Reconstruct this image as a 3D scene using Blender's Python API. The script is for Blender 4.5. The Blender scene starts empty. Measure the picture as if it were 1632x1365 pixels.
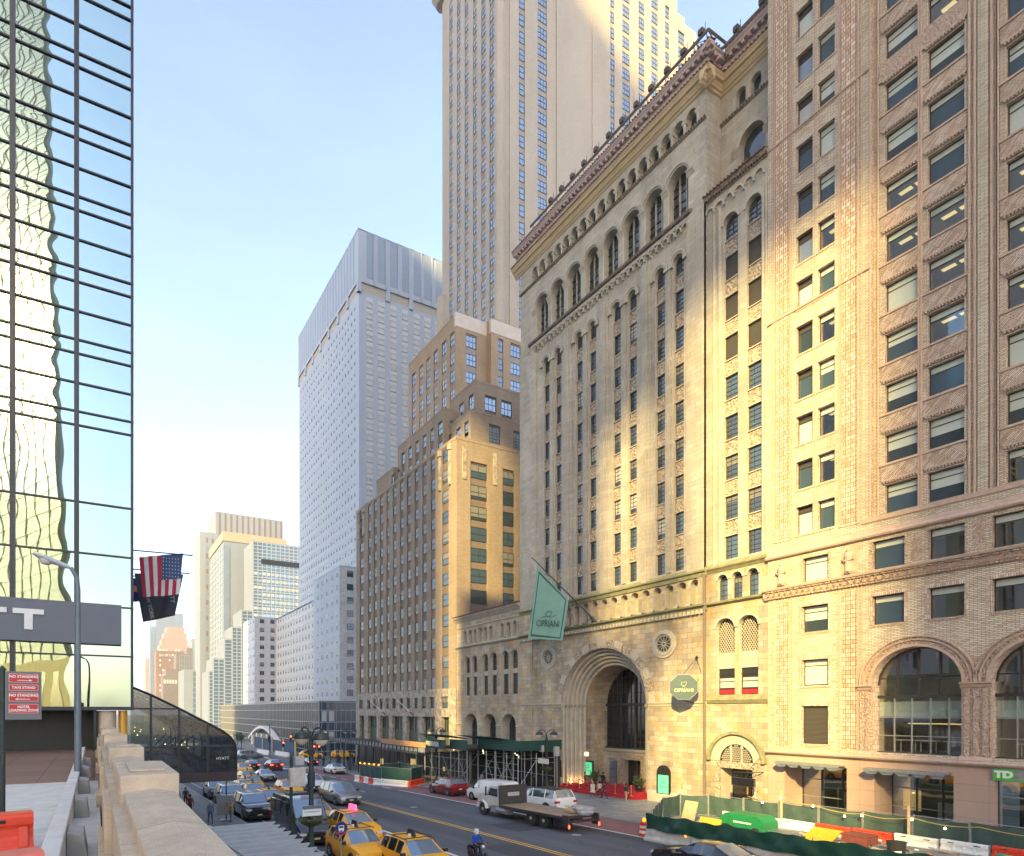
import bpy, bmesh, math, random
from mathutils import Vector, Matrix, Euler
R = math.radians
C = bpy.context.scene.collection
RND = random.Random(7)

# ------------------------------------------------------------------ camera
H = 7.4                                   # camera stands on the viaduct, street level falls to the east
F, CX, HY = 950.0, 640.0, 1133.0          # the photograph's perspective (pixels of the 1632-wide picture)
YAW = math.atan2(490.0, 950.0)
SN, CS = math.sin(YAW), math.cos(YAW)
cam = bpy.data.cameras.new("camera"); cam_o = bpy.data.objects.new("camera", cam); C.objects.link(cam_o)
cam.sensor_width = 36.0; cam.lens = 36.0 * F / 1632.0
cam.shift_x = (816.0 - CX) / 1632.0; cam.shift_y = (HY - 682.5) / 1632.0
cam.clip_start = 0.05; cam.clip_end = 4000.0
cam_o.location = (0, 0, H); cam_o.rotation_euler = (R(90), 0, -YAW)
bpy.context.scene.camera = cam_o

# ------------------------------------------------------------------ world and sun
SUN_EL, SUN_AZ = 25.0, 235.0
w = bpy.data.worlds.new("World"); bpy.context.scene.world = w; w.use_nodes = True
nt = w.node_tree; bg = nt.nodes["Background"]
sky = nt.nodes.new("ShaderNodeTexSky"); sky.sky_type = 'NISHITA'; sky.sun_disc = False
sky.sun_elevation = R(SUN_EL); sky.sun_rotation = R(SUN_AZ); sky.altitude = 10
sky.air_density = 1.0; sky.dust_density = 2.5; sky.ozone_density = 1.0
tc = nt.nodes.new("ShaderNodeTexCoord"); sx_ = nt.nodes.new("ShaderNodeSeparateXYZ"); nt.links.new(tc.outputs["Generated"], sx_.inputs[0])
hr = nt.nodes.new("ShaderNodeMapRange"); hr.inputs[1].default_value = -.05; hr.inputs[2].default_value = .75; hr.inputs[3].default_value = .9; hr.inputs[4].default_value = .28
nt.links.new(sx_.outputs[2], hr.inputs[0])
cn = nt.nodes.new("ShaderNodeTexNoise"); cn.inputs["Scale"].default_value = 2.2; cn.inputs["Detail"].default_value = 7; cn.inputs["Roughness"].default_value = .6
cm = nt.nodes.new("ShaderNodeMapping"); cm.inputs["Scale"].default_value = (1, 1, 5); nt.links.new(tc.outputs["Generated"], cm.inputs[0]); nt.links.new(cm.outputs[0], cn.inputs["Vector"])
cr_ = nt.nodes.new("ShaderNodeMapRange"); cr_.inputs[1].default_value = .45; cr_.inputs[2].default_value = .75; cr_.inputs[3].default_value = 1.0; cr_.inputs[4].default_value = 1.35; nt.links.new(cn.outputs[0], cr_.inputs[0])
mu = nt.nodes.new("ShaderNodeMath"); mu.operation = 'MULTIPLY'; nt.links.new(hr.outputs[0], mu.inputs[0]); nt.links.new(cr_.outputs[0], mu.inputs[1])
veil = nt.nodes.new("ShaderNodeMix"); veil.data_type = 'RGBA'; veil.blend_type = 'ADD'; veil.inputs[0].default_value = 1.0; veil.clamp_factor = False
vc = nt.nodes.new("ShaderNodeVectorMath"); vc.operation = 'SCALE'; vc.inputs[0].default_value = (1.12, 1.22, 1.60); nt.links.new(mu.outputs[0], vc.inputs["Scale"])
nt.links.new(sky.outputs[0], veil.inputs[6]); nt.links.new(vc.outputs[0], veil.inputs[7])
nt.links.new(veil.outputs[2], bg.inputs[0]); bg.inputs[1].default_value = 0.15
sl = bpy.data.lights.new("sun", 'SUN'); so = bpy.data.objects.new("sun", sl); C.objects.link(so)
sl.energy = 4.8; sl.angle = R(1.5); sl.color = (1.0, 0.73, 0.26)
az, el = R(SUN_AZ), R(SUN_EL)
sd = Vector((math.sin(az) * math.cos(el), math.cos(az) * math.cos(el), math.sin(el)))
so.rotation_euler = sd.to_track_quat('Z', 'Y').to_euler(); so.location = (0, -20, 120)
vs = bpy.context.scene.view_settings
vs.view_transform = 'Standard'; vs.look = 'None'; vs.gamma = 1.0; vs.exposure = 1.66
cy = bpy.context.scene.cycles
cy.max_bounces = 6; cy.diffuse_bounces = 3; cy.glossy_bounces = 4; cy.transmission_bounces = 4; cy.transparent_max_bounces = 8
cy.use_denoising = True

# ------------------------------------------------------------------ photograph's pixels to places in the street
def _ab(px):
    t = (px - CX) / F
    return CS - t * SN, SN + t * CS
def on_x(px, py, X):                       # a pixel lying on the plane x = X -> (y, z)
    a, b = _ab(px); d = X / b
    return a * d, H + (HY - py) / F * d
def on_y(px, py, Y):                       # on the plane y = Y -> (x, z)
    a, b = _ab(px); d = Y / a
    return b * d, H + (HY - py) / F * d
def gz(y):                                 # the street's level: it falls three per cent to the crossing, then runs flat
    return -0.03 * max(-60.0, min(y, 110.0))

# ------------------------------------------------------------------ mesh helpers
class MB:
    def __init__(s): s.v = []; s.f = []; s.m = []
    def face(s, pts, m=0):
        i = len(s.v); s.v += [tuple(p) for p in pts]; s.f.append(tuple(range(i, i + len(pts)))); s.m.append(m)
    def grid(s, rows, m=0, close=False):
        i = len(s.v); n = len(rows[0])
        for r in rows: s.v += [tuple(p) for p in r]
        for a in range(len(rows) - 1):
            for b in range(n if close else n - 1):
                c = (b + 1) % n
                s.f.append((i + a * n + b, i + a * n + c, i + (a + 1) * n + c, i + (a + 1) * n + b)); s.m.append(m)
    def box(s, x0, x1, y0, y1, z0, z1, m=0, T=None):
        p = [(x, y, z) for x in (x0, x1) for y in (y0, y1) for z in (z0, z1)]
        if T is not None: p = [tuple(T @ Vector(q)) for q in p]
        i = len(s.v); s.v += p
        for q in ((0, 1, 3, 2), (4, 6, 7, 5), (0, 4, 5, 1), (2, 3, 7, 6), (0, 2, 6, 4), (1, 5, 7, 3)):
            s.f.append(tuple(i + k for k in q)); s.m.append(m)
    def tube(s, pts, r, n=6, m=0, cap=True):
        pts = [Vector(p) for p in pts]; rows = []
        rr = r if isinstance(r, (list, tuple)) else [r] * len(pts)
        for k, p in enumerate(pts):
            d = (pts[min(k + 1, len(pts) - 1)] - pts[max(k - 1, 0)]).normalized()
            a = d.cross(Vector((0, 0, 1)) if abs(d.z) < .9 else Vector((1, 0, 0))).normalized(); b = d.cross(a)
            rows.append([p + (a * math.cos(t) + b * math.sin(t)) * rr[k] for t in [2 * math.pi * j / n for j in range(n)]])
        s.grid(rows, m, True)
        if cap: s.face(rows[0][::-1], m); s.face(rows[-1], m)
    def lathe(s, prof, c=(0, 0, 0), n=16, m=0, ax='z'):
        rows = []
        for r, z in prof:
            row = []
            for j in range(n):
                t = 2 * math.pi * j / n; x, y = r * math.cos(t), r * math.sin(t)
                q = (x, y, z) if ax == 'z' else ((z, x, y) if ax == 'x' else (x, z, y))
                row.append((c[0] + q[0], c[1] + q[1], c[2] + q[2]))
            rows.append(row)
        s.grid(rows, m, True)
        if prof[0][0] > 1e-4: s.face(rows[0], m)
        if prof[-1][0] > 1e-4: s.face(rows[-1], m)
    def prism(s, poly, f0, f1, m=0):       # poly: 2-D points; f0, f1 turn one into the two end faces' 3-D points
        a = [f0(*p) for p in poly]; b = [f1(*p) for p in poly]
        s.face(a, m); s.face(b[::-1], m); s.grid([a + [a[0]], b + [b[0]]], m)
    def build(s, name, mats, parent=None, smooth=False, loc=None, bevel=0):
        me = bpy.data.meshes.new(name)
        me.from_pydata(s.v, [], s.f)
        if not isinstance(mats, (list, tuple)): mats = [mats]
        for k in mats: me.materials.append(k)
        me.polygons.foreach_set("material_index", s.m)
        if smooth:
            bm = bmesh.new(); bm.from_mesh(me); bmesh.ops.remove_doubles(bm, verts=bm.verts, dist=1e-4)
            bmesh.ops.recalc_face_normals(bm, faces=bm.faces)
            for f_ in bm.faces: f_.smooth = True
            for e in bm.edges:
                if len(e.link_faces) == 2 and e.calc_face_angle(0) > R(38): e.smooth = False
            bm.to_mesh(me); bm.free()
        me.update()
        o = bpy.data.objects.new(name, me); C.objects.link(o)
        if parent: put(o, parent)
        if loc: o.location = loc
        if bevel:
            b = o.modifiers.new("b", 'BEVEL'); b.width = bevel; b.segments = 2; b.limit_method = 'ANGLE'
        return o
def wloc(o):
    v = Vector(o.location)
    return v
def put(o, parent):                         # world-built part under a parent standing anywhere unrotated
    off = Vector((0, 0, 0)); p = parent
    while p: off += Vector(p.location); p = p.parent
    o.parent = parent; o.location = Vector(o.location) - off
def tag(o, label=None, cat=None, group=None, kind=None):
    if label: o["label"] = label
    if cat: o["category"] = cat
    if group: o["group"] = group
    if kind: o["kind"] = kind
    return o
def thing(name, label, cat, loc=(0, 0, 0), rz=0, group=None, slope=False):
    o = bpy.data.objects.new(name, None); C.objects.link(o); o.empty_display_size = .3
    o.location = loc
    if slope: o.rotation_euler = (Matrix.Rotation(-math.atan(.03), 3, 'X') @ Matrix.Rotation(rz, 3, 'Z')).to_euler()
    else: o.rotation_euler = (0, 0, rz)
    return tag(o, label, cat, group)
def copy_tree(o, parent=None):
    c = o.copy(); C.objects.link(c)
    if parent: c.parent = parent
    for ch in o.children: copy_tree(ch, c)
    return c
def text_mesh(name, s, size, m, parent=None, T=None, extrude=.01, align='CENTER', bold=0.0, sx=1.0):
    cu = bpy.data.curves.new(name, 'FONT'); cu.body = s; cu.size = size; cu.extrude = extrude
    cu.align_x = align; cu.align_y = 'CENTER'; cu.offset = bold; cu.resolution_u = 3
    t = bpy.data.objects.new(name + "_c", cu); C.objects.link(t)
    dg = bpy.context.evaluated_depsgraph_get(); me = bpy.data.meshes.new_from_object(t.evaluated_get(dg))
    bpy.data.objects.remove(t); me.name = name
    me.transform(Matrix.Diagonal((sx, 1, 1, 1)))
    if T is not None: me.transform(T)
    me.materials.clear(); me.materials.append(m)
    o = bpy.data.objects.new(name, me); C.objects.link(o)
    if parent: put(o, parent)
    return o
def frame_w(x, y, z):                       # lettering upright on a wall facing -y
    return Matrix.Translation((x, y, z)) @ Matrix.Rotation(R(90), 4, 'X')
def frame_n(x, y, z):                       # lettering upright on a wall facing -x
    return Matrix.Translation((x, y, z)) @ Matrix.Rotation(R(-90), 4, 'Z') @ Matrix.Rotation(R(90), 4, 'X')

# ------------------------------------------------------------------ materials
def new_mat(name):
    m = bpy.data.materials.new(name); m.use_nodes = True
    return m, m.node_tree, m.node_tree.nodes["Principled BSDF"]
def plain(name, col, rough=.6, metal=0, var=.12, scale=3.0, bump=0.0, spec=None, coat=0, emit=None, es=0, alpha=None):
    m, t, p = new_mat(name)
    p.inputs["Roughness"].default_value = rough; p.inputs["Metallic"].default_value = metal
    if spec is not None: p.inputs["Specular IOR Level"].default_value = spec
    if coat: p.inputs["Coat Weight"].default_value = coat; p.inputs["Coat Roughness"].default_value = .05
    p.inputs["Base Color"].default_value = (*col, 1)
    if emit: p.inputs["Emission Color"].default_value = (*emit, 1); p.inputs["Emission Strength"].default_value = es
    if var > 0 or bump > 0:
        g = t.nodes.new("ShaderNodeNewGeometry"); n = t.nodes.new("ShaderNodeTexNoise")
        n.inputs["Scale"].default_value = scale; n.inputs["Detail"].default_value = 6; n.inputs["Roughness"].default_value = .65
        t.links.new(g.outputs["Position"], n.inputs["Vector"])
        if var > 0:
            mr = t.nodes.new("ShaderNodeMapRange"); mr.inputs[1].default_value = .25; mr.inputs[2].default_value = .75
            mr.inputs[3].default_value = 1 - var; mr.inputs[4].default_value = 1 + var
            t.links.new(n.outputs[0], mr.inputs[0])
            mx = t.nodes.new("ShaderNodeMix"); mx.data_type = 'RGBA'; mx.blend_type = 'MULTIPLY'; mx.inputs[0].default_value = 1
            mx.inputs[6].default_value = (*col, 1); t.links.new(mr.outputs[0], mx.inputs[7])
            t.links.new(mx.outputs[2], p.inputs["Base Color"])
        if bump > 0:
            b = t.nodes.new("ShaderNodeBump"); b.inputs["Strength"].default_value = bump; b.inputs["Distance"].default_value = .05
            t.links.new(n.outputs[0], b.inputs["Height"]); t.links.new(b.outputs[0], p.inputs["Normal"])
    return m
def masonry(name, c1, c2, mortar, bw, rh, ms=.012, rough=.85, stain=.25, bump=.6, rot=0.0, c3=None, stain_scale=.35, offset=.5, sq=1.0, freq=2, bias=0.0, floor=False):
    """Blocks or bricks with their own tints, joints in relief, and slow weather stains."""
    m, t, p = new_mat(name); N = t.nodes.new; L = t.links.new
    p.inputs["Roughness"].default_value = rough; p.inputs["Specular IOR Level"].default_value = .25
    g = N("ShaderNodeNewGeometry"); sp = N("ShaderNodeSeparateXYZ"); L(g.outputs["Position"], sp.inputs[0])
    cb = N("ShaderNodeCombineXYZ")
    if floor:
        L(sp.outputs[1], cb.inputs[0]); L(sp.outputs[0], cb.inputs[1])
    else:
        ad = N("ShaderNodeMath"); L(sp.outputs[0], ad.inputs[0]); L(sp.outputs[1], ad.inputs[1])
        L(ad.outputs[0], cb.inputs[0]); L(sp.outputs[2], cb.inputs[1])
    mp = N("ShaderNodeMapping"); mp.inputs["Rotation"].default_value = (0, 0, rot); L(cb.outputs[0], mp.inputs[0])
    b = N("ShaderNodeTexBrick"); b.offset = offset; b.squash = sq; b.squash_frequency = freq
    b.inputs["Scale"].default_value = 1; b.inputs["Brick Width"].default_value = bw; b.inputs["Row Height"].default_value = rh
    b.inputs["Mortar Size"].default_value = ms; b.inputs["Mortar Smooth"].default_value = .2; b.inputs["Bias"].default_value = bias
    b.inputs["Color1"].default_value = (*c1, 1); b.inputs["Color2"].default_value = (*c2, 1); b.inputs["Mortar"].default_value = (*mortar, 1)
    L(mp.outputs[0], b.inputs["Vector"])
    n = N("ShaderNodeTexNoise"); n.inputs["Scale"].default_value = stain_scale; n.inputs["Detail"].default_value = 9; n.inputs["Roughness"].default_value = .68
    st = N("ShaderNodeMapping"); st.inputs["Scale"].default_value = (1, 1, .35); L(g.outputs["Position"], st.inputs[0]); L(st.outputs[0], n.inputs["Vector"])
    mr = N("ShaderNodeMapRange"); mr.inputs[1].default_value = .3; mr.inputs[2].default_value = .7
    mr.inputs[3].default_value = 1 - stain; mr.inputs[4].default_value = 1 + stain * .6; L(n.outputs[0], mr.inputs[0])
    col = b.outputs["Color"]
    if c3:
        # broad drift towards a third tint, block by block
        n3 = N("ShaderNodeTexNoise"); n3.inputs["Scale"].default_value = 1.1; n3.inputs["Detail"].default_value = 5
        L(g.outputs["Position"], n3.inputs["Vector"])
        r3 = N("ShaderNodeMapRange"); r3.inputs[1].default_value = .48; r3.inputs[2].default_value = .66; L(n3.outputs[0], r3.inputs[0])
        m3 = N("ShaderNodeMix"); m3.data_type = 'RGBA'; m3.inputs[7].default_value = (*c3, 1)
        L(r3.outputs[0], m3.inputs[0]); L(col, m3.inputs[6]); col = m3.outputs[2]
    mx = N("ShaderNodeMix"); mx.data_type = 'RGBA'; mx.blend_type = 'MULTIPLY'; mx.inputs[0].default_value = 1
    L(col, mx.inputs[6]); L(mr.outputs[0], mx.inputs[7]); L(mx.outputs[2], p.inputs["Base Color"])
    n2 = N("ShaderNodeTexNoise"); n2.inputs["Scale"].default_value = 9; n2.inputs["Detail"].default_value = 5; L(g.outputs["Position"], n2.inputs["Vector"])
    s1 = N("ShaderNodeMath"); s1.operation = 'MULTIPLY_ADD'; s1.inputs[1].default_value = -1.0; L(b.outputs["Fac"], s1.inputs[0])
    s2 = N("ShaderNodeMath"); s2.operation = 'MULTIPLY'; s2.inputs[1].default_value = .5; L(n2.outputs[0], s2.inputs[0]); L(s2.outputs[0], s1.inputs[2])
    bu = N("ShaderNodeBump"); bu.inputs["Strength"].default_value = bump; bu.inputs["Distance"].default_value = .03
    L(s1.outputs[0], bu.inputs["Height"]); L(bu.outputs[0], p.inputs["Normal"])
    return m
def carved(name, c1, c2, scale=6.0, rough=.85, bump=1.0):
    m, t, p = new_mat(name); N = t.nodes.new; L = t.links.new
    p.inputs["Roughness"].default_value = rough
    g = N("ShaderNodeNewGeometry"); v = N("ShaderNodeTexVoronoi"); v.inputs["Scale"].default_value = scale; v.feature = 'SMOOTH_F1'
    n = N("ShaderNodeTexNoise"); n.inputs["Scale"].default_value = scale * .6; n.inputs["Detail"].default_value = 6
    L(g.outputs["Position"], n.inputs["Vector"]); L(g.outputs["Position"], v.inputs["Vector"])
    a = N("ShaderNodeMath"); L(v.outputs["Distance"], a.inputs[0]); L(n.outputs[0], a.inputs[1])
    mr = N("ShaderNodeMapRange"); mr.inputs[1].default_value = .55; mr.inputs[2].default_value = 1.2; L(a.outputs[0], mr.inputs[0])
    mx = N("ShaderNodeMix"); mx.data_type = 'RGBA'; mx.inputs[6].default_value = (*c1, 1); mx.inputs[7].default_value = (*c2, 1)
    L(mr.outputs[0], mx.inputs[0]); L(mx.outputs[2], p.inputs["Base Color"])
    b = N("ShaderNodeBump"); b.inputs["Strength"].default_value = bump; b.inputs["Distance"].default_value = .12
    L(a.outputs[0], b.inputs["Height"]); L(b.outputs[0], p.inputs["Normal"])
    return m
def glassy(name, col, rough=.05, metal=0.0, spec=.8, wob=0.0):
    m, t, p = new_mat(name)
    p.inputs["Base Color"].default_value = (*col, 1); p.inputs["Roughness"].default_value = rough
    p.inputs["Metallic"].default_value = metal; p.inputs["Specular IOR Level"].default_value = spec
    if wob:
        g = t.nodes.new("ShaderNodeNewGeometry"); n = t.nodes.new("ShaderNodeTexNoise"); n.inputs["Scale"].default_value = .9
        n.inputs["Detail"].default_value = 1.5
        t.links.new(g.outputs["Position"], n.inputs["Vector"])
        b = t.nodes.new("ShaderNodeBump"); b.inputs["Strength"].default_value = wob; b.inputs["Distance"].default_value = .1
        t.links.new(n.outputs[0], b.inputs["Height"]); t.links.new(b.outputs[0], p.inputs["Normal"])
    return m
def clear_glass(name, tint=(.9, .95, .93), refl=.25):
    m, t, p = new_mat(name)
    out = t.nodes["Material Output"]
    tr = t.nodes.new("ShaderNodeBsdfTransparent"); tr.inputs[0].default_value = (*tint, 1)
    gl = t.nodes.new("ShaderNodeBsdfGlossy"); gl.inputs["Roughness"].default_value = .02; gl.inputs[0].default_value = (1, 1, 1, 1)
    lw = t.nodes.new("ShaderNodeFresnel"); lw.inputs[0].default_value = 1.5
    ad = t.nodes.new("ShaderNodeMath"); ad.inputs[1].default_value = refl; ad.use_clamp = True
    t.links.new(lw.outputs[0], ad.inputs[0])
    mx = t.nodes.new("ShaderNodeMixShader"); t.links.new(ad.outputs[0], mx.inputs[0])
    t.links.new(tr.outputs[0], mx.inputs[1]); t.links.new(gl.outputs[0], mx.inputs[2]); t.links.new(mx.outputs[0], out.inputs[0])
    return m
M = {}
def road_mat():
    m, t, p = new_mat("asphalt"); N = t.nodes.new; L = t.links.new; p.inputs["Roughness"].default_value = .88
    g = N("ShaderNodeNewGeometry"); mp = N("ShaderNodeMapping"); mp.inputs["Scale"].default_value = (.9, .09, 1); L(g.outputs["Position"], mp.inputs[0])
    a = N("ShaderNodeTexNoise"); a.inputs["Scale"].default_value = .55; a.inputs["Detail"].default_value = 8; L(mp.outputs[0], a.inputs["Vector"])
    b = N("ShaderNodeTexNoise"); b.inputs["Scale"].default_value = 26; b.inputs["Detail"].default_value = 6; L(g.outputs["Position"], b.inputs["Vector"])
    v = N("ShaderNodeTexVoronoi"); v.feature = 'DISTANCE_TO_EDGE'; v.inputs["Scale"].default_value = .22; wv = N("ShaderNodeTexNoise"); wv.inputs["Scale"].default_value = 1.4; wv.inputs["Detail"].default_value = 8; L(g.outputs["Position"], wv.inputs["Vector"])
    va = N("ShaderNodeVectorMath"); va.operation = 'MULTIPLY_ADD'; L(wv.outputs["Color"], va.inputs[0]); va.inputs[1].default_value = (1.6, 1.6, 0); L(g.outputs["Position"], va.inputs[2]); L(va.outputs[0], v.inputs["Vector"])
    cr = N("ShaderNodeMapRange"); cr.inputs[1].default_value = 0; cr.inputs[2].default_value = .012; cr.inputs[3].default_value = .62; cr.inputs[4].default_value = 1; L(v.outputs["Distance"], cr.inputs[0])
    r1 = N("ShaderNodeMapRange"); r1.inputs[1].default_value = .3; r1.inputs[2].default_value = .7; r1.inputs[3].default_value = .68; r1.inputs[4].default_value = 1.3; L(a.outputs[0], r1.inputs[0])
    r2 = N("ShaderNodeMapRange"); r2.inputs[1].default_value = .3; r2.inputs[2].default_value = .7; r2.inputs[3].default_value = .75; r2.inputs[4].default_value = 1.25; L(b.outputs[0], r2.inputs[0])
    m1 = N("ShaderNodeMath"); m1.operation = 'MULTIPLY'; L(r1.outputs[0], m1.inputs[0]); L(r2.outputs[0], m1.inputs[1])
    m2 = N("ShaderNodeMath"); m2.operation = 'MULTIPLY'; L(m1.outputs[0], m2.inputs[0]); L(cr.outputs[0], m2.inputs[1])
    mx = N("ShaderNodeVectorMath"); mx.operation = 'SCALE'; mx.inputs[0].default_value = (.082, .089, .102); L(m2.outputs[0], mx.inputs["Scale"]); L(mx.outputs[0], p.inputs["Base Color"])
    bu = N("ShaderNodeBump"); bu.inputs["Strength"].default_value = .25; bu.inputs["Distance"].default_value = .02; L(b.outputs[0], bu.inputs["Height"]); L(bu.outputs[0], p.inputs["Normal"])
    return m
M['asphalt'] = road_mat()
def granite_mat(name, c1, c2, js=2.6):
    m, t, p = new_mat(name); N = t.nodes.new; L = t.links.new; p.inputs["Roughness"].default_value = .85; p.inputs["Specular IOR Level"].default_value = .25
    g = N("ShaderNodeNewGeometry"); a = N("ShaderNodeTexNoise"); a.inputs["Scale"].default_value = 2.4; a.inputs["Detail"].default_value = 10; a.inputs["Roughness"].default_value = .7; L(g.outputs["Position"], a.inputs["Vector"])
    b = N("ShaderNodeTexNoise"); b.inputs["Scale"].default_value = 120; b.inputs["Detail"].default_value = 4; L(g.outputs["Position"], b.inputs["Vector"])
    v = N("ShaderNodeTexVoronoi"); v.inputs["Scale"].default_value = 70; L(g.outputs["Position"], v.inputs["Vector"])
    mx = N("ShaderNodeMix"); mx.data_type = 'RGBA'; mx.inputs[6].default_value = (*c1, 1); mx.inputs[7].default_value = (*c2, 1)
    r = N("ShaderNodeMapRange"); r.inputs[1].default_value = .35; r.inputs[2].default_value = .68; L(a.outputs[0], r.inputs[0]); L(r.outputs[0], mx.inputs[0])
    r2 = N("ShaderNodeMapRange"); r2.inputs[1].default_value = .3; r2.inputs[2].default_value = .7; r2.inputs[3].default_value = .72; r2.inputs[4].default_value = 1.22; L(b.outputs[0], r2.inputs[0])
    sp = N("ShaderNodeSeparateXYZ"); L(g.outputs["Position"], sp.inputs[0]); fr = N("ShaderNodeMath"); fr.operation = 'PINGPONG'; fr.inputs[1].default_value = js / 2; L(sp.outputs[1], fr.inputs[0])
    jr = N("ShaderNodeMapRange"); jr.inputs[1].default_value = .003; jr.inputs[2].default_value = .009; jr.inputs[3].default_value = .35; jr.inputs[4].default_value = 1; L(fr.outputs[0], jr.inputs[0])
    mm = N("ShaderNodeMath"); mm.operation = 'MULTIPLY'; L(r2.outputs[0], mm.inputs[0]); L(jr.outputs[0], mm.inputs[1])
    m3 = N("ShaderNodeMix"); m3.data_type = 'RGBA'; m3.blend_type = 'MULTIPLY'; m3.inputs[0].default_value = 1; L(mx.outputs[2], m3.inputs[6]); L(mm.outputs[0], m3.inputs[7]); L(m3.outputs[2], p.inputs["Base Color"])
    ad = N("ShaderNodeMath"); ad.operation = 'MULTIPLY_ADD'; ad.inputs[1].default_value = .0; L(a.outputs[0], ad.inputs[0]); L(b.outputs[0], ad.inputs[2])
    bu = N("ShaderNodeBump"); bu.inputs["Strength"].default_value = .8; bu.inputs["Distance"].default_value = .004; L(ad.outputs[0], bu.inputs["Height"]); L(bu.outputs[0], p.inputs["Normal"]); return m
M['bus_red'] = plain("bus_lane_red", (.22, .10, .10), .9, var=.3, scale=.8, bump=.1)
M['bus_mauve'] = plain("bus_lane_faded", (.21, .13, .155), .9, var=.25, scale=.8, bump=.1)
M['paint_w'] = plain("road_paint_white", (.62, .62, .6), .7, var=.25, scale=2.5)
M['paint_y'] = plain("road_paint_yellow", (.78, .44, .05), .7, var=.2, scale=2.5)
M['patch'] = plain("asphalt_patch", (.05, .053, .06), .85, var=.2, scale=1.5)
M['walk'] = masonry("sidewalk_slabs", (.27, .265, .255), (.23, .228, .22), (.12, .12, .115), 1.5, 1.5, .02, .85, .3, .2, floor=True, offset=0.0, stain_scale=.8)
M['curb'] = plain("kerb_stone", (.3, .3, .29), .8, var=.15)
M['ground'] = plain("ground", (.12, .12, .12), .95, var=.2, scale=.3)
M['conc'] = granite_mat("viaduct_concrete", (.76, .72, .655), (.60, .57, .52), 40.0)
M['tile_brown'] = masonry("brown_paving", (.30, .185, .14), (.27, .165, .125), (.16, .1, .08), 1.35, 1.35, .015, .7, .15, .1, floor=True, offset=0.0)
M['granite'] = granite_mat("parapet_granite", (.62, .50, .375), (.45, .365, .275))
M['brick'] = masonry("cream_brick", (.67, .60, .48), (.46, .335, .22), (.24, .18, .125), .36, .105, .016, .8, .18, .8, bias=-.25)
M['brick_v'] = masonry("soldier_brick", (.72, .63, .54), (.48, .32, .23), (.26, .18, .14), .11, .32, .014, .8, .15, .8, offset=0.0)
M['brick_d'] = masonry("herringbone_brick", (.68, .59, .49), (.46, .31, .21), (.22, .15, .11), .5, .1, .016, .8, .15, .9, rot=R(45), offset=.25)
M['basket'] = masonry("basketweave_brick", (.68, .57, .46), (.48, .31, .2), (.2, .13, .09), .3, .3, .02, .8, .15, .9, offset=0.0, sq=.5)
M['terra'] = carved("terracotta", (.36, .25, .18), (.52, .40, .31), 11)
M['terra_s'] = plain("terracotta_moulding", (.45, .33, .26), .8, var=.18, scale=4, bump=.3)
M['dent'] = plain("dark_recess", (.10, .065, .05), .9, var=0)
M['pink'] = masonry("pink_granite", (.46, .33, .27), (.42, .30, .245), (.2, .14, .12), 2.2, 1.0, .008, .55, .15, .15, offset=0.0)
M['stone'] = masonry("limestone_ashlar", (.47, .43, .36), (.37, .34, .28), (.25, .225, .18), .95, .42, .012, .85, .28, .5, c3=(.43, .37, .28))
M['stone2'] = masonry("weathered_ashlar", (.47, .41, .32), (.30, .265, .21), (.22, .19, .15), 1.0, .46, .014, .85, .42, .7, c3=(.46, .32, .17), stain_scale=.5)
M['stone_p'] = plain("limestone_plain", (.42, .38, .31), .85, var=.2, scale=1.2, bump=.3)
M['carve'] = carved("carved_spandrel", (.20, .155, .12), (.46, .38, .29), 6.5)
M['moss'] = plain("mossy_ledge", (.22, .215, .12), .9, var=.35, scale=2.2, bump=.4)
M['buff'] = plain("painted_cornice", (.55, .42, .25), .7, var=.1, scale=2)
M['mauve'] = plain("mauve_stucco", (.46, .36, .33), .8, var=.08, scale=1)
M['rtile'] = plain("roof_tile", (.17, .075, .06), .8, var=.35, scale=6)
M['chan'] = masonry("brown_brick", (.335, .265, .195), (.28, .22, .16), (.21, .17, .13), .5, .16, .014, .85, .2, .5)
M['chan_sp'] = masonry("spandrel_brick", (.20, .165, .14), (.18, .145, .12), (.13, .1, .08), .5, .16, .014, .85, .2, .5)
M['chan_t'] = masonry("tower_brick", (.47, .405, .33), (.43, .37, .30), (.36, .305, .25), .5, .16, .012, .85, .12, .35, stain_scale=.12)
M['chan_m'] = masonry("amber_brick", (.43, .31, .20), (.38, .27, .17), (.31, .225, .15), .5, .16, .012, .85, .15, .4)
M['chan_ts'] = plain("tower_spandrel", (.30, .27, .24), .85, var=.1, scale=.5)
M['chan_l'] = plain("pale_terracotta_cap", (.58, .49, .41), .8, var=.15, scale=.9)
M['chan_g'] = carved("relief_band", (.20, .165, .13), (.40, .345, .28), 1.8)
M['steel'] = masonry("stamped_metal_panel", (.37, .41, .47), (.35, .39, .45), (.28, .31, .36), 3.2, 3.3, .03, .45, .08, .2, offset=0.0, stain_scale=.06)
M['steel_em'] = carved("embossed_metal_panel", (.36, .36, .37), (.52, .52, .52), 2.2, .5, .5)
M['steel_sp'] = plain("metal_spandrel", (.46, .47, .49), .5, var=.06, scale=.3)
M['louver'] = masonry("louvre_panel", (.30, .36, .44), (.28, .34, .42), (.2, .24, .3), 4.0, .45, .12, .5, .06, .4, offset=0.0)
M['soffit'] = plain("recess_soffit", (.36, .33, .28), .8, var=.05)
M['frame'] = plain("window_frame_dark", (.035, .033, .03), .5, var=0)
M['frame_b'] = plain("window_frame_bronze", (.05, .04, .032), .45, metal=.3, var=0)
M['frame_w'] = plain("window_frame_pale", (.26, .265, .26), .5, var=0)
M['glass_n'] = glassy("window_glass", (.03, .045, .055), .06, 0, 1.0)
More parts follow.
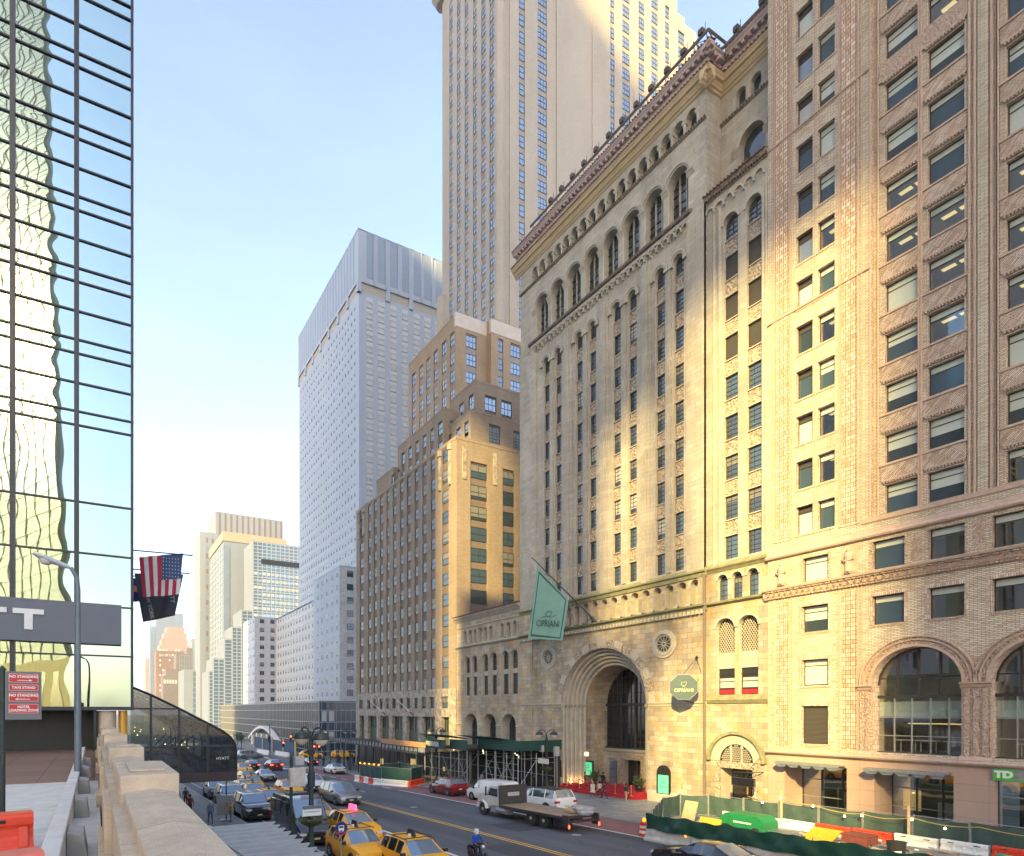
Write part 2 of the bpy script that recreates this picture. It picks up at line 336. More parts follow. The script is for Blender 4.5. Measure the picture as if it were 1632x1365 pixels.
M['glass_b'] = glassy("window_glass_blue", (.05, .085, .12), .06, .12, 1.0); M['blind_g'] = plain("dim_blind", (.17, .17, .16), .4, var=.1, spec=.7)
M['glass_s'] = glassy("window_glass_sky", (.34, .42, .52), .08, .6, 1.0)
M['blind'] = plain("window_blind", (.47, .52, .47), .35, var=.05, spec=.8)
M['blind_w'] = plain("window_blind_pale", (.40, .41, .40), .4, var=.08, spec=.8)
M['interior'] = plain("room_wall", (.25, .22, .16), .9, var=.1)
M['pane_pale'] = plain("pale_office_pane", (.10, .125, .165), .25, var=.12, scale=.3, spec=.8)
M['lit'] = plain("ceiling_light", (1, .8, .4), .5, var=0, emit=(1, .72, .3), es=.38)
M['lit_w'] = plain("warm_room_light", (1, .7, .4), .5, var=0, emit=(1, .6, .2), es=.16)
M['pane'] = clear_glass("clear_pane")
M['louv_d'] = masonry("dark_louvre", (.10, .09, .08), (.09, .08, .07), (.03, .03, .03), 5.0, .09, .03, .6, .1, .3, offset=0.0)
M['black'] = plain("black_paint", (.018, .018, .02), .35, var=0)
M['iron'] = plain("green_black_iron", (.028, .042, .042), .5, metal=.2, var=.2, scale=8)
M['galv'] = plain("galvanised_steel", (.33, .34, .34), .5, metal=.6, var=.2, scale=5)
M['white'] = plain("white_paint", (.72, .72, .70), .5, var=.08, scale=2)
M['green_p'] = plain("green_plywood", (.009, .055, .043), .6, var=.15, scale=2)
M['wood'] = plain("plywood_sheet", (.42, .21, .10), .8, var=.25, scale=2.5)
M['lumber'] = plain("pale_timber", (.52, .38, .22), .8, var=.2, scale=5)
M['mesh_g'] = plain("green_scrim", (.013, .055, .046), .75, var=.2, scale=3, bump=.3)
M['mesh_d'] = plain("dark_scrim", (.04, .075, .066), .8, var=.25, scale=3)
M['orange'] = plain("orange_plastic", (.66, .055, .02), .42, var=.12, scale=3)
M['orange_f'] = plain("faded_orange_plastic", (.68, .16, .11), .5, var=.18, scale=4)
M['red_c'] = plain("red_carpet", (.40, .012, .02), .9, var=.2, scale=2)
M['hy_sign'] = plain("slate_sign_panel", (.115, .13, .165), .45, var=.05, scale=2)
M['led'] = plain("bright_bulb", (1, .8, .4), .5, var=0, emit=(1, .78, .35), es=3)
M['redlight'] = plain("red_signal", (1, .1, .05), .5, var=0, emit=(1, .05, .02), es=6)
M['amber'] = plain("amber_lens", (.8, .3, .01), .35, var=0, emit=(1, .35, .02), es=.8)
M['leaf'] = plain("foliage", (.06, .085, .03), .8, var=.5, scale=9)
M['brass'] = plain("brass", (.62, .42, .12), .35, metal=.7, var=0)
# ------------------------------------------------------------------ facades
def PN(X):                                  # wall facing the street's north side: u runs along y, w stands out
    return lambda u, v, w=0.0: (X - w, u, v)
def PW(Y):                                  # wall facing west, towards the camera: u runs along x
    return lambda u, v, w=0.0: (u, Y - w, v)
def arc(uc, vs_, r, n=12, a0=0.0, a1=math.pi):
    return [(uc + r * math.cos(a0 + (a1 - a0) * i / n), vs_ + r * math.sin(a0 + (a1 - a0) * i / n)) for i in range(n + 1)]
def facade(mb, P, u0, u1, v0, v1, holes, m=0, mr=None, w=0.0):
    """A wall with real openings. holes: (u0, u1, v0, v1, depth, arched)."""
    mr = m if mr is None else mr
    vs_ = sorted({v0, v1} | {min(max(h[k], v0), v1) for h in holes for k in (2, 3)})
    for a, b in zip(vs_, vs_[1:]):
        if b - a < 1e-5: continue
        hs = sorted((h[0], h[1]) for h in holes if h[2] < (a + b) / 2 < h[3]); u = u0
        for s_, e in hs:
            if s_ - u > 1e-5: mb.face([P(u, a, w), P(s_, a, w), P(s_, b, w), P(u, b, w)], m)
            u = max(u, e)
        if u1 - u > 1e-5: mb.face([P(u, a, w), P(u1, a, w), P(u1, b, w), P(u, b, w)], m)
    for h in holes:
        a, b, c, d, dep, ar = h[:6]
        if ar:
            r = (b - a) / 2; uc = (a + b) / 2; sp = d - r; pts = arc(uc, sp, r)
            for (x0, y0), (x1, y1) in zip(pts, pts[1:]):
                cu = b if (x0 + x1) / 2 > uc else a
                mb.face([P(x0, y0, w), P(x1, y1, w), P(cu, d, w)], m)
                mb.face([P(x0, y0, w), P(x1, y1, w), P(x1, y1, w - dep), P(x0, y0, w - dep)], mr)
            mb.face([P(uc, d, w), P(b, d, w), P(uc, d, w)][:3], m) if False else None
            top = sp
        else:
            top = d
            mb.face([P(a, d, w), P(b, d, w), P(b, d, w - dep), P(a, d, w - dep)], mr)
        mb.face([P(a, c, w), P(a, top, w), P(a, top, w - dep), P(a, c, w - dep)], mr)
        mb.face([P(b, c, w), P(b, top, w), P(b, top, w - dep), P(b, c, w - dep)], mr)
        mb.face([P(a, c, w), P(b, c, w), P(b, c, w - dep), P(a, c, w - dep)], mr)
def pbox(mb, P, u0, u1, v0, v1, w0, w1, m=0):
    a = P(u0, v0, w0); b = P(u1, v1, w1)
    mb.box(min(a[0], b[0]), max(a[0], b[0]), min(a[1], b[1]), max(a[1], b[1]), min(a[2], b[2]), max(a[2], b[2]), m)
def ring(mb, P, uc, vs_, r0, r1, w0, w1, m=0, n=14, a0=0.0, a1=math.pi):
    A = arc(uc, vs_, r0, n, a0, a1); B = arc(uc, vs_, r1, n, a0, a1)
    rows = [[P(x, y, w0) for x, y in A], [P(x, y, w1) for x, y in A], [P(x, y, w1) for x, y in B], [P(x, y, w0) for x, y in B]]
    mb.grid(rows, m)
    for k in (0, n): mb.face([rows[j][k] for j in range(4)], m)
def disc_fan(mb, P, uc, vs_, r, w, m, full=False, n=14):
    A = arc(uc, vs_, r, n * (2 if full else 1), 0, math.pi * (2 if full else 1))
    mb.face([P(x, y, w) for x, y in A], m)
def dentils(mb, P, u0, u1, v0, v1, w0, w1, pitch, m=0, duty=.55):
    n = max(1, int((u1 - u0) / pitch)); p = (u1 - u0) / n
    for k in range(n): pbox(mb, P, u0 + p * k + p * (1 - duty) / 2, u0 + p * k + p * (1 + duty) / 2, v0, v1, w0, w1, m)
def mould(mb, P, u0, u1, prof, m=0):        # a running moulding: prof = [(v, w), ...]
    mb.grid([[P(u0, v, w) for v, w in prof], [P(u1, v, w) for v, w in prof]], m)
    mb.face([P(u0, v, w) for v, w in prof], m); mb.face([P(u1, v, w) for v, w in prof], m)

# window kinds; local x to the right, z up, -y out of the wall
WM = [M['frame'], M['glass_n'], M['blind'], M['louv_d'], M['lit'], M['glass_b'], M['frame_w'], M['interior'], M['pane'], M['glass_s'], M['blind_w'], M['frame_b'], M['pane_pale'], M['blind_g']]
_wc = {}
def q_(mb, x0, x1, z0, z1, y, m): mb.face([(x0, y, z0), (x1, y, z0), (x1, y, z1), (x0, y, z1)], m)
def bars(mb, w_, h, t, m, xs=(), zs=(), y0=-.03, y1=.03):
    mb.box(0, t, y0, y1, 0, h, m); mb.box(w_ - t, w_, y0, y1, 0, h, m)
    mb.box(t, w_ - t, y0, y1, 0, t, m); mb.box(t, w_ - t, y0, y1, h - t, h, m)
    for x in xs: mb.box(x - t * .4, x + t * .4, y0, y1 - .004, t, h - t, m)
    for z in zs: mb.box(t, w_ - t, y0 - .003, y1 - .006, z - t * .4, z + t * .4, m)
def win_mesh(style, w_, h, var):
    key = (style, round(w_, 2), round(h, 2), var)
    if key in _wc: return _wc[key]
    mb = MB(); r = random.Random(str(key))
    if style == 'office':                   # fixed pane under a transom, roller blinds drawn to different heights
        bars(mb, w_, h, .06, 0, (), (h * .76,))
        b = [.26, .55, .26, .95, .42, .26][var % 6]; g = 1 if var % 6 not in (3,) else 1
        if var % 6 in (2, 5):               # an open room with ceiling panels
            q_(mb, .05, w_ - .05, h * .76, h - .05, .01, 2)
            q_(mb, .05, w_ - .05, .05, h * .76, .012, 8)
            D = 2.6; a = (0.02, .05, .02); mb.face([(0, .05, h), (w_, .05, h), (w_ + .8, D, h), (-.8, D, h)], 7)
            mb.face([(-.8, D, 0), (w_ + .8, D, 0), (w_ + .8, D, h), (-.8, D, h)], 7)
            mb.face([(0, .05, 0), (0, .05, h), (-.8, D, h), (-.8, D, 0)], 7); mb.face([(w_, .05, 0), (w_, .05, h), (w_ + .8, D, h), (w_ + .8, D, 0)], 7)
            for cx in (w_ * .25, w_ * .75): mb.face([(cx - .35, 1.2, h - .02), (cx + .35, 1.2, h - .02), (cx + .35, 1.6, h - .02), (cx - .35, 1.6, h - .02)], 4)
        else:
            q_(mb, .05, w_ - .05, h * (1 - b), h - .05, .01, 2); q_(mb, .05, w_ - .05, .05, h * (1 - b), .012, 1 if var % 2 else 5)
    elif style == 'louvred':                # louvre over a narrow pane
        bars(mb, w_, h, .06, 0, (), (h * .76,)); q_(mb, .05, w_ - .05, h * .78, h - .05, .01, 3)
        q_(mb, .05, w_ - .05, .05, h * .76, .012, [5, 1, 10, 5, 2, 9][var % 6])
    elif style == 'shutter':
        bars(mb, w_, h, .05, 11); q_(mb, .05, w_ - .05, .05, h - .05, .01, 3)
    elif style == 'bars':                   # steel sash with horizontal glazing bars
        n = max(3, int(h / .38)); bars(mb, w_, h, .045, 0, (w_ * .35,) if w_ > .8 else (), [h * k / n for k in range(1, n)])
        b = [0, .4, .7, 0, 0, .25][var % 6]
        q_(mb, .04, w_ - .04, .04, h * (1 - b), .012, 1 if var % 3 else 5)
        if b: q_(mb, .04, w_ - .04, h * (1 - b), h - .04, .01, 13 if var % 2 else 10)
        else: q_(mb, .04, w_ - .04, h * (1 - b), h - .04, .01, 1)
    elif style == 'dark':
        bars(mb, w_, h, .05, 11); q_(mb, .05, w_ - .05, .05, h - .05, .01, 3)
    elif style in ('sash', 'sashb', 'sash2', 'sash3'):
        xs = {'sash': (), 'sashb': (w_ / 2,), 'sash2': (w_ / 2,), 'sash3': (w_ / 3, w_ * 2 / 3)}[style]
        bars(mb, w_, h, .07 if w_ > 1 else .05, 0, xs, (h * .5,))
        g = {'sash': (1, 5), 'sashb': (9, 5), 'sash2': (1, 5), 'sash3': (9, 9)}[style]
        b = [0, .5, .3, 0, .75, 0][var % 6]
        q_(mb, .04, w_ - .04, .04, h * (1 - b) if b else h - .04, .012, g[var % 2] if style != 'sashb' else 9)
        if b: q_(mb, .04, w_ - .04, h * (1 - b), h - .04, .01, (10 if style == 'sashb' else 13) if style != 'sash3' else 9)
        if var == 5 and style == 'sash' and w_ > 1.38 and w_ < 1.42: q_(mb, .1, w_ * .6, .1, h * .3, .005, 4)
    elif style == 'metal':                  # small punched window with a shade
        bars(mb, w_, h, .05, 6); b = [.45, .6, .3, .5, .8, .4][var % 6]
        q_(mb, .04, w_ - .04, .04, h * (1 - b) if b else h - .04, .012, 12)
        if b: q_(mb, .04, w_ - .04, h * (1 - b), h - .04, .01, 10)
    elif style == 'grid':                   # curtain wall bay: dark glass over tinted spandrel
        bars(mb, w_, h, .09, 10, (), (h * .5,), -.06, .03)
        q_(mb, .05, w_ - .05, .05, h * .5, .012, 5); q_(mb, .05, w_ - .05, h * .5, h - .05, .012, [1, 1, 9, 1, 1, 5][var % 6])
    me = bpy.data.meshes.new("window"); me.from_pydata(mb.v, [], mb.f)
    for k in WM: me.materials.append(k)
    me.polygons.foreach_set("material_index", mb.m); me.update()
    _wc[key] = me; return me
def windows(parent, style, typ, plane, cells, dep=.3, name='window', seed=0, variants=6, cap=100):
    """typ 'N': wall at x = plane; 'W': wall at y = plane. cells: (u0, u1, v0, v1)."""
    rr = random.Random(seed * 31 + len(cells)); items = []
    for (a, b, c, d) in cells:
        v = rr.randrange(variants); me = win_mesh(style, b - a, d - c, v)
        if typ == 'N': T = Matrix.Translation((plane + dep, b, c)) @ Matrix.Rotation(R(-90), 4, 'Z')
        else: T = Matrix.Translation((a, plane + dep, c))
        items.append((((b - a) * (d - c)) / max(1.0, (T.translation - Vector((0, 0, H))).length) ** 2, T, me))
    items.sort(key=lambda t: -t[0]); out = []
    for k, (_, T, me) in enumerate(items[:cap]):
        o = bpy.data.objects.new(name, me); C.objects.link(o); o.matrix_world = T
        o.location = T.translation; o.rotation_euler = T.to_euler(); put(o, parent); out.append(o)
    if items[cap:]:
        vv, ff, mm = [], [], []
        for _, T, me in items[cap:]:
            i = len(vv); vv += [tuple(T @ x.co) for x in me.vertices]
            for p in me.polygons: ff.append(tuple(i + q for q in p.vertices)); mm.append(p.material_index)
        me = bpy.data.meshes.new("window_field"); me.from_pydata(vv, [], ff)
        for k in WM: me.materials.append(k)
        me.polygons.foreach_set("material_index", mm); me.update()
        o = bpy.data.objects.new("window_field", me); C.objects.link(o); put(o, parent); o["kind"] = "stuff"
    return out
XF = 46.4                                    # building line on the south side

# ================================================================== the brick office building (right)
bb = thing("brick_office_building", "cream and brown patterned brick office building with arched windows over pink granite, at the right", "building", (50, 14, -.5))
P0 = PN(XF)
YR = [(18.71, 20.48), (16.42, 18.21)]; PIT = 5.92
rows2 = [20.5 + 3.325 * k for k in range(0, 17)]
Z1, ZT = 20.2, 76.0
# tall recessed part, three pairs of bays
mb = MB(); hl = []; cells_a = []
RC = .32
for k in range(4):
    for a, b in YR:
        for z in rows2:
            hl.append((a - PIT * k, b - PIT * k, z, z + 1.86, .4, False)); cells_a.append((a - PIT * k, b - PIT * k, z, z + 1.86))
facade(mb, PN(XF + RC), -3.0, 21.14, Z1, ZT, hl, 0, 1)
mb.build("wall", [M['brick'], M['brick_v']], bb)
windows(bb, 'office', 'N', XF + RC, cells_a, .3, seed=3)
# herringbone spandrels, dentils and soldier frames
mb = MB(); md = MB(); PR = PN(XF + RC)
for k in range(4):
    o_ = PIT * k
    for z in rows2:
        zb = z + 1.86
        if abs(z - 47.1) < .2: continue
        pbox(mb, PR, 16.30 - o_, 20.72 - o_, zb + .34, zb + 1.26, -.01, .05, 0)
        pbox(mb, PR, 16.2 - o_, 20.8 - o_, zb + 1.28, zb + 1.40, -.01, .11, 2)
    for a, b in YR:
        for z in rows2:
            zb = z + 1.86
            pbox(mb, PR, a - .12 - o_, b + .12 - o_, zb + .22, zb + .33, -.01, .14, 2)
            dentils(md, PR, a - .1 - o_, b + .1 - o_, zb + .1, zb + .215, .0, .13, .16, 0)
            if k < 2: dentils(md, PR, a - .1 - o_, b + .1 - o_, z - .16, z - .06, .0, .06, .16, 0)
    # shafts between and beside the bays
    for u in (18.50 - o_, 18.63 - o_, 20.86 - o_, 16.18 - o_, 15.92 - o_, 15.18 - o_, 14.92 - o_):
        if u > -2.8: mb.tube([PR(u, Z1, .06), PR(u, ZT, .06)], .07, 6, 2)
    pbox(mb, PR, 15.3 - o_, 15.78 - o_, Z1, ZT, -.01, .1, 1)
    pbox(mb, PR, 16.25 - o_, 20.8 - o_, 49.25, 50.45, -.01, .12, 3)
mb.build("spandrel_course", [M['brick_d'], M['brick'], M['terra_s'], M['terra']], bb)
md.build("dentil_course", [M['terra_s']], bb)
# the bay next to the savings bank stands slightly proud
mb = MB(); hl = []; cl_l = []; cl_o = []
rows1 = [20.43 + 3.345 * k for k in range(0, 17)]
for z in rows1:
    hl += [(24.80, 25.95, z, z + 2.06, .45, False), (23.35, 24.46, z, z + 2.06, .45, False)]
    cl_l.append((24.80, 25.95, z, z + 2.06)); cl_o.append((23.35, 24.46, z, z + 2.06))
facade(mb, P0, 21.14, 28.03, Z1, ZT, hl, 0, 1)
mb.face([P0(21.14, Z1, 0), P0(21.14, ZT, 0), P0(21.14, ZT, -RC), P0(21.14, Z1, -RC)], 1)
for a, b in ((26.47, 27.42), (21.98, 22.90)): pbox(mb, P0, a, b, 20.2, ZT, -.01, .035, 2)
mb.build("wall", [M['brick'], M['brick_v'], M['basket']], bb)
windows(bb, 'louvred', 'N', XF, cl_l, .33, seed=4); windows(bb, 'office', 'N', XF, cl_o, .33, seed=9)
mb = MB()
for u in (26.22, 26.36, 27.5, 27.62, 23.0, 22.94 + .14, 21.9, 21.68, 21.2, 24.62): mb.tube([P0(u, Z1, .03), P0(u, ZT, .03)], .045 if u != 24.62 else .03, 6, 0)
for u0_, u1_ in ((26.36, 26.46), (27.43, 27.5), (22.9, 22.98), (21.9, 21.98)):
    k = Z1
    while k < 60: pbox(mb, P0, u0_, u1_, k, k + .09, .0, .07, 0); k += .21
for z in rows1:
    dentils(mb, P0, 23.3, 26.0, z - .17, z - .06, 0, .07, .17, 0)
for zc in (50.5, 37.1): mould(mb, P0, 21.14, 28.03, [(zc, 0), (zc + .05, .1), (zc + .16, .12), (zc + .2, 0)], 0)
mb.build("moulding", [M['terra_s']], bb)
# frieze storey, belt course, lower storeys
fr = [(19.28, 21.07), (16.29, 18.03), (13.32, 15.06), (10.35, 12.1), (7.4, 9.14)]
lowz = (13.15, 15.04)
mb = MB()
hl = [(a, b, 16.83, 18.72, .42, False) for a, b in fr] + [(23.76, 25.5, 16.83, 18.6, .42, False)]
facade(mb, P0, -3, 28.03, 16.7, Z1, hl, 0, 1)
for a, b in ((18.2, 19.1), (15.2, 16.15), (12.2, 13.2), (9.3, 10.2)): # lozenge panels between the frieze windows
    pbox(mb, P0, a + .2, b - .2, 16.95, 18.65, -.01, .04, 2)
    for zz in (17.3, 17.85, 18.4):
        mb.face([P0((a + b) / 2 + .2, zz, .07), P0((a + b) / 2, zz + .22, .07), P0((a + b) / 2 - .2, zz, .07), P0((a + b) / 2, zz - .22, .07)], 1)
for a, b in fr + [(23.76, 25.5)]:
    for s in (a - .16, b + .02): dentils(mb, lambda u, v, w=0, s=s: P0(s + (v - 0) * 1, u, w), 16.8, 18.8, 0, .14, -.01, .03, .24, 1, .6)
mb.build("frieze_wall", [M['brick'], M['terra'], M['brick_d']], bb)
windows(bb, 'office', 'N', XF, [(a, b, 16.83, 18.72) for a, b in fr] + [(23.76, 25.5, 16.83, 18.6)], .34, seed=12)
mb = MB()
mould(mb, P0, -3, 28.1, [(18.95, 0), (19.0, .22), (19.12, .28), (19.22, .2), (19.3, .1), (19.6, .04), (19.62, 0)], 0)
mould(mb, P0, -3, 21.7, [(20.0, 0), (20.05, .08), (20.35, .1), (20.42, -RC)], 0)
mb.build("string_course", [M['terra_s']], bb)
mb = MB()
mould(mb, P0, -3, 28.3, [(15.9, 0), (15.95, .1), (16.05, .12), (16.1, .2), (16.5, .22), (16.55, .42), (16.68, .46), (16.72, .36), (16.8, .05)], 0)
dentils(mb, P0, -3, 28.2, 15.93, 16.06, .1, .2, .22, 1)
n_ = int(31.2 / .42)
for k in range(n_):
    u = -3 + .42 * k + .1; ring(mb, P0, u + .1, 16.27, .05, .11, .2, .30, 1, 6, 0, 2 * math.pi); pbox(mb, P0, u - .08, u + .26, 16.42, 16.5, .2, .36, 1)
mb.build("cornice", [M['terra_s'], M['terra']], bb)
cy1 = 18.7; AR, SPR = 2.35, 9.12
arcs = [cy1, cy1 - PIT, cy1 - 2 * PIT, cy1 - 3 * PIT]
hl = [(a, b, lowz[0], lowz[1], .42, False) for a, b in fr] + [(23.76, 25.54, 13.15, 15.04, .42, False), (23.76, 25.54, 9.23, 11.13, .42, False), (23.76, 25.52, 4.98, 7.75, .3, False)]
hl += [(c - AR, c + AR, 4.62, SPR + AR, .9, True) for c in arcs]
mb = MB(); facade(mb, P0, -3, 28.03, 4.36, 16.0, hl, 0, 1)
for a, b in ((26.47, 27.42), (21.98, 22.90)): pbox(mb, P0, a, b, 4.7, 15.6, -.01, .04, 2)
for h in hl[:8]:
    pbox(mb, P0, h[0] - .16, h[1] + .16, h[3], h[3] + .2, -.01, .03, 1)
    for s in (h[0] - .16, h[1]): pbox(mb, P0, s, s + .16, h[2], h[3], -.01, .03, 1)
mb.build("wall", [M['brick'], M['brick_v'], M['basket']], bb)
mb = MB()
for h in hl[:8]: dentils(mb, P0, h[0] - .15, h[1] + .15, h[2] - .16, h[2] - .05, 0, .07, .16, 0)
for u in (26.22, 26.36, 27.5, 27.62, 23.0, 23.08, 21.9, 21.68): mb.tube([P0(u, 4.5, .03), P0(u, 15.85, .03)], .045, 6, 0)
mb.build("moulding", [M['terra_s']], bb)
windows(bb, 'office', 'N', XF, [h[:4] for h in hl[:7]], .34, seed=5)
windows(bb, 'shutter', 'N', XF, [hl[7][:4]], .22, name='shutter', seed=1)
for c in arcs:
    mb = MB()
    ring(mb, P0, c, SPR, AR, AR + .16, -.02, .22, 1, 24); ring(mb, P0, c, SPR, AR + .16, AR + .40, -.02, .13, 0, 24)
    ring(mb, P0, c, SPR, AR + .40, AR + .47, -.02, .24, 1, 24); ring(mb, P0, c, SPR, AR + .47, AR + .62, -.02, .16, 0, 24)
    ring(mb, P0, c, SPR, AR + .62, AR + .70, -.02, .26, 1, 24)
    mb.build("arch_surround", [M['terra'], M['terra_s']], bb)
    # glazed screen set back in the arch
    mb = MB(); PD = PN(XF + .75)
    A = arc(c, SPR, AR, 20); mb.face([PD(c + AR, 4.62), PD(c - AR, 4.62)][::-1] + [PD(x, y) for x, y in A], 1)
    for t in (-1.42, -.5, .48, 1.42): pbox(mb, PD, c + t - .03, c + t + .03, 4.62, 8.3, .01, .08, 2)
    for t in (-1.0, .12, 1.25):
        pbox(mb, PD, c + t - .05, c + t + .05, 8.3, SPR + math.sqrt(AR ** 2 - (abs(t) + .05) ** 2), .01, .09, 0)
    for z in (5.75, 6.95): pbox(mb, PD, c - AR, c + AR, z - .03, z + .03, .008, .07, 2)
    pbox(mb, PD, c - AR, c + AR, 8.22, 8.42, .01, .12, 0); pbox(mb, PD, c - AR, c + AR, 9.5, 9.58, .009, .075, 0)
    pbox(mb, PD, c - AR, c + AR, 4.5, 4.68, .01, .12, 0); ring(mb, PD, c, SPR, AR - .09, AR, .0, .1, 0, 20)
    # room behind: floor, ceiling, back wall, tables and light
    pbox(mb, PD, c - AR, c + AR, 4.6, 4.66, -4, -.05, 3); pbox(mb, PD, c - AR - .3, c + AR + .3, 11.5, 11.6, -4, -.05, 3)
    pbox(mb, PD, c - AR - .3, c + AR + .3, 4.6, 11.6, -4.1, -4, 3)
    for s in (-1, 1): pbox(mb, PD, c + s * (AR + .3) - .03, c + s * (AR + .3) + .03, 4.6, 11.6, -4, -.05, 3)
    pbox(mb, PD, c - AR, c + AR, 7.0, 8.0, -.2, -.16, 4)
    for t in (-1.2, .2, 1.3):
        pbox(mb, PD, c + t - .5, c + t + .5, 5.4, 5.46, -1.8, -1.0, 5)
        for l in (-.4, .4): pbox(mb, PD, c + t + l - .02, c + t + l + .02, 4.66, 5.4, -1.5, -1.45, 5)
    pbox(mb, PD, c - 1.6, c + 1.6, 6.5, 6.56, -2.4, -2.2, 6)
    mb.build("arched_window", [M['frame'], M['pane'], M['frame_w'], M['interior'], M['blind'], M['white'], M['lit']], bb)
# piers under the arches: clustered shafts and capitals
for c in [21.45] + [x - PIT / 2 for x in arcs[:3]]:
    mb = MB(); hw = PIT / 2 - AR if c < 21 else .32
    pbox(mb, P0, c - hw, c + hw, 4.4, SPR - .35, -.01, .06, 0)
    for t in ((-.42, 0, .42) if c < 21 else (-.16, .16)):
        pbox(mb, P0, c + t - .13, c + t + .13, 4.6, SPR - .4, .05, .12, 1)
    for s in (-1, 1): mb.tube([P0(c + s * hw, 4.6, -.02), P0(c + s * hw, SPR - .35, -.02)], .1, 8, 1)
    mould(mb, P0, c - hw - .12, c + hw + .12, [(SPR - .42, 0), (SPR - .3, .14), (SPR - .14, .18), (SPR - .1, .3), (SPR, .32), (SPR + .01, 0)], 2)
    mould(mb, P0, c - hw - .14, c + hw + .14, [(4.36, 0), (4.36, .3), (4.48, .3), (4.56, .2), (4.66, .16), (4.72, 0)], 2)
    mb.build("pier", [M['terra'], M['terra'], M['terra_s']], bb)
# carved standing figures on the frieze (relief panels)
for c in (26.95, 22.42):
    mb = MB()
    pbox(mb, P0, c - .5, c + .5, 16.88, 18.85, -.01, .06, 0)
    mb.lathe([(.16, 16.95), (.26, 17.0), (.22, 17.4), (.2, 17.75), (.27, 18.1), (.24, 18.3), (.09, 18.38)], P0(c, 0, .12), 10, 0)
    mb.lathe([(.0, 18.34), (.09, 18.38), (.12, 18.5), (.09, 18.6), (.0, 18.64)], P0(c, 0, .16), 8, 0)
    for s in (-1, 1):
        mb.tube([P0(c + s * .24, 18.2, .16), P0(c + s * .36, 17.85, .22), P0(c + s * .08, 17.75, .34)], .06, 6, 0)
        mb.tube([P0(c + s * .1, 17.5, .2), P0(c + s * .12, 16.9, .2)], .09, 6, 0)
    mb.build("carved_figure", [M['terra_s']], bb)
# ledge and granite ground floor
mb = MB(); mould(mb, P0, -3, 28.03, [(4.08, 0), (4.1, .18), (4.2, .34), (4.3, .38), (4.38, .3), (4.46, 0)], 0)
mb.build("ledge", [M['terra_s']], bb)
sh = [(22.59, 26.79, -1.5, 3.42, 2.4, False), (16.81, 20.96, -1.5, 3.42, 2.4, False), (9.3, 14.95, -1.5, 3.36, .5, False), (1.5, 7.3, -1.5, 3.36, .5, False)]
mb = MB(); facade(mb, P0, -3, 28.03, -1.6, 4.12, sh, 0, 0); mb.build("wall", [M['pink']], bb)
mb = MB()
for a, b, d in ((22.59, 26.79, 2.4), (16.81, 20.96, 2.4), (9.3, 14.95, .5), (1.5, 7.3, .5)):
    PD = PN(XF + d); pbox(mb, PD, a, b, -1.5, 3.42, -.05, -.02, 1)
    n = 3 if d > 1 else 5
    for k in range(n + 1): pbox(mb, PD, a + (b - a) * k / n - .04, a + (b - a) * k / n + .04, -1.5, 3.42, -.02, .06, 0)
    for z in (.9, 2.2) if d > 1 else (2.4,): pbox(mb, PD, a, b, z - .03, z + .03, -.018, .05, 2)
    if d > 1: pbox(mb, PD, a + 2.9 if a < 20 else a + .2, a + 3.9 if a < 20 else a + .9, .6, 2.0, -.9, -.85, 3)
    pbox(mb, PD, a + (.3 if d < 1 else 1.4), a + (1.9 if d < 1 else 2.4), -.8, 2.6 if d < 1 else 1.2, -2.0, -1.9, 4 if d < 1 else 5)
    pbox(mb, PD, a, b, -1.5, 3.42, -3.1, -3.0, 6)
mb.build("shopfront", [M['frame'], M['pane'], M['galv'], M['lit_w'], M['lit_w'], M['white'], M['black']], bb)
for a, b in ((22.66, 27.0), (16.9, 21.2)):
    aw = thing("glass_awning", "grey steel awning with angled glass fins over the %s granite shop opening" % ("first" if a > 20 else "second"), "awning", (XF, (a + b) / 2, 3.5))
    mb = MB()
    pbox(mb, P0, a, b, 3.52, 3.6, .02, .95, 0); pbox(mb, P0, a, b, 3.44, 3.52, .86, .95, 0)
    mb.build("awning_frame", [M['galv']], aw)
    mb = MB(); n = 5
    for k in range(n):
        u = a + (b - a) * (k + .5) / n; du = (b - a) / n * .46
        mb.prism([(u - du, 3.42), (u + du, 3.42), (u + du * .4, 3.22), (u - du * .8, 3.26)], lambda p, q: P0(p, q, .12), lambda p, q: P0(p, q, .92))
    mb.build("awning_fin", [M['glass_s']], aw)
mb = MB(); pbox(mb, P0, 9.2, 15.02, 3.36, 4.08, -.01, .14, 0); sgn = mb.build("sign_band", [M['galv']], bb)
mb = MB(); pbox(mb, P0, 14.1, 14.92, 3.42, 4.04, .14, .2, 0); mb.build("logo_plate", [plain("bright_green_sign", (.05, .50, .03), .4, var=0)], sgn)
text_mesh("sign_lettering", "TD", .52, M['white'], sgn, frame_n(XF - .22, 14.5, 3.73), .01, bold=.035, sx=1.1)
text_mesh("sign_lettering", "Bank", .5, M['black'], sgn, frame_n(XF - .16, 13.05, 3.76), .01, bold=.02, sx=1.1)
mb = MB(); pbox(mb, P0, 9.6, 13.9, 3.42, 3.5, .14, .16, 0); mb.build("sign_stripe", [plain("green_stripe", (.05, .50, .03), .4, var=0)], sgn)
mb = MB()
mb.face([(XF + RC, -3, ZT), (XF + RC, 28.03, ZT), (XF + 30, 28.03, ZT), (XF + 30, -3, ZT)])
for y in (-3, 28.03): mb.face([(XF + .01, y, -2), (XF + .01, y, ZT), (XF + 30, y, ZT), (XF + 30, y, -2)])
mb.build("roof_and_side_walls", [M['brick']], bb).name = "roof"
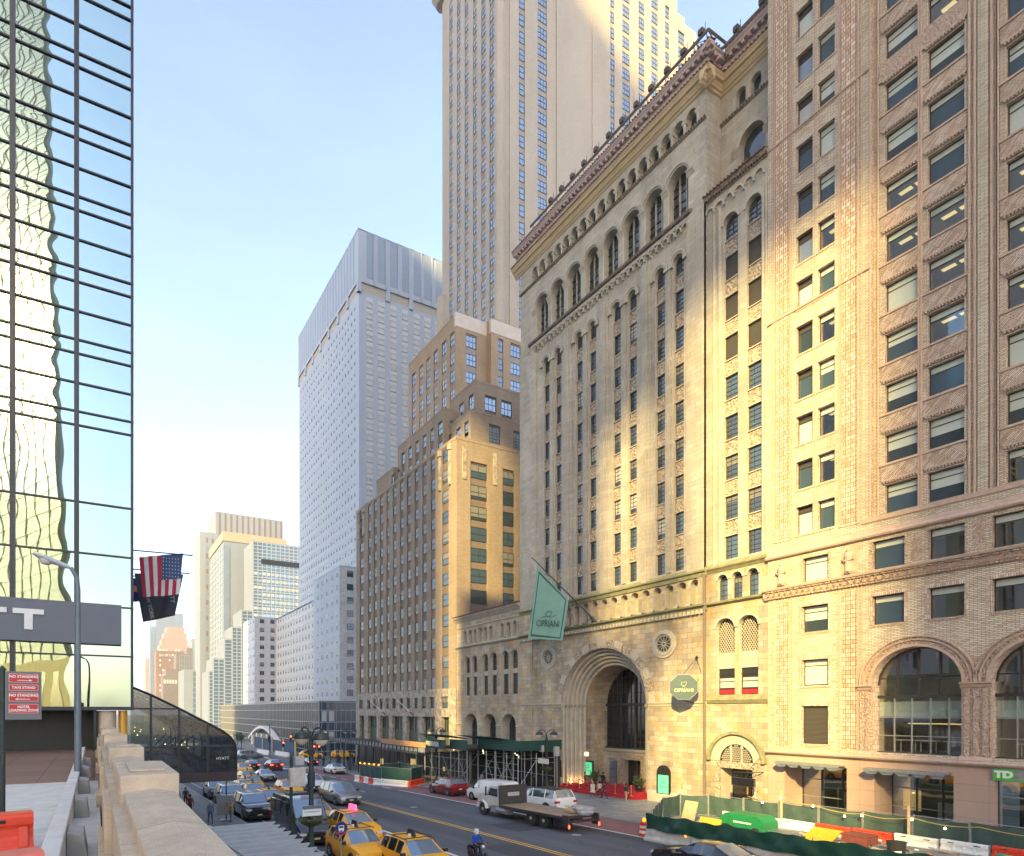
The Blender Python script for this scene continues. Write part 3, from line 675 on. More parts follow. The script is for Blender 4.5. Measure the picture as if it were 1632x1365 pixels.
# ================================================================== the savings bank (stone, Romanesque)
bk = thing("stone_bank_building", "tall limestone building with a huge round-arched portal and a tiled cornice with small arcades", "building", (50, 45, -1.5))
YC = [52.5, 47.3, 42.1, 36.95]; CO, CH = .98, .52
ZB = 19.9; RWS = [ZB + 3.31 * k for k in range(9)]
def win_cells(c, hw, rows, h=1.95): return [(c - hw, c + hw, z, z + h) for z in rows]
# shaft wall with full-height window channels
mb = MB(); hl = []; cells = []; top_cells = []
chs = [c + s * CO for c in YC for s in (-1, 1)]
for u in chs: hl.append((u - CH, u + CH, ZB, 48.1, .42, True)); cells += win_cells(u, CH, RWS[:8])
facade(mb, P0, 33.3, 58.1, 19.4, 50.75, hl, 0, 1)
mb.build("wall", [M['stone'], M['stone_p']], bk)
side = [(31.15, .62), (29.2, .62)]
mb2 = MB(); hl2 = []; cells2 = []
for u, hw in side: hl2.append((u - hw, u + hw, ZB, 48.25, .42, True)); cells2 += win_cells(u, hw, RWS[:8])
PS = PN(XF + .12)
facade(mb2, PS, 28.03, 33.3, 19.4, 51.0, hl2, 0, 1); mb2.build("wall", [M['stone'], M['stone_p']], bk)
for u, hw, PP, dx in [(u, CH, P0, 0) for u in chs] + [(u, hw, PS, 0) for u, hw in side]:
    for k, z in enumerate(RWS):
        if k: mb = MB(); pbox(mb, PP, u - hw + .02, u + hw - .02, z - 1.28, z - .08, -.42, -.22, 0); pbox(mb, PP, u - hw, u + hw, z - .08, z, -.42, -.12, 1); pbox(mb, PP, u - hw, u + hw, z - 1.36, z - 1.28, -.42, -.14, 1); mb.build("spandrel_panel", [M['carve'], M['stone_p']], bk)
windows(bk, 'bars', 'N', XF, cells, .36, seed=21); windows(bk, 'bars', 'N', XF + .12, [c for k, c in enumerate(cells2) if k % 8 < 5], .36, seed=22)
windows(bk, 'dark', 'N', XF + .12, [c for k, c in enumerate(cells2) if k % 8 >= 5], .33, name='louvre', seed=2)
for u, hw, X in [(u, CH, XF) for u in chs] + [(u, hw, XF + .12) for u, hw in side]:
    mb = MB(); PD = PN(X + .36); zt = 48.1 if hw < .6 else 48.25; z0 = RWS[8]
    mb.face([PD(u + hw, z0), PD(u - hw, z0)][::-1] + [PD(x, y) for x, y in arc(u, zt - hw, hw, 10)], 0)
    for k in range(4): pbox(mb, PD, u - hw, u + hw, z0 + .4 * k, z0 + .4 * k + .04, 0, .05, 1)
    pbox(mb, PD, u - .03, u + .03, z0, zt - .05, 0, .06, 1)
    mb.build("arched_sash", [M['glass_n'], M['frame']], bk)
# piers, shafts and hoods
mb = MB()
for c in (49.9, 44.7, 39.5): pbox(mb, P0, c - .55, c + .55, 19.4, 49.5, -.01, .2, 0); pbox(mb, P0, c - .28, c + .28, 19.4, 49.5, .19, .32, 0)
pbox(mb, P0, 55.2, 58.1, 19.4, 50.7, -.01, .18, 0); pbox(mb, P0, 33.3, 35.0, 19.4, 50.7, -.01, .24, 0)
for c in YC: pbox(mb, P0, c - .2, c + .2, ZB, 47.4, -.01, .14, 0)
for u in (33.45, 33.75, 28.2, 28.45, 32.1, 32.6): mb.tube([P0(u, 19.4, .05 if u > 33 else -.1), P0(u, 49.4, .05 if u > 33 else -.1)], .13, 8, 0)
mb.build("pier", [M['stone']], bk)
mb = MB()
for u in chs: ring(mb, P0, u, 48.1 - CH, CH + .02, CH + .2, -.02, .16, 0); ring(mb, P0, u, 48.1 - CH, CH + .2, CH + .36, -.02, .24, 0)
for u, hw in side: ring(mb, PS, u, 48.25 - hw, hw + .02, hw + .2, -.02, .14, 0)
for u in chs:
    for s in (-1, 1): pbox(mb, P0, u + s * .74 - .2, u + s * .74 + .2, 47.3, 47.56, -.01, .26, 0)
k = 34.9
while k < 56.1: ring(mb, P0, k + .33, 50.05, .22, .33, .0, .26, 0, 8); pbox(mb, P0, k - .06, k + .06, 49.75, 50.08, 0, .28, 0); k += .66
k = 28.3
while k < 32.6: ring(mb, PS, k + .42, 49.6, .3, .42, .0, .2, 0, 8); pbox(mb, PS, k - .06, k + .06, 49.3, 49.63, 0, .22, 0); k += .84
pbox(mb, P0, 34.9, 56.1, 50.38, 50.7, -.01, .26, 0)
mb.build("corbel_table", [M['stone_p']], bk)
mb = MB(); mould(mb, P0, 34.6, 56.3, [(50.7, 0), (50.72, .3), (50.9, .42), (51.05, .46), (51.22, .1), (51.22, 0)], 0)
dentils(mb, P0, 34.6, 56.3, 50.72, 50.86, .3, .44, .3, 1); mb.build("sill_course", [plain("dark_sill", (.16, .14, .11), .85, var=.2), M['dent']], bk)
# gallery storey: eight tall arches
GA = [36.05 + 2.6 * k for k in range(8)]; AC = [34.74 + 1.3 * k for k in range(17)]
hl = [(u - 1.05, u + 1.05, 51.35, 55.85, .95, True) for u in GA] + [(u - .54, u + .54, 58.28, 59.98, .8, True) for u in AC]
mb = MB(); facade(mb, P0, 33.3, 58.1, 50.75, 60.6, hl, 0, 1); mb.build("wall", [M['stone'], M['stone_p']], bk)
mb = MB()
for u in GA: ring(mb, P0, u, 54.8, 1.05, 1.2, -.02, .1, 0, 16); ring(mb, P0, u, 54.8, 1.2, 1.36, -.02, .2, 0, 16)
mb.build("arch_hood", [M['stone_p']], bk)
for u in [GA[0] - 1.3] + [g + 1.3 for g in GA]:
    mb = MB(); mould(mb, P0, u - .36, u + .36, [(54.25, 0), (54.3, .04), (54.6, .16), (54.66, .24), (54.8, .26), (54.81, 0)], 0); mb.build("capital", [M['stone_p']], bk)
    mb = MB(); mb.tube([P0(u - .25, 51.3, -.1), P0(u - .25, 54.3, -.1)], .1, 8, 0); mb.build("shaft", [M['stone_p']], bk)
for u in [AC[0] - .65] + [a + .65 for a in AC]:
    mb = MB(); mb.tube([P0(u, 58.3, -.05), P0(u, 59.2, -.05)], .12, 8, 0)
    mould(mb, P0, u - .22, u + .22, [(59.12, -.3), (59.2, .04), (59.4, .1), (59.48, .1), (59.49, 0)], 0); mb.build("colonnette", [M['stone_p']], bk)

mb = MB(); mould(mb, P0, 33.2, 58.2, [(57.95, 0), (58.0, .16), (58.22, .2), (58.28, .05), (58.28, 0)], 0)
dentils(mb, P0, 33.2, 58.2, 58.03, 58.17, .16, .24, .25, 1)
mould(mb, PN(XF + 2), 28.03, 33.3, [(57.95, 0), (58.0, .16), (58.22, .2), (58.28, .05), (58.28, 0)], 0)
dentils(mb, PN(XF + 2), 28.03, 33.3, 58.03, 58.17, .16, .24, .25, 1)
mb.build("string_course", [M['carve'], M['dent']], bk)
for u in GA:
    mb = MB(); PD = PN(XF + .85)
    mb.face([PD(u + 1.05, 51.35), PD(u - 1.05, 51.35)][::-1] + [PD(x, y) for x, y in arc(u, 54.8, 1.05, 12)], 0)
    for t in (-.35, .35): pbox(mb, PD, u + t - .06, u + t + .06, 51.35, 55.7, 0, .14, 2)
    for z in (51.4, 52.6, 53.3, 54.2, 54.9): pbox(mb, PD, u - 1.05, u + 1.05, z, z + .06, 0, .1, 1)
    pbox(mb, PD, u - 1.05, u + 1.05, 51.35, 52.6, .0, .03, 1)
    mb.build("arched_window", [M['glass_n'], M['frame'], M['stone_p']], bk)
mb = MB(); PD = PN(XF + .78); mb.face([PD(33.4, 58.2), PD(58, 58.2), PD(58, 60), PD(33.4, 60)]); mb.build("gallery_glazing", [M['glass_n']], bk)
# the side bay's roof and the wall set back behind it
mb = MB(); PB = PN(XF + 2)
hl = [(29.45, 31.55, 51.9, 55.85, .6, True), (31.1, 31.96, 58.28, 59.9, .6, True), (29.8, 30.66, 58.28, 59.9, .6, True)]
facade(mb, PB, 28.03, 33.3, 50.5, 60.6, hl, 0, 1); PWm = PW(33.3)
facade(mb, PWm, XF, XF + 2, 50.5, 60.6, [], 0); facade(mb, PWm, XF - .24, XF + .2, 19.4, 50.7, [], 0)
ring(mb, PB, 30.5, 54.8, 1.05, 1.36, -.02, .18, 1, 16)
for u in (29.2, 31.8): mould(mb, PB, u - .36, u + .36, [(54.25, 0), (54.3, .04), (54.6, .16), (54.8, .26), (54.81, 0)], 1)
for u in (29.15, 30.88, 32.2): mb.tube([PB(u, 58.3, -.1), PB(u, 59.4, -.1)], .13, 8, 1)
for a, b, z0, z1 in ((29.45, 31.55, 51.9, 55.9), (29.6, 32.1, 58.2, 60)): pbox(mb, PN(XF + 2.5), a, b, z0, z1, -.02, 0, 2)
mb.build("setback_wall", [M['stone'], M['stone_p'], M['glass_n']], bk)
def tile_edge(mb, P, u0, u1, v, w0, w1, rise, m=0, p=.3):
    mb.face([P(u0, v, w1), P(u1, v, w1), P(u1, v + rise, w0), P(u0, v + rise, w0)], m)
    n = int((u1 - u0) / p)
    for k in range(n):
        u = u0 + (k + .5) * (u1 - u0) / n
        mb.tube([P(u, v + .05, w1 + .06), P(u, v + rise + .05, w0)], .085, 5, m)
cp = [(0, 0), (.08, .12), (.2, .16), (.28, .3), (.42, .34), (.5, .42), (.62, .46), (.7, .66), (.85, .7), (1.0, .82), (1.1, .86), (1.12, 0)]
def corn(P, u0, u1, base, prof, name, m, mats_):
    mb = MB(); mould(mb, P, u0, u1, [(base + v, w_) for v, w_ in prof], 0); return mb.build(name, mats_, bk)
for P, a, b in ((P0, 32.45, 59.0), (PN(XF + 2), 28.03, 33.3), ):
    corn(P, a, b, 60.5, cp, "cornice", 0, [M['buff']])
mb = MB(); mould(mb, PWm, XF - .84, XF + 2, [(60.5 + v, w_) for v, w_ in cp], 0); mb.build("cornice", [M['buff']], bk)
cp2 = [(0, 0), (.05, .08), (.28, .1), (.32, .5), (.5, .56), (.6, .66), (.72, .7), (.75, 0)]
mt = MB()
for P, a, b in ((P0, 32.45, 59.0), (PN(XF + 2), 28.03, 32.5)):
    tile_edge(mt, P, a, b, 61.6, .2, .9, .3)
    corn(P, a, b, 62.95, cp2, "upper_cornice", 0, [M['mauve']])
    tile_edge(mt, P, a, b, 63.7, -.2, .72, .35)
tile_edge(mt, PWm, XF - .8, XF + 1.2, 61.6, .2, .9, .3); tile_edge(mt, PWm, XF - .5, XF + 1.2, 63.7, -.2, .72, .35)
tile_edge(mt, PS, 28.03, 33.4, 50.95, -2.1, .55, .9)
mt.build("roof_tiles", [M['rtile']], bk)
mb = MB(); mould(mb, PWm, XF - .7, XF + 2, [(62.95 + v, w_) for v, w_ in cp2], 0); mb.build("upper_cornice", [M['mauve']], bk)
mb = MB(); facade(mb, PN(XF - .15), 33.1, 58.3, 61.6, 63.1, [], 0); facade(mb, PN(XF + 1.9), 28.03, 33.1, 61.6, 63.1, [], 0); facade(mb, PW(33.1), XF - .15, XF + 1.9, 61.6, 63.1, [], 0)
k = 33.0
while k < 58.6: pbox(mb, P0, k, k + .2, 63.0, 63.26, .1, .48, 0); k += .55
k = 28.2
while k < 32.3: pbox(mb, PN(XF + 2), k, k + .2, 63.0, 63.26, .1, .48, 0); k += .55
for k in (XF - .3, XF + .3, XF + .9): pbox(mb, PWm, k, k + .2, 63.0, 63.26, .1, .6, 0)
mb.build("attic_wall", [M['mauve']], bk)
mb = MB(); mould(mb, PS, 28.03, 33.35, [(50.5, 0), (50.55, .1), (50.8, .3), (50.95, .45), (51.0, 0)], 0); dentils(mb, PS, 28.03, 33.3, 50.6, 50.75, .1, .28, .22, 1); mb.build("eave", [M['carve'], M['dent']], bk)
mb = MB(); mb.box(XF + .1, XF + 30, 33.3, 58.1, 63.2, 63.6); mb.box(XF + 2.1, XF + 30, 28.05, 33.3, 63.2, 63.6); mb.face([(XF + .01, 58.1, -3), (XF + .01, 58.1, 63.4), (XF + 30, 58.1, 63.4), (XF + 30, 58.1, -3)])
mb.build("roof", [M['stone_p']], bk)
# banking-hall base: portal, roses, blind arcade
PC, PRD, PSP = 45.05, 5.72, 8.1
AL = [34.36 + 1.3 * k for k in range(18)]
hl = [(PC - PRD, PC + PRD, -3, PSP + PRD, .5, True)] + [(u - .45, u + .45, 16.6, 18.8, .75, True) for u in AL if not 56.6 < u]
mb = MB(); facade(mb, P0, 33.3, 58.1, -3, 19.45, hl, 0, 1); pbox(mb, P0, 55.9, 58.1, -3, 19.4, -.01, .12, 0); pbox(mb, P0, 33.3, 34.0, -3, 19.4, -.01, .1, 0)
for X_, (a, b) in ((33.3, (0, 0)),): facade(mb, PW(33.3), XF, XF + .2, -3, 19.4, [], 0)
mb.build("wall", [M['stone2'], M['stone_p']], bk)
mb = MB(); pbox(mb, PN(XF + .72), 33.5, 57.8, 16.5, 18.9, -.1, 0, 0); mb.build("arcade_back_wall", [M['stone_p']], bk)
mb = MB()
for u in [AL[0] - .65] + [a + .65 for a in AL[:17]]:
    mb.tube([P0(u, 16.75, -.12), P0(u, 17.95, -.12)], .12, 8, 0); mould(mb, P0, u - .24, u + .24, [(17.92, -.3), (17.96, .0), (18.12, .08), (18.2, .09), (18.21, 0)], 0)
    pbox(mb, P0, u - .2, u + .2, 16.6, 16.76, -.3, .05, 0)
mb.build("blind_arcade", [M['stone_p']], bk)
mb = MB(); mould(mb, P0, 33.2, 58.2, [(18.85, 0), (18.9, .12), (19.2, .18), (19.3, .34), (19.42, .36), (19.75, .0)], 0)
mould(mb, P0, 33.2, 58.2, [(15.95, 0), (16.0, .14), (16.3, .2), (16.36, .46), (16.5, .5), (16.6, .1), (16.6, 0)], 0)
mould(mb, PS, 28.03, 33.3, [(18.95, 0), (19.2, .18), (19.3, .3), (19.42, .32), (19.75, .0)], 0); mould(mb, PS, 28.03, 33.3, [(16.2, 0), (16.36, .3), (16.5, .34), (16.6, 0)], 0)
mb.build("mossy_ledge", [M['moss']], bk)
mb = MB(); dentils(mb, P0, 33.3, 58.1, 15.72, 16.06, .0, .34, .42, 0, .5); mb.build("corbel", [M['stone_p']], bk)
# the portal's stepped orders, splayed barrel and glazed screen
mb = MB(); r_ = PRD
mb2 = MB()
for k in range(5):
    d = .5 + .32 * k; rn = PRD - .34 * (k + 1)
    Pk = PN(XF + d)
    ring(mb, Pk, PC, PSP, rn, r_, -.0, .001, 0, 32); 
    for s in (-1, 1): mb.face([Pk(PC + s * r_, -3), Pk(PC + s * rn, -3), Pk(PC + s * rn, PSP), Pk(PC + s * r_, PSP)], 0)
    A = arc(PC, PSP, rn, 32); rows = [[Pk(PC + rn, -3)] + [Pk(x, y) for x, y in A] + [Pk(PC - rn, -3)]]
    d2 = .32 if k < 4 else 3.2; rows.append([(p[0] + d2, p[1], p[2]) for p in rows[0]]); mb.grid(rows, 0 if k < 4 else 2)
    for s in (-1, 1): mb2.tube([Pk(PC + s * (rn + .16), -1.0, .07), Pk(PC + s * (rn + .16), PSP - .3, .07)], .13, 8, 0); pbox(mb2, Pk, PC + s * (rn + .16) - .17, PC + s * (rn + .16) + .17, PSP - .34, PSP - .02, -.05, .2, 1)
    mb2.grid([[Pk(x, y, w_) for x, y in arc(PC, PSP, rr_, 32)] for rr_, w_ in ((rn + .02, .0), (rn + .05, .1), (rn + .16, .15), (rn + .27, .1), (rn + .3, 0))], 0)
    r_ = rn
mb.build("portal_reveal", [M['stone_p'], M['stone'], M['stone2']], bk)
mb2.build("portal_order", [M['stone_p'], M['carve']], bk, smooth=True)
XG = XF + .5 + .32 * 4 + 3.2
mb = MB(); ring(mb, P0, PC, PSP, PRD, PRD + .16, -.02, .14, 1, 36)
n = 17
for k in range(n):
    a0 = math.pi * (k + .04) / n; a1 = math.pi * (k + .96) / n
    ring(mb, P0, PC, PSP, PRD + .18, PRD + .86, -.02, .06 if k % 2 else .09, 2 if k % 2 else 0, 3, a0, a1)
mb.build("voussoir", [M['stone_p'], M['carve'], M['carve']], bk)
mb = MB(); PG = PN(XG); rr = r_
mb.face([PG(PC + rr, 3.2), PG(PC - rr, 3.2)][::-1] + [PG(x, y) for x, y in arc(PC, PSP, rr, 24)], 1)
for t in [-3.1 + .62 * k for k in range(11)]:
    if abs(t) < rr: pbox(mb, PG, PC + t - .035, PC + t + .035, 3.2, PSP + math.sqrt(rr * rr - t * t), .0, .07, 0)
for k in range(13): pbox(mb, PG, PC - rr, PC + rr, 3.3 + .72 * k, 3.34 + .72 * k, .002, .06, 0) if 3.3 + .72 * k < PSP else None
for z in (9.3, 10.2, 11.0): hwz = math.sqrt(rr * rr - (z - PSP) ** 2); pbox(mb, PG, PC - hwz, PC + hwz, z, z + .05, .002, .06, 0)
for t in (-1.9, 1.9, 0): pbox(mb, PG, PC + t - .1, PC + t + .1, 3.2, PSP + math.sqrt(rr * rr - t * t), .0, .16, 0)
pbox(mb, PG, PC - rr, PC + rr, 7.9, 8.2, 0, .2, 0); pbox(mb, PG, PC - rr, PC + rr, 3.1, 3.4, 0, .3, 0)
mb.build("portal_screen", [M['frame'], glassy("old_dark_glass", (.01, .012, .016), .08)], bk)
mb = MB(); PD = PN(XG - .6)
facade(mb, PD, PC - rr, PC + rr, -2, 3.25, [(PC - 1.1, PC + 1.2, -2, 2.15, .8, False), (PC - 3.3, PC - 2.2, -2, 2.15, .5, False), (PC + 2.2, PC + 3.3, -2, 2.15, .5, False)], 0)
mb.face([PD(PC - rr, 3.25, 0), PD(PC + rr, 3.25, 0), PD(PC + rr, 3.25, -.7), PD(PC - rr, 3.25, -.7)], 0)
mould(mb, PD, PC - rr, PC + rr, [(2.9, 0), (2.95, .12), (3.1, .2), (3.27, .22), (3.28, 0)], 0)
for s in (-1, 1): pbox(mb, PD, PC + s * 1.35 - .14, PC + s * 1.35 + .14, -1.2, 2.3, 0, .12, 1); pbox(mb, PD, PC + s * 1.8 - .1, PC + s * 1.8 + .1, -1.2, 2.9, 0, .1, 1)
pbox(mb, PD, PC - 1.5, PC + 1.5, 2.3, 2.75, 0, .1, 1)
mb.build("doorcase", [M['stone'], M['carve']], bk)
mb = MB(); pbox(mb, PD, PC - 1.1, PC + 1.2, -1.5, 2.15, -.85, -.8, 0); pbox(mb, PD, PC - .15, PC - .05, -1.3, 2.1, -.8, -.7, 1)
pbox(mb, PN(XG - 1.6), PC + 1.1, PC + 1.18, -1.3, 2.05, 0, 1.0, 2)
for z in (-.6, .3, 1.2): pbox(mb, PN(XG - 1.6), PC + 1.08, PC + 1.2, z, z + .06, -.01, 1.02, 1)
mb.build("entrance_door", [M['black'], M['frame_b'], M['glass_s']], bk)
for c in (53.1, 37.48):
    mb = MB(); z = 13.5
    for r0, r1, w1 in ((1.02, 1.3, .12), (.9, 1.04, .2), (.78, .92, .06)): ring(mb, P0, c, z, r0, r1, -.02, w1, 0 if w1 != .06 else 1, 28, 0, 2 * math.pi)
    disc_fan(mb, P0, c, z, .82, .015, 2, True)
    ring(mb, P0, c, z, .13, .2, .0, .1, 1, 12, 0, 2 * math.pi)
    for k in range(12):
        t = 2 * math.pi * k / 12; mb.tube([P0(c + .18 * math.cos(t), z + .18 * math.sin(t), .06), P0(c + .62 * math.cos(t), z + .62 * math.sin(t), .06)], .032, 5, 1)
        t2 = t + math.pi / 12; ring(mb, P0, c + .66 * math.cos(t2), z + .66 * math.sin(t2), .1, .155, .0, .09, 1, 8, t2 - math.pi / 2, t2 + math.pi / 2)
    mb.build("rose_window", [M['stone_p'], M['stone_p'], M['black']], bk)
mb = MB()
for a, b in ((50.85, 58.2), (33.2, 39.25)):
    mould(mb, P0, a, b, [(7.75, 0), (7.8, .06), (8.0, .1), (8.05, .2), (8.18, .22), (8.2, 0)], 0)
    mould(mb, P0, a, b, [(-3, .14), (-.3, .14), (-.15, .1), (0, 0)], 0)
mb.tube([P0(33.3, -2, .22), P0(33.3, 19.0, .22)], .11, 8, 1)
mb.build("string_course", [M['stone_p'], plain("drain_pipe", (.14, .11, .09), .6)], bk)
# side bay's base: twin arched windows, three small arches, round-arched doorway
hl = [(30.8, 32.44, 8.72, 15.06, .55, True), (28.86, 30.47, 8.72, 15.06, .55, True)] + [(a, a + .88, 16.6, 18.72, .4, True) for a in (31.41, 30.16, 28.84)]
hl += [(29.27, 32.05, -3, 2.68, 1.6, False)]
mb = MB(); facade(mb, PS, 28.03, 33.3, -3, 19.45, hl, 0, 1); mb.build("wall", [M['stone2'], M['stone_p']], bk)
for a, b in ((30.8, 32.44), (28.86, 30.47)):
    mb = MB(); PD = PN(XF + .55); c = (a + b) / 2
    mb.face([PD(b, 8.7), PD(a, 8.7)][::-1] + [PD(x, y) for x, y in arc(c, 15.06 - (b - a) / 2, (b - a) / 2, 12)], 0)
    pbox(mb, PD, a, b, 10.9, 12.2, 0, .12, 1); pbox(mb, PD, a + .1, b - .1, 9.3, 10.1, .01, .03, 2); pbox(mb, PD, a, b, 8.8, 9.15, .01, .06, 3)
    for z in (9.2, 9.8, 10.4): pbox(mb, PD, a, b, z, z + .05, .02, .07, 4)
    for i in range(-9, 10):
        for sg_ in (-1, 1):
            q = []
            for j in range(25):
                z = 12.2 + j * .12; u = c + i * .21 + sg_ * (z - 12.2) * .62
                if abs(u - c) < (b - a) / 2 and (u - c) ** 2 + max(0, z - (15.06 - (b - a) / 2)) ** 2 < ((b - a) / 2 - .03) ** 2: q.append(PD(u, z, .05))
            if len(q) > 1: mb.tube([q[0], q[-1]], .028, 4, 1)
    mb.build("lattice_window", [M['black'], M['stone_p'], M['blind_w'], M['red_c'], M['frame']], bk)
for a in (31.41, 30.16, 28.84): windows(bk, 'bars', 'N', XF + .12, [(a, a + .88, 16.6, 18.3)], .34, seed=int(a * 9)); 
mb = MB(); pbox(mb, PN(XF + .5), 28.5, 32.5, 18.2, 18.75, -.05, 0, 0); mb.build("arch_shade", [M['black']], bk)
mb = MB()
for a in (31.41, 30.16, 28.84): ring(mb, PS, a + .44, 18.28, .45, .6, -.01, .1, 0, 12)
for c in (31.62, 29.66): ring(mb, PS, c, 14.24, .83, 1.0, -.01, .12, 0, 14)
ring(mb, PS, 30.66, 3.25, 2.22, 2.46, -.02, .34, 1, 28); ring(mb, PS, 30.66, 3.25, 1.42, 2.2, -.02, .08, 0, 24)
disc_fan(mb, PS, 30.66, 3.25, 1.42, .02, 2)
for t in (-.48, .42): pbox(mb, PS, 30.66 + t - .05, 30.66 + t + .05, 3.25, 4.55, .02, .1, 0)
for i in range(15):
    for j in range(8):
        u = -1.3 + .186 * i + (.09 if j % 2 else 0); z = .1 + .17 * j
        if u * u + z * z < 1.3 ** 2: ring(mb, PS, 30.66 + u, 3.25 + z, .045, .075, .01, .06, 0, 5, 0, 2 * math.pi)
pbox(mb, PS, 28.9, 32.4, 2.68, 3.22, -.01, .12, 3); pbox(mb, PS, 32.05, 32.45, -3, 2.68, -.01, .1, 3); pbox(mb, PS, 28.85, 29.27, -3, 2.68, -.01, .1, 3)
mould(mb, PS, 28.03, 33.3, [(7.95, 0), (8.0, .1), (8.3, .26), (8.4, .2), (8.72, 0)], 1)
mb.build("doorway_arch", [M['stone_p'], M['moss'], M['black'], M['carve']], bk)
mb = MB(); pbox(mb, PN(XF + 1.7), 29.0, 32.3, -2.5, 2.7, -.05, 0, 0); pbox(mb, PN(XF + 1.6), 30.6, 30.68, -1, 2.6, 0, .1, 1); pbox(mb, PN(XF + 1.6), 29.3, 32, 1.7, 1.8, 0, .1, 1); mb.build("entrance_door", [M['black'], M['wood']], bk)
# low wing
mb = MB(); WG = [(69.75, ), (65.1, ), (60.6, )]
wt = [70.5, 69.2, 67.9], [66.9, 65.6, 64.4], [62.0, 60.7, 59.5]
hl = []
for tri in ((70.5, 69.25, 68.05), (66.9, 65.65, 64.4), (62.0, 60.7, 59.4)): hl += [(u - .42, u + .42, 16.7, 18.6, .6, True) for u in tri]
ww = [(69.3, 70.7), (67.5, 68.9), (64.95, 66.4), (63.05, 64.5), (60.6, 62.1), (58.75, 60.2)]
hl += [(a, b, 9.5, 15.0, .5, True) for a, b in ww]
pw = [(67.5, 70.6), (63.2, 66.3), (59.1, 62.1)]
hl += [(a, b, -3.5, 7.0, 1.4, True) for a, b in pw]
facade(mb, P0, 58.1, 72.65, -4, 20.0, hl, 0, 1); mb.build("wing_wall", [M['stone2'], M['stone_p']], bk)
mb = MB(); cpw = [(0, 0), (.1, .12), (.35, .3), (.5, .5), (.7, .6), (.75, 0)]
mould(mb, P0, 58.1, 73.0, [(19.9 + v, w_) for v, w_ in cpw], 0); mould(mb, P0, 58.1, 72.8, [(16.2, 0), (16.3, .2), (16.45, .3), (16.6, 0)], 0)
mould(mb, P0, 58.1, 72.7, [(19.0, 0), (19.1, .12), (19.2, 0)], 0); [mould(mb, P0, a, b, [(5.4, 0), (5.45, .12), (5.55, 0)], 0) for a, b in ((58.1, 59.1), (62.1, 63.2), (66.3, 67.5), (70.6, 72.7))]
mb.build("wing_cornice", [M['stone_p']], bk)
mb = MB(); tile_edge(mb, P0, 58.1, 73.0, 20.65, -3.5, .62, 1.0); tile_edge(mb, PW(72.0 - 13.5), 0, 0.01, 0, 0, 0, 0) if False else None
mb.box(XF + 3.4, XF + 22, 58.3, 72.4, 20.0, 21.7); mb.build("wing_roof", [M['rtile']], bk)
mb = MB(); pbox(mb, PN(XF + .6), 58.5, 71.2, 16.6, 18.8, -.05, 0, 0)
for a, b in ww:
    PD = PN(XF + .5); pbox(mb, PD, a, b, 9.5, 15.2, -.05, 0, 1); pbox(mb, PD, a, b, 12.1, 12.7, 0, .16, 0); pbox(mb, PD, (a + b) / 2 - .05, (a + b) / 2 + .05, 9.5, 15, 0, .06, 2)
    for z in (10.2, 10.9, 11.6, 13.3, 14): pbox(mb, PD, a, b, z, z + .05, 0, .05, 2)
for a, b in pw:
    PD = PN(XF + 1.4); pbox(mb, PD, a, b, -3.5, 7.0, -.05, 0, 1)
    for k in range(5): u = a + (b - a) * k / 4; pbox(mb, PD, u - .04, u + .04, -3.5, 6.8, 0, .08, 2)
    for z in (1.5, 3, 4.5): pbox(mb, PD, a, b, z, z + .07, 0, .07, 2)
for tri in ((70.5, 69.25, 68.05), (66.9, 65.65, 64.4), (62.0, 60.7, 59.4)):
    for u, v in zip(tri, tri[1:]): mb.tube([P0((u + v) / 2, 16.75, -.1), P0((u + v) / 2, 18.1, -.1)], .12, 8, 0)
mb.build("wing_window", [M['stone_p'], M['glass_n'], M['frame']], bk)
# ================================================================== the brown stepped tower
ct = thing("stepped_brick_tower", "brown brick stepped skyscraper with a tall pale upper shaft, behind the stone bank's low wing", "building", (60, 85, -2.5))
def cols_n(X, ps): return [(on_x(b, 0, X)[0], on_x(a, 0, X)[0]) for a, b in ps]
def cols_w(Y, ps): return [(on_y(a, 0, Y)[0], on_y(b, 0, Y)[0]) for a, b in ps]
def colface(parent, typ, plane, u0, u1, v0, v1, cols, rows, h, style, mw, ms, seed=0, rec=.18, name='wall', cap=100, top=None, frac=.9):
    P = PN(plane) if typ == 'N' else PW(plane)
    rows = [z for z in rows if z > v0 - .5 and z + h < v1 - .5]
    if not rows: rows = [v0 + 1]
    mb = MB(); t = (top or rows[-1] + h + .25)
    facade(mb, P, u0, u1, v0, v1, [(a, b, max(v0, rows[0] - 1.2), t, rec, False) for a, b in cols], 0, 0)
    for a, b in cols: mb.face([P(a, max(v0, rows[0] - 1.2), -rec), P(b, max(v0, rows[0] - 1.2), -rec), P(b, t, -rec), P(a, t, -rec)], 1)
    mb.build(name, [mw, ms], parent)
    cells = [(a + .03, b - .03, z, z + h) for a, b in cols for z in rows]
    windows(parent, style, typ, plane, cells, rec - .05, seed=seed, cap=cap)
st = 3.07
cb_ = [(106.01, 107.85), (102.55, 103.96), (99.96, 101.31), (97.24, 98.61), (94.71, 95.91), (91.9, 93.33), (89.28, 90.61), (86.68, 88.05), (84.11, 85.41), (81.39, 82.81), (78.72, 80.13), (74.86, 76.74)]
rb = [10.72 + st * k for k in range(12)]
YW = 72.68
colface(ct, 'N', XF, YW, 109.6, 10.3, 46.9, cb_, rb, 1.75, 'sash', M['chan'], M['chan_sp'], 31)
colface(ct, 'W', YW, XF, 62, 6, 46.9, [(48.81, 51.77), (54.61, 56.76)], [z + .1 for z in rb], 2.05, 'sash2', M['chan'], M['chan_sp'], 32)
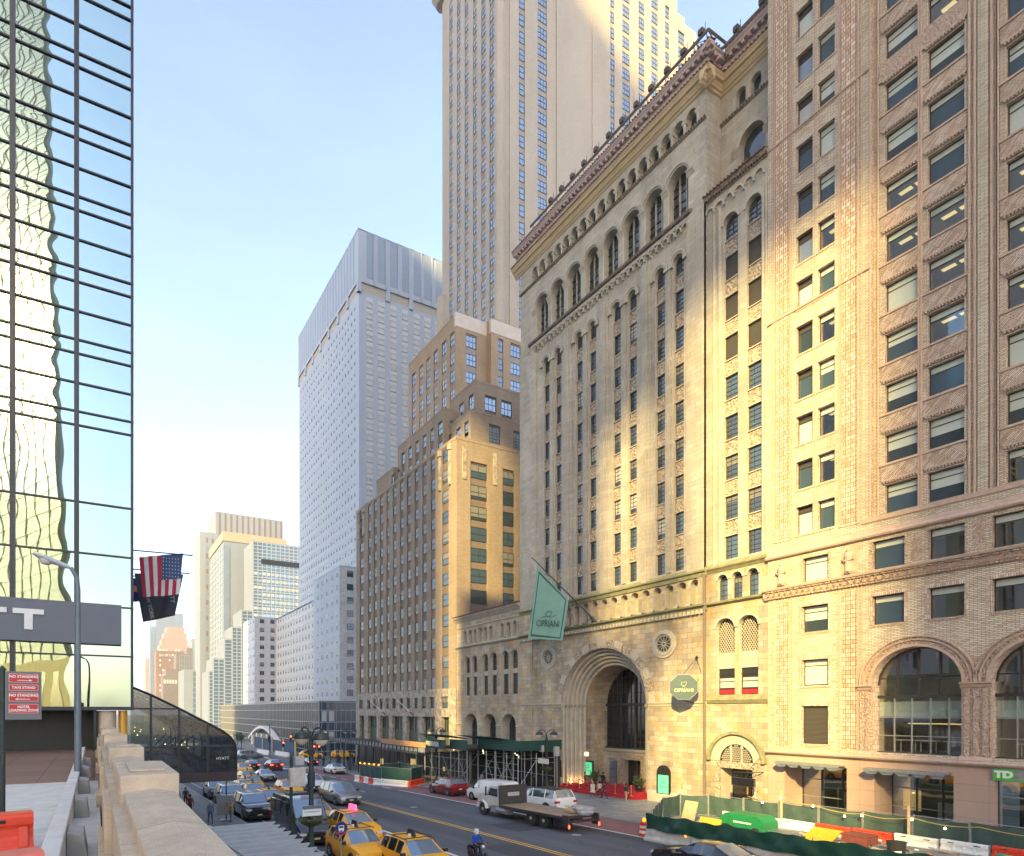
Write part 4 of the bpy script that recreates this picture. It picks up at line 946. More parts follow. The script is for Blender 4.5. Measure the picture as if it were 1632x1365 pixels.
mb = MB(); hl = [(a, b, 7.75, 9.5, .3, False) for a, b in cb_] + [(a, b, -4, 6.45, .7, False) for a, b in ((105.48, 107.71), (99.8, 103.74), (94.6, 98.41), (89.32, 93.33), (84.02, 87.98), (78.64, 82.51), (74.53, 76.74))]
facade(mb, PN(XF - .12), YW, 109.6, -5, 10.7, hl, 0, 0); facade(mb, PW(YW), XF - .12, XF + .02, -5, 10.7, [], 0)
mb.face([(XF - .12, YW, 10.7), (XF + .1, YW, 10.7), (XF + .1, 109.6, 10.7), (XF - .12, 109.6, 10.7)])
mb.build("relief_base", [M['chan_g']], ct)
windows(ct, 'sash2', 'N', XF - .12, [h[:4] for h in hl[:12]], .26, seed=33)
mb = MB()
for a, b in [h[:2] for h in hl[12:]]:
    PD = PN(XF + .56); pbox(mb, PD, a, b, -4, 6.45, -.05, 0, 1)
    for k in range(5): u = a + (b - a) * k / 4; pbox(mb, PD, u - .09, u + .09, -4, 6.4, 0, .1, 0)
    pbox(mb, PD, a, b, 1.6, 4.2, 0, .07, 0); pbox(mb, PD, a, b, 6.2, 6.45, 0, .12, 0)
mb.build("shopfront", [plain("verdigris_bronze", (.07, .085, .05), .6, var=.3, scale=2), M['glass_n']], ct)
mb = MB()
for c in (46.9,): mb.box(XF + .1, 80, YW + .05, 109.5, 46.3, 46.6)
mb.box(XF - .05, XF + .5, YW - .05, 109.7, 46.6, 47.1); mb.box(XF + .5, 62, YW - .05, YW + .4, 46.6, 47.1)
for (u, v0, v1) in ((77.2, 40.5, 46.2), (74.4, 40.5, 46.2), (108.2, 41.2, 46.2), (105.7, 41.2, 46.2)): mb.tube([(XF - .06, u, v0), (XF - .06, u, v1)], .28, 6, 1); mb.lathe([(.0, v1 - .8), (.45, v1 - .6), (.5, v1), (.0, v1 + .5)], (XF - .05, u, 0), 8, 1)
for u in (47.7, 53.2): pbox(mb, PW(YW), u - .35, u + .35, 41, 45.8, -.01, .12, 1)
mb.build("parapet", [M['chan'], M['chan_g']], ct)
def block(parent, X, Y0, Y1, X1, z0, z1, ncols, wcols, rows, h, mw, ms, seed, ns='sashb', ws='sash3', cap=100):
    colface(parent, 'N', X, Y0, Y1, z0, z1, ncols, rows, h, ns, mw, ms, seed, cap=cap)
    colface(parent, 'W', Y0, X, X1, z0, z1, wcols, rows, h, ws, mw, ms, seed + 1, cap=cap)
    mb = MB(); mb.box(X + .05, X1, Y0 + .05, Y1 - .05, z1 - .4, z1 - .1)
    mb.face([(X, Y1, z0), (X1, Y1, z0), (X1, Y1, z1), (X, Y1, z1)])
    mb.box(X - .04, X + .35, Y0 - .04, Y1, z1, z1 + .35); mb.box(X + .35, X1, Y0 - .04, Y0 + .35, z1, z1 + .35)
    mb.build("roof", [mw], parent)
zr = on_x(700, 692, 49)[1]
R1 = [46.9 - 2.9 + st * k for k in range(60)]
block(ct, 49.0, 80.5, 96.5, 70, 44, 54.9, cols_n(49, [(698, 705), (685.5, 691), (673.4, 679), (662, 667), (650.7, 656), (640, 645)]), [(50.2, 51.6)], [45.3, 48.4, 51.4], 1.8, M['chan'], M['chan_sp'], 41)
block(ct, 48.2, 96.5, 104.0, 66, 44, 51.2, cols_n(48.2, [(624, 629), (633.5, 637)]), [], [48.2], 1.8, M['chan'], M['chan_sp'], 43)
block(ct, 50.0, 74.5, 80.5, 66, 44, 52.2, cols_n(50, [(740, 746.7), (727, 734), (714, 720)]), cols_w(74.5, [(779.5, 797.5), (818, 834)]), [47.6, on_y(780, 698, 74.5)[1]], 1.9, M['chan'], M['chan_sp'], 45)
block(ct, 52.0, 76.2, 83.2, 68, 50, 58.0, cols_n(52, [(746.7, 754.5), (731.7, 739)]), cols_w(76.2, [(773, 791), (799, 816)]), [51.2, 54.1], 2.05, M['chan'], M['chan_sp'], 47)
rc = [on_y(750, 554 + 29 * k, 83.3)[1] for k in range(3, -1, -1)]
block(ct, 53.0, 83.3, 99.6, 59.5, 50, 72.6, cols_n(53, [(717, 724), (704, 711), (691, 697), (679, 685), (668, 674), (656.5, 662)]), cols_w(83.3, [(742.6, 759.4)]), [rc[0] - st * 2, rc[0] - st] + rc + [rc[-1] + st], 1.95, M['chan_m'], M['chan_ts'], 49)
block(ct, 59.2, 82.0, 83.4, 75, 50, 73.0, [], cols_w(82, [(793.8, 802), (813.7, 829.7), (840, 850)]), [rc[0] - st] + rc, 1.95, M['chan_m'], M['chan_ts'], 51)
mb = MB()
for x0, x1, y0 in ((52.95, 59.3, 83.26), (59.15, 75, 81.96)):
    mb.box(x0, x1, y0 - .02, y0 + .5, 70.9, 73.2)
mb.build("pale_cap", [M['chan_l']], ct)
# the shaft
YT, XT = 83.95, 62.0
rows_t = [on_y(825.6, 73.8, YT)[1] - 2.0 + 3.07 * k for k in range(-24, 12)]
XR = 113.8
wc = cols_w(YT, [(814.5, 836.5), (857, 871.7), (886, 900), (966, 979.5), (991.8, 1004), (1016, 1027.5), (1038, 1049), (1060, 1067), (1080.6, 1091), (1104, 1118)])
rws = [z for z in rows_t if 66 < z < 151]
colface(ct, 'N', XT, YT, 102.4, 66, 156, cols_n(XT, [(780, 787.6), (766.8, 774), (753.6, 760), (740.4, 746.5), (728, 734), (716, 721.6)]), rws, 1.95, 'sashb', M['chan_t'], M['chan_ts'], 53, cap=60)
colface(ct, 'W', YT, XT, XR - 6, 66, 156, wc[:8], rws, 2.0, 'sash3', M['chan_t'], M['chan_ts'], 54, cap=60)
colface(ct, 'W', YT, XR - 6, XR, 66, 151.5, wc[8:], rws, 2.0, 'sash3', M['chan_t'], M['chan_ts'], 55, cap=30)
dk = cols_w(YT, [(948.7, 953.7)])
windows(ct, 'dark', 'W', YT, [(a, b, z, z + 1.6) for a, b in dk for z in rws], -.02, name='vent', seed=3, cap=30)
mb = MB()
mb.tube([(XT + .3, YT - .1, 66), (XT + .3, YT - .1, 156)], .9, 10, 0); mb.tube([(XT + 1.6, YT + .2, 66), (XT + 1.6, YT + .2, 156)], .5, 8, 0)
mb.tube([(XT + .3, 102.6, 66), (XT + .3, 102.6, 90)], 1.3, 8, 0); mb.tube([(XT - .3, 103, 60), (XT - .3, 103, 69.0)], 1.9, 8, 0)
for zz in (150.5,): mb.lathe([(1.3, zz - 1.5), (2.2, zz), (2.4, zz + 3), (1.2, zz + 5)], (XT + .3, 102.8, 0), 8, 0)
for u0, u1 in ((XT + 2.4, 66.4), (75.1, 77.2), (83.9, 88.5), (95, 96.2)): pbox(mb, PW(YT), u0, u1, 66, 156, -.02, .22, 0)
mb.build("corner_shaft", [M['chan_t']], ct)
mb = MB(); mb.box(XT + .1, XR - 6, YT + .1, 102.3, 154.8, 155.9); mb.box(XR - 6, XR - .1, YT + .1, 100, 150, 151.4); mb.box(XR - 12, XR - 3, YT + .5, 100, 151.5, 153.6)
mb.face([(XT, 102.4, 60), (XR, 102.4, 60), (XR, 102.4, 156), (XT, 102.4, 156)]); mb.face([(XR, YT, 60), (XR, 102.4, 60), (XR, 102.4, 151), (XR, YT, 151)])
mb.build("roof", [M['chan_t']], ct)
# its two empty flagpoles over the shops
for k, ((x0, y0), (x1, y1)) in enumerate((((565.5, 1105), (613, 1138)), ((606, 1100.5), (657, 1138)))):
    yb, zb = on_x(x1, y1, XF - .2); d = Vector((-2.6, 4.2 if k == 0 else 4.2, 3.2))
    pl = thing("bare_flagpole", "bare white flagpole slanting from the brown tower's base, %s of the pair" % ("farther" if k == 0 else "nearer"), "flagpole", (XF, yb, zb), group=None)
    mb = MB(); a = Vector((XF - .25, yb, zb)); mb.tube([a, a + Vector((-3.0, .35, 2.6))], [.07, .04], 8, 0); mb.build("pole", [M['white']], pl)
    mb = MB(); mb.tube([Vector((XF + .1, yb, zb - .3)), a + Vector((-.4, .05, .35))], .12, 8, 0); mb.build("pole_socket", [plain("rusty_iron", (.14, .07, .05), .7)], pl)

# ================================================================== the pale metal-clad tower with its low wings
wt_ = thing("metal_clad_tower", "pale blue-white metal-clad office tower with rows of small windows and a flat louvred crown", "building", (70, 150, -4))
YM, XM, ZM = 151.7, 65.0, 140.3
def grid_rows(z0, z1, s):
    out = []; z = z0
    while z < z1: out.append(z); z += s
    return out
zc0, YE_, XE_ = 123.5, 205.6, 103.0
n_c = 22; cn = [(YM + 1.7 + (YE_ - YM - 2.9) * (k + .32) / n_c, YM + 1.7 + (YE_ - YM - 2.9) * (k + .72) / n_c) for k in range(n_c)]
cw = cols_w(YM, [(584, 594), (602, 613), (622, 632), (640.5, 650), (659, 669), (676, 686), (694, 704), (712, 722)])
rw = grid_rows(6, zc0 - 3, 3.07)
mb = MB(); facade(mb, PN(XM), YM, YE_, 2, zc0, [], 0); facade(mb, PW(YM), XM, XE_, 2, zc0, [], 0)
for a, b in cw: pbox(mb, PW(YM), a - .06, b + .06, 2, zc0 - 1, .0, .04, 1)
for k, (a, b) in enumerate(cw):
    for z in rw: pbox(mb, PW(YM), a, b, z - .24, z - .09, .03, .12, 2)
mb.build("metal_wall", [M['steel'], M['steel_sp'], M['soffit']], wt_)
windows(wt_, 'metal', 'W', YM, [(a + .12, b - .12, z, z + 1.6) for a, b in cw for z in rw if z > 20], -.05, seed=61)
windows(wt_, 'metal', 'N', XM, [(a, b, z, z + 1.7) for a, b in cn for z in rw if z > 8], -.02, seed=62)
mb = MB()
facade(mb, PN(XM - .4), YM - .4, YE_, zc0 + 2.4, ZM, [], 0); facade(mb, PW(YM - .4), XM - .4, XE_, zc0 + 2.4, ZM, [], 0)
mb.box(XM, XE_, YM, YE_, zc0, zc0 + 2.4, 1); mb.face([(XM - .4, YM - .4, zc0 + 2.4), (XE_, YM - .4, zc0 + 2.4), (XE_, YE_, zc0 + 2.4), (XM - .4, YE_, zc0 + 2.4)], 1)
for a, b in cw: pbox(mb, PW(YM - .4), a - .15, b + .15, zc0 + 3.9, ZM - .1, .0, .05, 2); pbox(mb, PW(YM - .4), b + .15, b + .5, zc0 + 2.4, ZM, .0, .3, 0)
for k in range(0, n_c, 1): pbox(mb, PN(XM - .4), cn[k][0] - .3, cn[k][1] + .1, zc0 + 3.5, ZM - .2, 0, .05, 2)
for x in [XM] + [(cw[k][1] + cw[k + 1][0]) / 2 for k in (1, 3, 6)]: mb.box(x - .6, x + .6, YM - .42, YM + .5, zc0 - .5, zc0 + 2.6, 0)
for y in [YM + 7.7 * k for k in range(8)]: mb.box(XM - .42, XM + .5, y - .55, y + .55, zc0 - .5, zc0 + 2.6, 0)
mb.box(XM - .4, XE_, YM - .4, YE_, ZM - .3, ZM, 0)
mb.build("louvred_crown", [M['steel'], M['soffit'], M['louver']], wt_)
def wing(name, X, Y0, Y1, X1, z1, wc_, nc_, wrows, seed):
    mb = MB(); facade(mb, PN(X), Y0, Y1, -5, z1, [], 0); facade(mb, PW(Y0), X, X1, -5, z1, [], 1)
    mb.box(X + .02, X1, Y0 + .02, Y1, z1 - .3, z1 - .01, 0); mb.box(X - .05, X + .35, Y0 - .05, Y1, z1, z1 + .3, 0); mb.box(X + .35, X1, Y0 - .05, Y0 + .3, z1, z1 + .3, 0)
    mb.face([(X, Y1, -5), (X1, Y1, -5), (X1, Y1, z1), (X, Y1, z1)])
    mb.build(name, [M['steel'], M['steel_em']], wt_)
    windows(wt_, 'sash2', 'W', Y0, [(a, b, z, z + 1.5) for a, b in wc_ for z in wrows], -.02, seed=seed, cap=50)
    windows(wt_, 'metal', 'N', X, [(a, b, z, z + 1.9) for a, b in nc_ for z in wrows], -.02, seed=seed + 1, cap=30)
zr_ = grid_rows(42.2 - 2.7 - 3.17 * 9, 40.5, 3.17)
wing("wing_wall", 52.0, 133.0, 152.0, 69.5, 41.8, cols_w(133.0, [(553, 563)]), [(134.0 + 3.5 * k, 135.2 + 3.5 * k) for k in range(5)], zr_, 63)
wing("wing_wall", 52.0, 218.0, 236.5, 74, 41.4, cols_w(218.0, [(414, 421), (431, 437.5), (447, 453.5), (462.5, 469), (478, 484), (492, 498)]), [(219.2 + 3.5 * k, 220.3 + 3.5 * k) for k in range(5)], zr_, 64)
mb = MB(); facade(mb, PN(60), 152, 218, -5, 41.4, [], 0); mb.box(60, 67, 152, 218, 40.9, 41.4); mb.build("link_wall", [M['steel_em']], wt_)
windows(wt_, 'metal', 'N', 60, [(153.4 + 3.2 * k, 154.5 + 3.2 * k, z, z + 1.8) for k in range(20) for z in zr_], -.02, seed=66, cap=40)
# dark glass podium
pd = thing("glass_podium", "low dark glass and grey steel podium in front of the metal-clad tower", "building", (50, 180, -4))
XP, YP, YQ, XQ, ZP = 46.4, 131.8, 253.0, 56.0, 9.7
mb = MB(); facade(mb, PN(XP), YP, YQ, -5.4, ZP, [], 0); facade(mb, PW(YP), XP, XQ, -5.4, ZP, [], 1)
mb.face([(XP, YP, ZP), (XQ, YP, ZP), (XQ, YQ, ZP), (XP, YQ, ZP)]); mb.build("wall", [glassy("podium_glass", (.04, .045, .05), .2, .1, .6), glassy("podium_blue_glass", (.012, .035, .075), .12, .0, .9)], pd)
mb = MB()
for z in (9.35, 7.4, 4.6, 2.6, -.2, -2.2): pbox(mb, PN(XP), YP, YQ, z, z + .24, 0, .14, 0); pbox(mb, PW(YP), XP, XQ, z, z + .2, 0, .12, 0)
k = YP
while k < YQ: pbox(mb, PN(XP), k, k + .13, -5.2, 9.6, -.0, .10, 0); k += 1.5
for x in (0, .55, 1.9, 2.35, 3.8, 4.25, 5.35, 6.6, 7.9, 9.2): mb.box(XP + x, XP + x + .13, YP - .1, YP, -3.5, 9.6)
mb.build("mullion", [M['frame_w']], pd)
mb = MB(); W_ = PW(YP); pbox(mb, W_, XP + .72, XP + 1.85, 4.9, 7.3, .01, .03, 1); pbox(mb, W_, XP + 2.5, XP + 3.7, 4.9, 7.3, .01, .03, 1); pbox(mb, W_, XP + .72, XP + 1.85, .2, 2.5, .01, .03, 0); pbox(mb, W_, XP + 2.5, XP + 3.7, .2, 2.5, .01, .03, 1)
mb.build("lit_window", [M['lit_w'], M['blind_w']], pd)

# ================================================================== towers farther east
def far_box(parent, x0, x1, y0, y1, z0, z1, mats, name="wall"):
    mb = MB(); mb.box(x0, x1, y0, y1, z0, z1); return mb.build(name, mats, parent)
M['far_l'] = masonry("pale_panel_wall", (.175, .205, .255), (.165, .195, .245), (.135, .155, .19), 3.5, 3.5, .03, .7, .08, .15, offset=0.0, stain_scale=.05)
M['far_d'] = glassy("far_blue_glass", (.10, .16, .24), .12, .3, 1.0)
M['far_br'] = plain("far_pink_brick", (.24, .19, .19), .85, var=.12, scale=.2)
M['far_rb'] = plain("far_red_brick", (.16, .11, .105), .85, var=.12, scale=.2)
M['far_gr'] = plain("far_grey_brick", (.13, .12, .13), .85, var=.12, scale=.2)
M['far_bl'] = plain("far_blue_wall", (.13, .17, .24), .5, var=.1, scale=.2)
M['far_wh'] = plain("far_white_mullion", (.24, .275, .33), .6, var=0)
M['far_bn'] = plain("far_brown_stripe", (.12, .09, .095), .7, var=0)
def wgrid(parent, x0, x1, y, z0, z1, nx, sz, glass, bar, t=.18, name="window_grid", yy=.06):
    """Glass held in a raised grid, on a wall facing west."""
    mb = MB(); P = PW(y); facade(mb, P, x0, x1, z0, z1, [], 0, w=.02)
    for k in range(nx + 1): u = x0 + (x1 - x0) * k / nx; pbox(mb, P, u - t, u + t, z0, z1, .02, .02 + yy, 1)
    z = z1; k = 0
    while z > z0: pbox(mb, P, x0, x1, z - t * 2, z, .02, .02 + yy * 1.1, 1); z -= sz; k += 1
    return mb.build(name, [glass, bar], parent)
ga = thing("stepped_glass_building", "dark gridded glass office building stepping down to the left in front of a blank wall", "building", (60, 282, -5))
SG = 1.175; rr = [(66.4, 95, 87.7), (61.1, 66.4, 54.6), (56.8, 61.1, 46.5), (53.3, 56.8, 40.7), (48.3, 53.3, 31.5), (46.4, 48.3, 25.6)]
for k, (a, b, z) in enumerate(rr):
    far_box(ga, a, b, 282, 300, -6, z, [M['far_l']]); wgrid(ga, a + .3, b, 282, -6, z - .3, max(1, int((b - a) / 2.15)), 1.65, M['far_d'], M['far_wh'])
far_box(ga, 70.5, 95, 281.9, 281.97, 77, 79.5, [M['black']], "louvre")
mb = MB(); rg = random.Random(5)
for k in range(14):
    for j in range(12):
        u = 67 + j * 2.03; z = 43 + k * 3.3 - .9
        if z < 74: pbox(mb, PW(282), u, u + 1.6, z, z + 1.25, .03, .05, 0 if rg.random() < .55 else 1)
mb.build("reflecting_pane", [M['blind_w'], M['glass_s']], ga)
gb = thing("blank_wall_tower", "tall office tower with a blank pale end wall topped by a tan band", "building", (70, 306, -5))
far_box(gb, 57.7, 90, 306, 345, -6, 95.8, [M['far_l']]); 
mb = MB(); facade(mb, PN(57.6), 306, 345, -6, 90, [], 0)
for k in range(9): pbox(mb, PN(57.6), 306 + 4.7 * k, 306.5 + 4.7 * k, -6, 90, 0, .3, 1)
for k in range(30): pbox(mb, PN(57.6), 306, 345, 3 * k, 3 * k + .5, 0, .15, 1)
mb.box(57.5, 60.6, 305.8, 306, -6, 90, 2); mb.build("glass_side", [M['far_d'], M['far_wh'], M['far_bl']], gb)
far_box(gb, 57.2, 90, 305.7, 346, 92.5, 97.2, [plain('tan_band', (.27, .24, .19), .8)], "tan_band")
gc = thing("striped_crown_tower", "broad pale tower with brown vertical stripes around its crown, rearmost of the eastern group", "building", (80, 350, -5))
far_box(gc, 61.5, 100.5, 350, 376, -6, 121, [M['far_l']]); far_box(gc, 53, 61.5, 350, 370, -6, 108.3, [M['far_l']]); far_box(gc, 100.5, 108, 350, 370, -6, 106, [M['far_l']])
mb = MB()
for k in range(12): u = 63.2 + 3.25 * k; pbox(mb, PW(350), u, u + 1.1, 100, 120.4, .01, .05, 0)
for k in range(22):
    for u in (56.2, 59.2): pbox(mb, PW(350), u, u + 1.2, 10 + 4.4 * k, 12.8 + 4.4 * k, .01, .05, 0 if k % 2 else 1)
for k in range(3): 
    for u in (101.5, 103.6, 105.7): pbox(mb, PW(350), u, u + 1.3, 96 + 3.4 * k, 98 + 3.4 * k, .01, .05, k % 2)
mb.build("stripe", [M['far_bn'], M['far_bl']], gc)
gd = thing("small_pale_office_block", "small pale concrete block with two dark window strips, left of the stepped glass building", "building", (50, 366, -5))
far_box(gd, 46.4, 62, 366, 392, -6, 31.4, [M['far_l']])
wgrid(gd, 51.3, 53.2, 366, -6, 30.6, 1, 3.1, M['far_d'], M['far_l']); wgrid(gd, 54.8, 56.2, 366, -6, 30.6, 1, 3.1, M['far_d'], M['far_l'])
def fbox(parent, px0, px1, pyt, Y, dy, mt, name="wall"):
    x0, z1 = on_y(px0, pyt, Y); x1, _ = on_y(px1, pyt, Y); far_box(parent, x0, x1, Y, Y + dy, -6, z1, [mt], name); return x0, x1, z1
ge = thing("pink_brick_setback_hotel", "reddish stepped hotel building far down the street, below the hanging flags", "building", (55, 500, -6))
for a, b, yt, mt in ((266, 294.5, 998.8, 'far_br'), (261.5, 298, 1008, 'far_br'), (257.8, 299.5, 1018, 'far_br'), (254, 301, 1027.4, 'far_br'), (249, 302, 1037, 'far_rb')):
    x0, x1, z1 = fbox(ge, a, b, yt, 500 - (1037 - yt) * -.15, 18, M[mt])
mb = MB(); rg = random.Random(3)
for k in range(14):
    for j in range(9):
        if rg.random() < .6: u, z = on_y(254 + j * 5, 1035 + k * 8, 500); pbox(mb, PW(500), u, u + 1.2, z - 1.6, z, .3, .4, 0)
mb.build("window_field", [M['blind_w']], ge)["kind"] = "stuff"
text_mesh("roof_lettering", "HOTEL", 3.0, M['blind_w'], ge, frame_w(on_y(265, 1046, 499)[0], 499.4, on_y(265, 1046, 499)[1]), .1)
gf = thing("blue_glass_slab", "hazy blue slab tower under construction behind the reddish hotel", "building", (55, 620, -6))
x0, x1, z1 = fbox(gf, 240, 292, 975, 620, 20, M['far_bl']); wgrid(gf, x0, x0 + 5, 620, 0, z1, 2, 5, M['glass_s'], M['far_bl'])
gg = thing("grey_brick_block", "dark grey brick block with pale windows right of the reddish hotel", "building", (60, 430, -6))
a0, a1, zz = fbox(gg, 281, 307, 1042, 430, 15, M['far_gr']); fbox(gg, 298, 307, 1033, 436, 12, M['far_gr'])
wgrid(gg, a0 + 2, a1 - .5, 430, 6, zz - 1, 5, 3.6, M['far_gr'], M['far_l'], .22)
gh = thing("low_grey_brick_block", "low dark brick block with a row of white windows, under the reddish hotel", "building", (50, 405, -6))
a0, a1, zz = fbox(gh, 260, 286, 1077, 405, 14, M['far_gr']); fbox(gh, 264.5, 286, 1066, 412, 14, M['far_gr'])
mb = MB()
for k in range(5): pbox(mb, PW(405), a0 + .4 + 1.7 * k, a0 + 1.5 + 1.7 * k, zz - 5, zz - 2.6, .02, .1, 0)
mb.build("window", [M['blind_w']], gh)
gi = thing("narrow_pink_block", "narrow pale pink building at the far left end of the street view", "building", (40, 640, -6)); fbox(gi, 232.5, 241, 1049, 640, 20, M['far_br'])
gj = thing("distant_white_block", "distant white block between the grey brick block and the pale eastern towers", "building", (90, 560, -6)); fbox(gj, 306, 316, 1018, 560, 20, M['far_l'])

# ================================================================== the hotel's mirror-glass wall (left)
hy = thing("mirror_glass_hotel", "mirror-glass hotel wall at the left with dark mullions, reflecting a banded tower", "building", (1.6, 31, 5.5))
YH, XC = 31.0, 1.67
vx = [XC - .07, -.71, -3.17, -5.6, -8.05]
zs = [7.55, 9.95, 12.25, 14.63, 16.96, 20.45]; z = 20.45; kk = 0
while z < 56: z += (.63, 1.3, 1.345)[kk % 3]; zs.append(z); kk += 1
def mirror(name, col, tint, seed):
    m, t, p = new_mat(name); p.inputs["Metallic"].default_value = 1; p.inputs["Roughness"].default_value = .015
    p.inputs["Base Color"].default_value = (*col, 1); return m
M['mirror'] = mirror("mirror_glass", (.42, .53, .53), 0, 1); M['mirror_g'] = mirror("mirror_glass_olive", (.40, .48, .37), 0, 1)
rg = random.Random(11); np_ = 0
for i in range(len(vx) - 1):
    for j in range(len(zs) - 1):
        x1, x0 = vx[i] - .05, vx[i + 1] + .05; z0, z1 = zs[j] + .04, zs[j + 1] - .04
        if z0 > 43 or (i > 2 and z0 > 30): continue
        mb = MB(); nx, nz = 12, 8; s1 = rg.uniform(-1, 1); s2 = rg.uniform(-1, 1); ph = rg.uniform(0, 6); am = rg.uniform(.0015, .0045) * min(1, (z1 - z0))
        rows = []
        for b in range(nz + 1):
            row = []
            for a in range(nx + 1):
                u, v = a / nx, b / nz
                e = math.sin(math.pi * u) * math.sin(math.pi * v)
                dy = -am * e * (1 if rg is None else 1) + .0008 * math.sin(3.1 * u * math.pi + ph) * math.sin(2.3 * v * math.pi + s1 * 3) + .0006 * math.sin(7 * u + ph * 2) * (s2)
                row.append((x0 + (x1 - x0) * u, YH + dy, z0 + (z1 - z0) * v))
            rows.append(row)
        mb.grid(rows); np_ += 1
        mb.build("glass_pane", [M['mirror'] if z0 > 16 else M['mirror_g']], hy, smooth=True)
mb = MB()
for x in vx: mb.box(x - .06, x + .06, YH - .1, YH + .05, 7.5, 56)
for x in vx[1:4]: mb.box(x - .1, x + .1, YH - .14, YH + .05, 7.5, 56)
for z in zs: mb.box(-8.1, XC, YH - .07, YH + .05, z - .035, z + .035)
mb.box(-8.1, XC + .02, YH - .12, YH + .1, 7.42, 7.58)
mb.build("mullion", [plain("dark_bronze_mullion", (.022, .022, .035), .4, var=0)], hy)
mb = MB(); mb.box(-8.1, XC - .02, YH + .06, YH + 3, 7.5, 56); mb.box(XC - .3, XC + .0, YH + 3.0, 84, -3, 12)
mb.box(-22, XC - .3, YH + 3.0, 84, 11.5, 12.0); mb.box(-22, -8.1, YH + .1, YH + .4, 7.5, 12)
mb.build("body", [M['mirror']], hy)
mb = MB(); mb.box(-9, 1.13, YH - .42, YH - .12, 10.46, 12.3); sg = mb.build("sign_panel", [M['hy_sign']], hy)
mb = MB(); mb.box(-3.12, -1.96, YH - .5, YH - .42, 11.62, 11.84); mb.box(-2.70, -2.38, YH - .5, YH - .42, 10.94, 11.62)
mb.box(-4.6, -3.34, YH - .5, YH - .42, 11.62, 11.84); mb.box(-4.14, -3.82, YH - .5, YH - .42, 10.94, 11.62); mb.build("sign_letter", [M['white']], sg)
mb = MB(); mb.box(-9, -.02, YH + 2.4, YH + 2.6, 5.4, 7.5); mb.box(-9, -.0, YH + .3, YH + 2.5, 7.38, 7.42)
mb.box(-.02, .1, YH - .02, YH + 2.6, 5.4, 7.5); mb.build("porch_wall", [plain("dark_porch", (.02, .022, .022), .5, var=.2, scale=3)], hy)
mb = MB(); mb.lathe([(.42, -1), (.42, 7.4)], (.52, YH + .5, 0), 20, 0); mb.build("column", [M['granite']], hy, smooth=True)
mb = MB(); mb.lathe([(.2, -1), (.2, 7.4)], (1.22, YH + .4, 0), 20, 0); mb.build("column", [plain("gold_lit_column", (.55, .30, .05), .3, metal=.4, var=.1, scale=1)], hy, smooth=True)  # golden light on the column put into its colour
# the glazed lounge hung out over the pavement
lg = thing("glass_lounge", "dark glass lounge with a sloping roof cantilevered from the mirror-glass hotel over the pavement", "lounge", (1.7, 34, 3.5))
prof = [(1.7, 8.65), (2.66, 8.23), (4.07, 7.51), (5.54, 6.71), (6.3, 6.3), (6.75, 5.95), (7.0, 5.6), (7.09, 5.2), (7.09, 4.0)]
Y0_, Y1_ = 34.0, 66.0
def pz(x):
    for (a, b), (c, d) in zip(prof, prof[1:]):
        if a <= x <= c: return b + (d - b) * (x - a) / (c - a)
    return 5.2
smg = clear_glass("smoked_glass", (.36, .41, .40), .10)
for ye in (Y0_, Y1_): mb = MB(); mb.face([(1.7, ye, 4.0)] + [(x, ye, z) for x, z in prof]); mb.build("end_glass", [smg], lg)
mb = MB(); mb.grid([[(x, Y0_, z) for x, z in prof], [(x, Y1_, z) for x, z in prof]]); mb.build("roof_glass", [clear_glass("smoked_roof_glass", (.22, .25, .25), .12)], lg)
mb = MB()
for k in range(9):
    y = Y0_ + 4 * k; mb.tube([(x, y, z) for x, z in prof], .07, 6, 0)
for x in (2.66, 4.07, 5.54): mb.box(x - .06, x + .06, Y0_ - .06, Y0_ + .06, 4.0, pz(x) - .02)
for x, z in (prof[1], prof[2], prof[3], prof[5], prof[7]): mb.box(x - .04, x + .04, Y0_, Y1_, z - .05, z + .03)
mb.box(1.7, 7.1, Y0_ - .05, Y0_ + .05, 5.4, 5.5); mb.box(1.7, 4.1, Y0_ - .05, Y0_ + .05, 7.46, 7.54)
mb.build("frame", [M['black']], lg)
mb = MB(); mb.box(1.7, 7.12, Y0_ - .08, Y1_, 3.5, 3.62, 1); mb.box(1.7, 7.12, Y0_ - .04, Y0_, 3.62, 4.0, 0); mb.box(7.06, 7.12, Y0_, Y1_, 3.62, 4.0, 0); mb.box(1.7, 7.0, Y0_, Y1_, 3.62, 3.7, 0)
mb.build("floor_band", [plain("maroon_band", (.035, .016, .018), .5, var=.1), M['black']], lg)
mb = MB(); rg = random.Random(4)
for k in range(26):
    x = rg.uniform(2.2, 6.3); y = rg.uniform(35, 55); mb.box(x - .25, x + .25, y - .25, y + .25, 3.7, 3.7 + rg.uniform(.5, .9), 0)
for k in range(7): mb.tube([(2.4 + .5 * k, 36 + k, 5.2), (3.3 + .5 * k, 36.5 + k, 6.1)], .03, 5, 1)
mb.build("furniture", [plain("lounge_chair", (.06, .07, .06), .7), M['galv']], lg)
mb = MB()
for k in range(14): mb.lathe([(0, -.04), (.045, 0), (0, .04)], (rg.uniform(2.2, 6), rg.uniform(36, 60), rg.uniform(4.8, 6.2)), 6, 0)
mb.build("pendant_bulb", [M['led']], lg)
text_mesh("sign_lettering", "HYATT", .22, M['white'], lg, frame_w(6.35, Y0_ - .01, 4.75), .004)

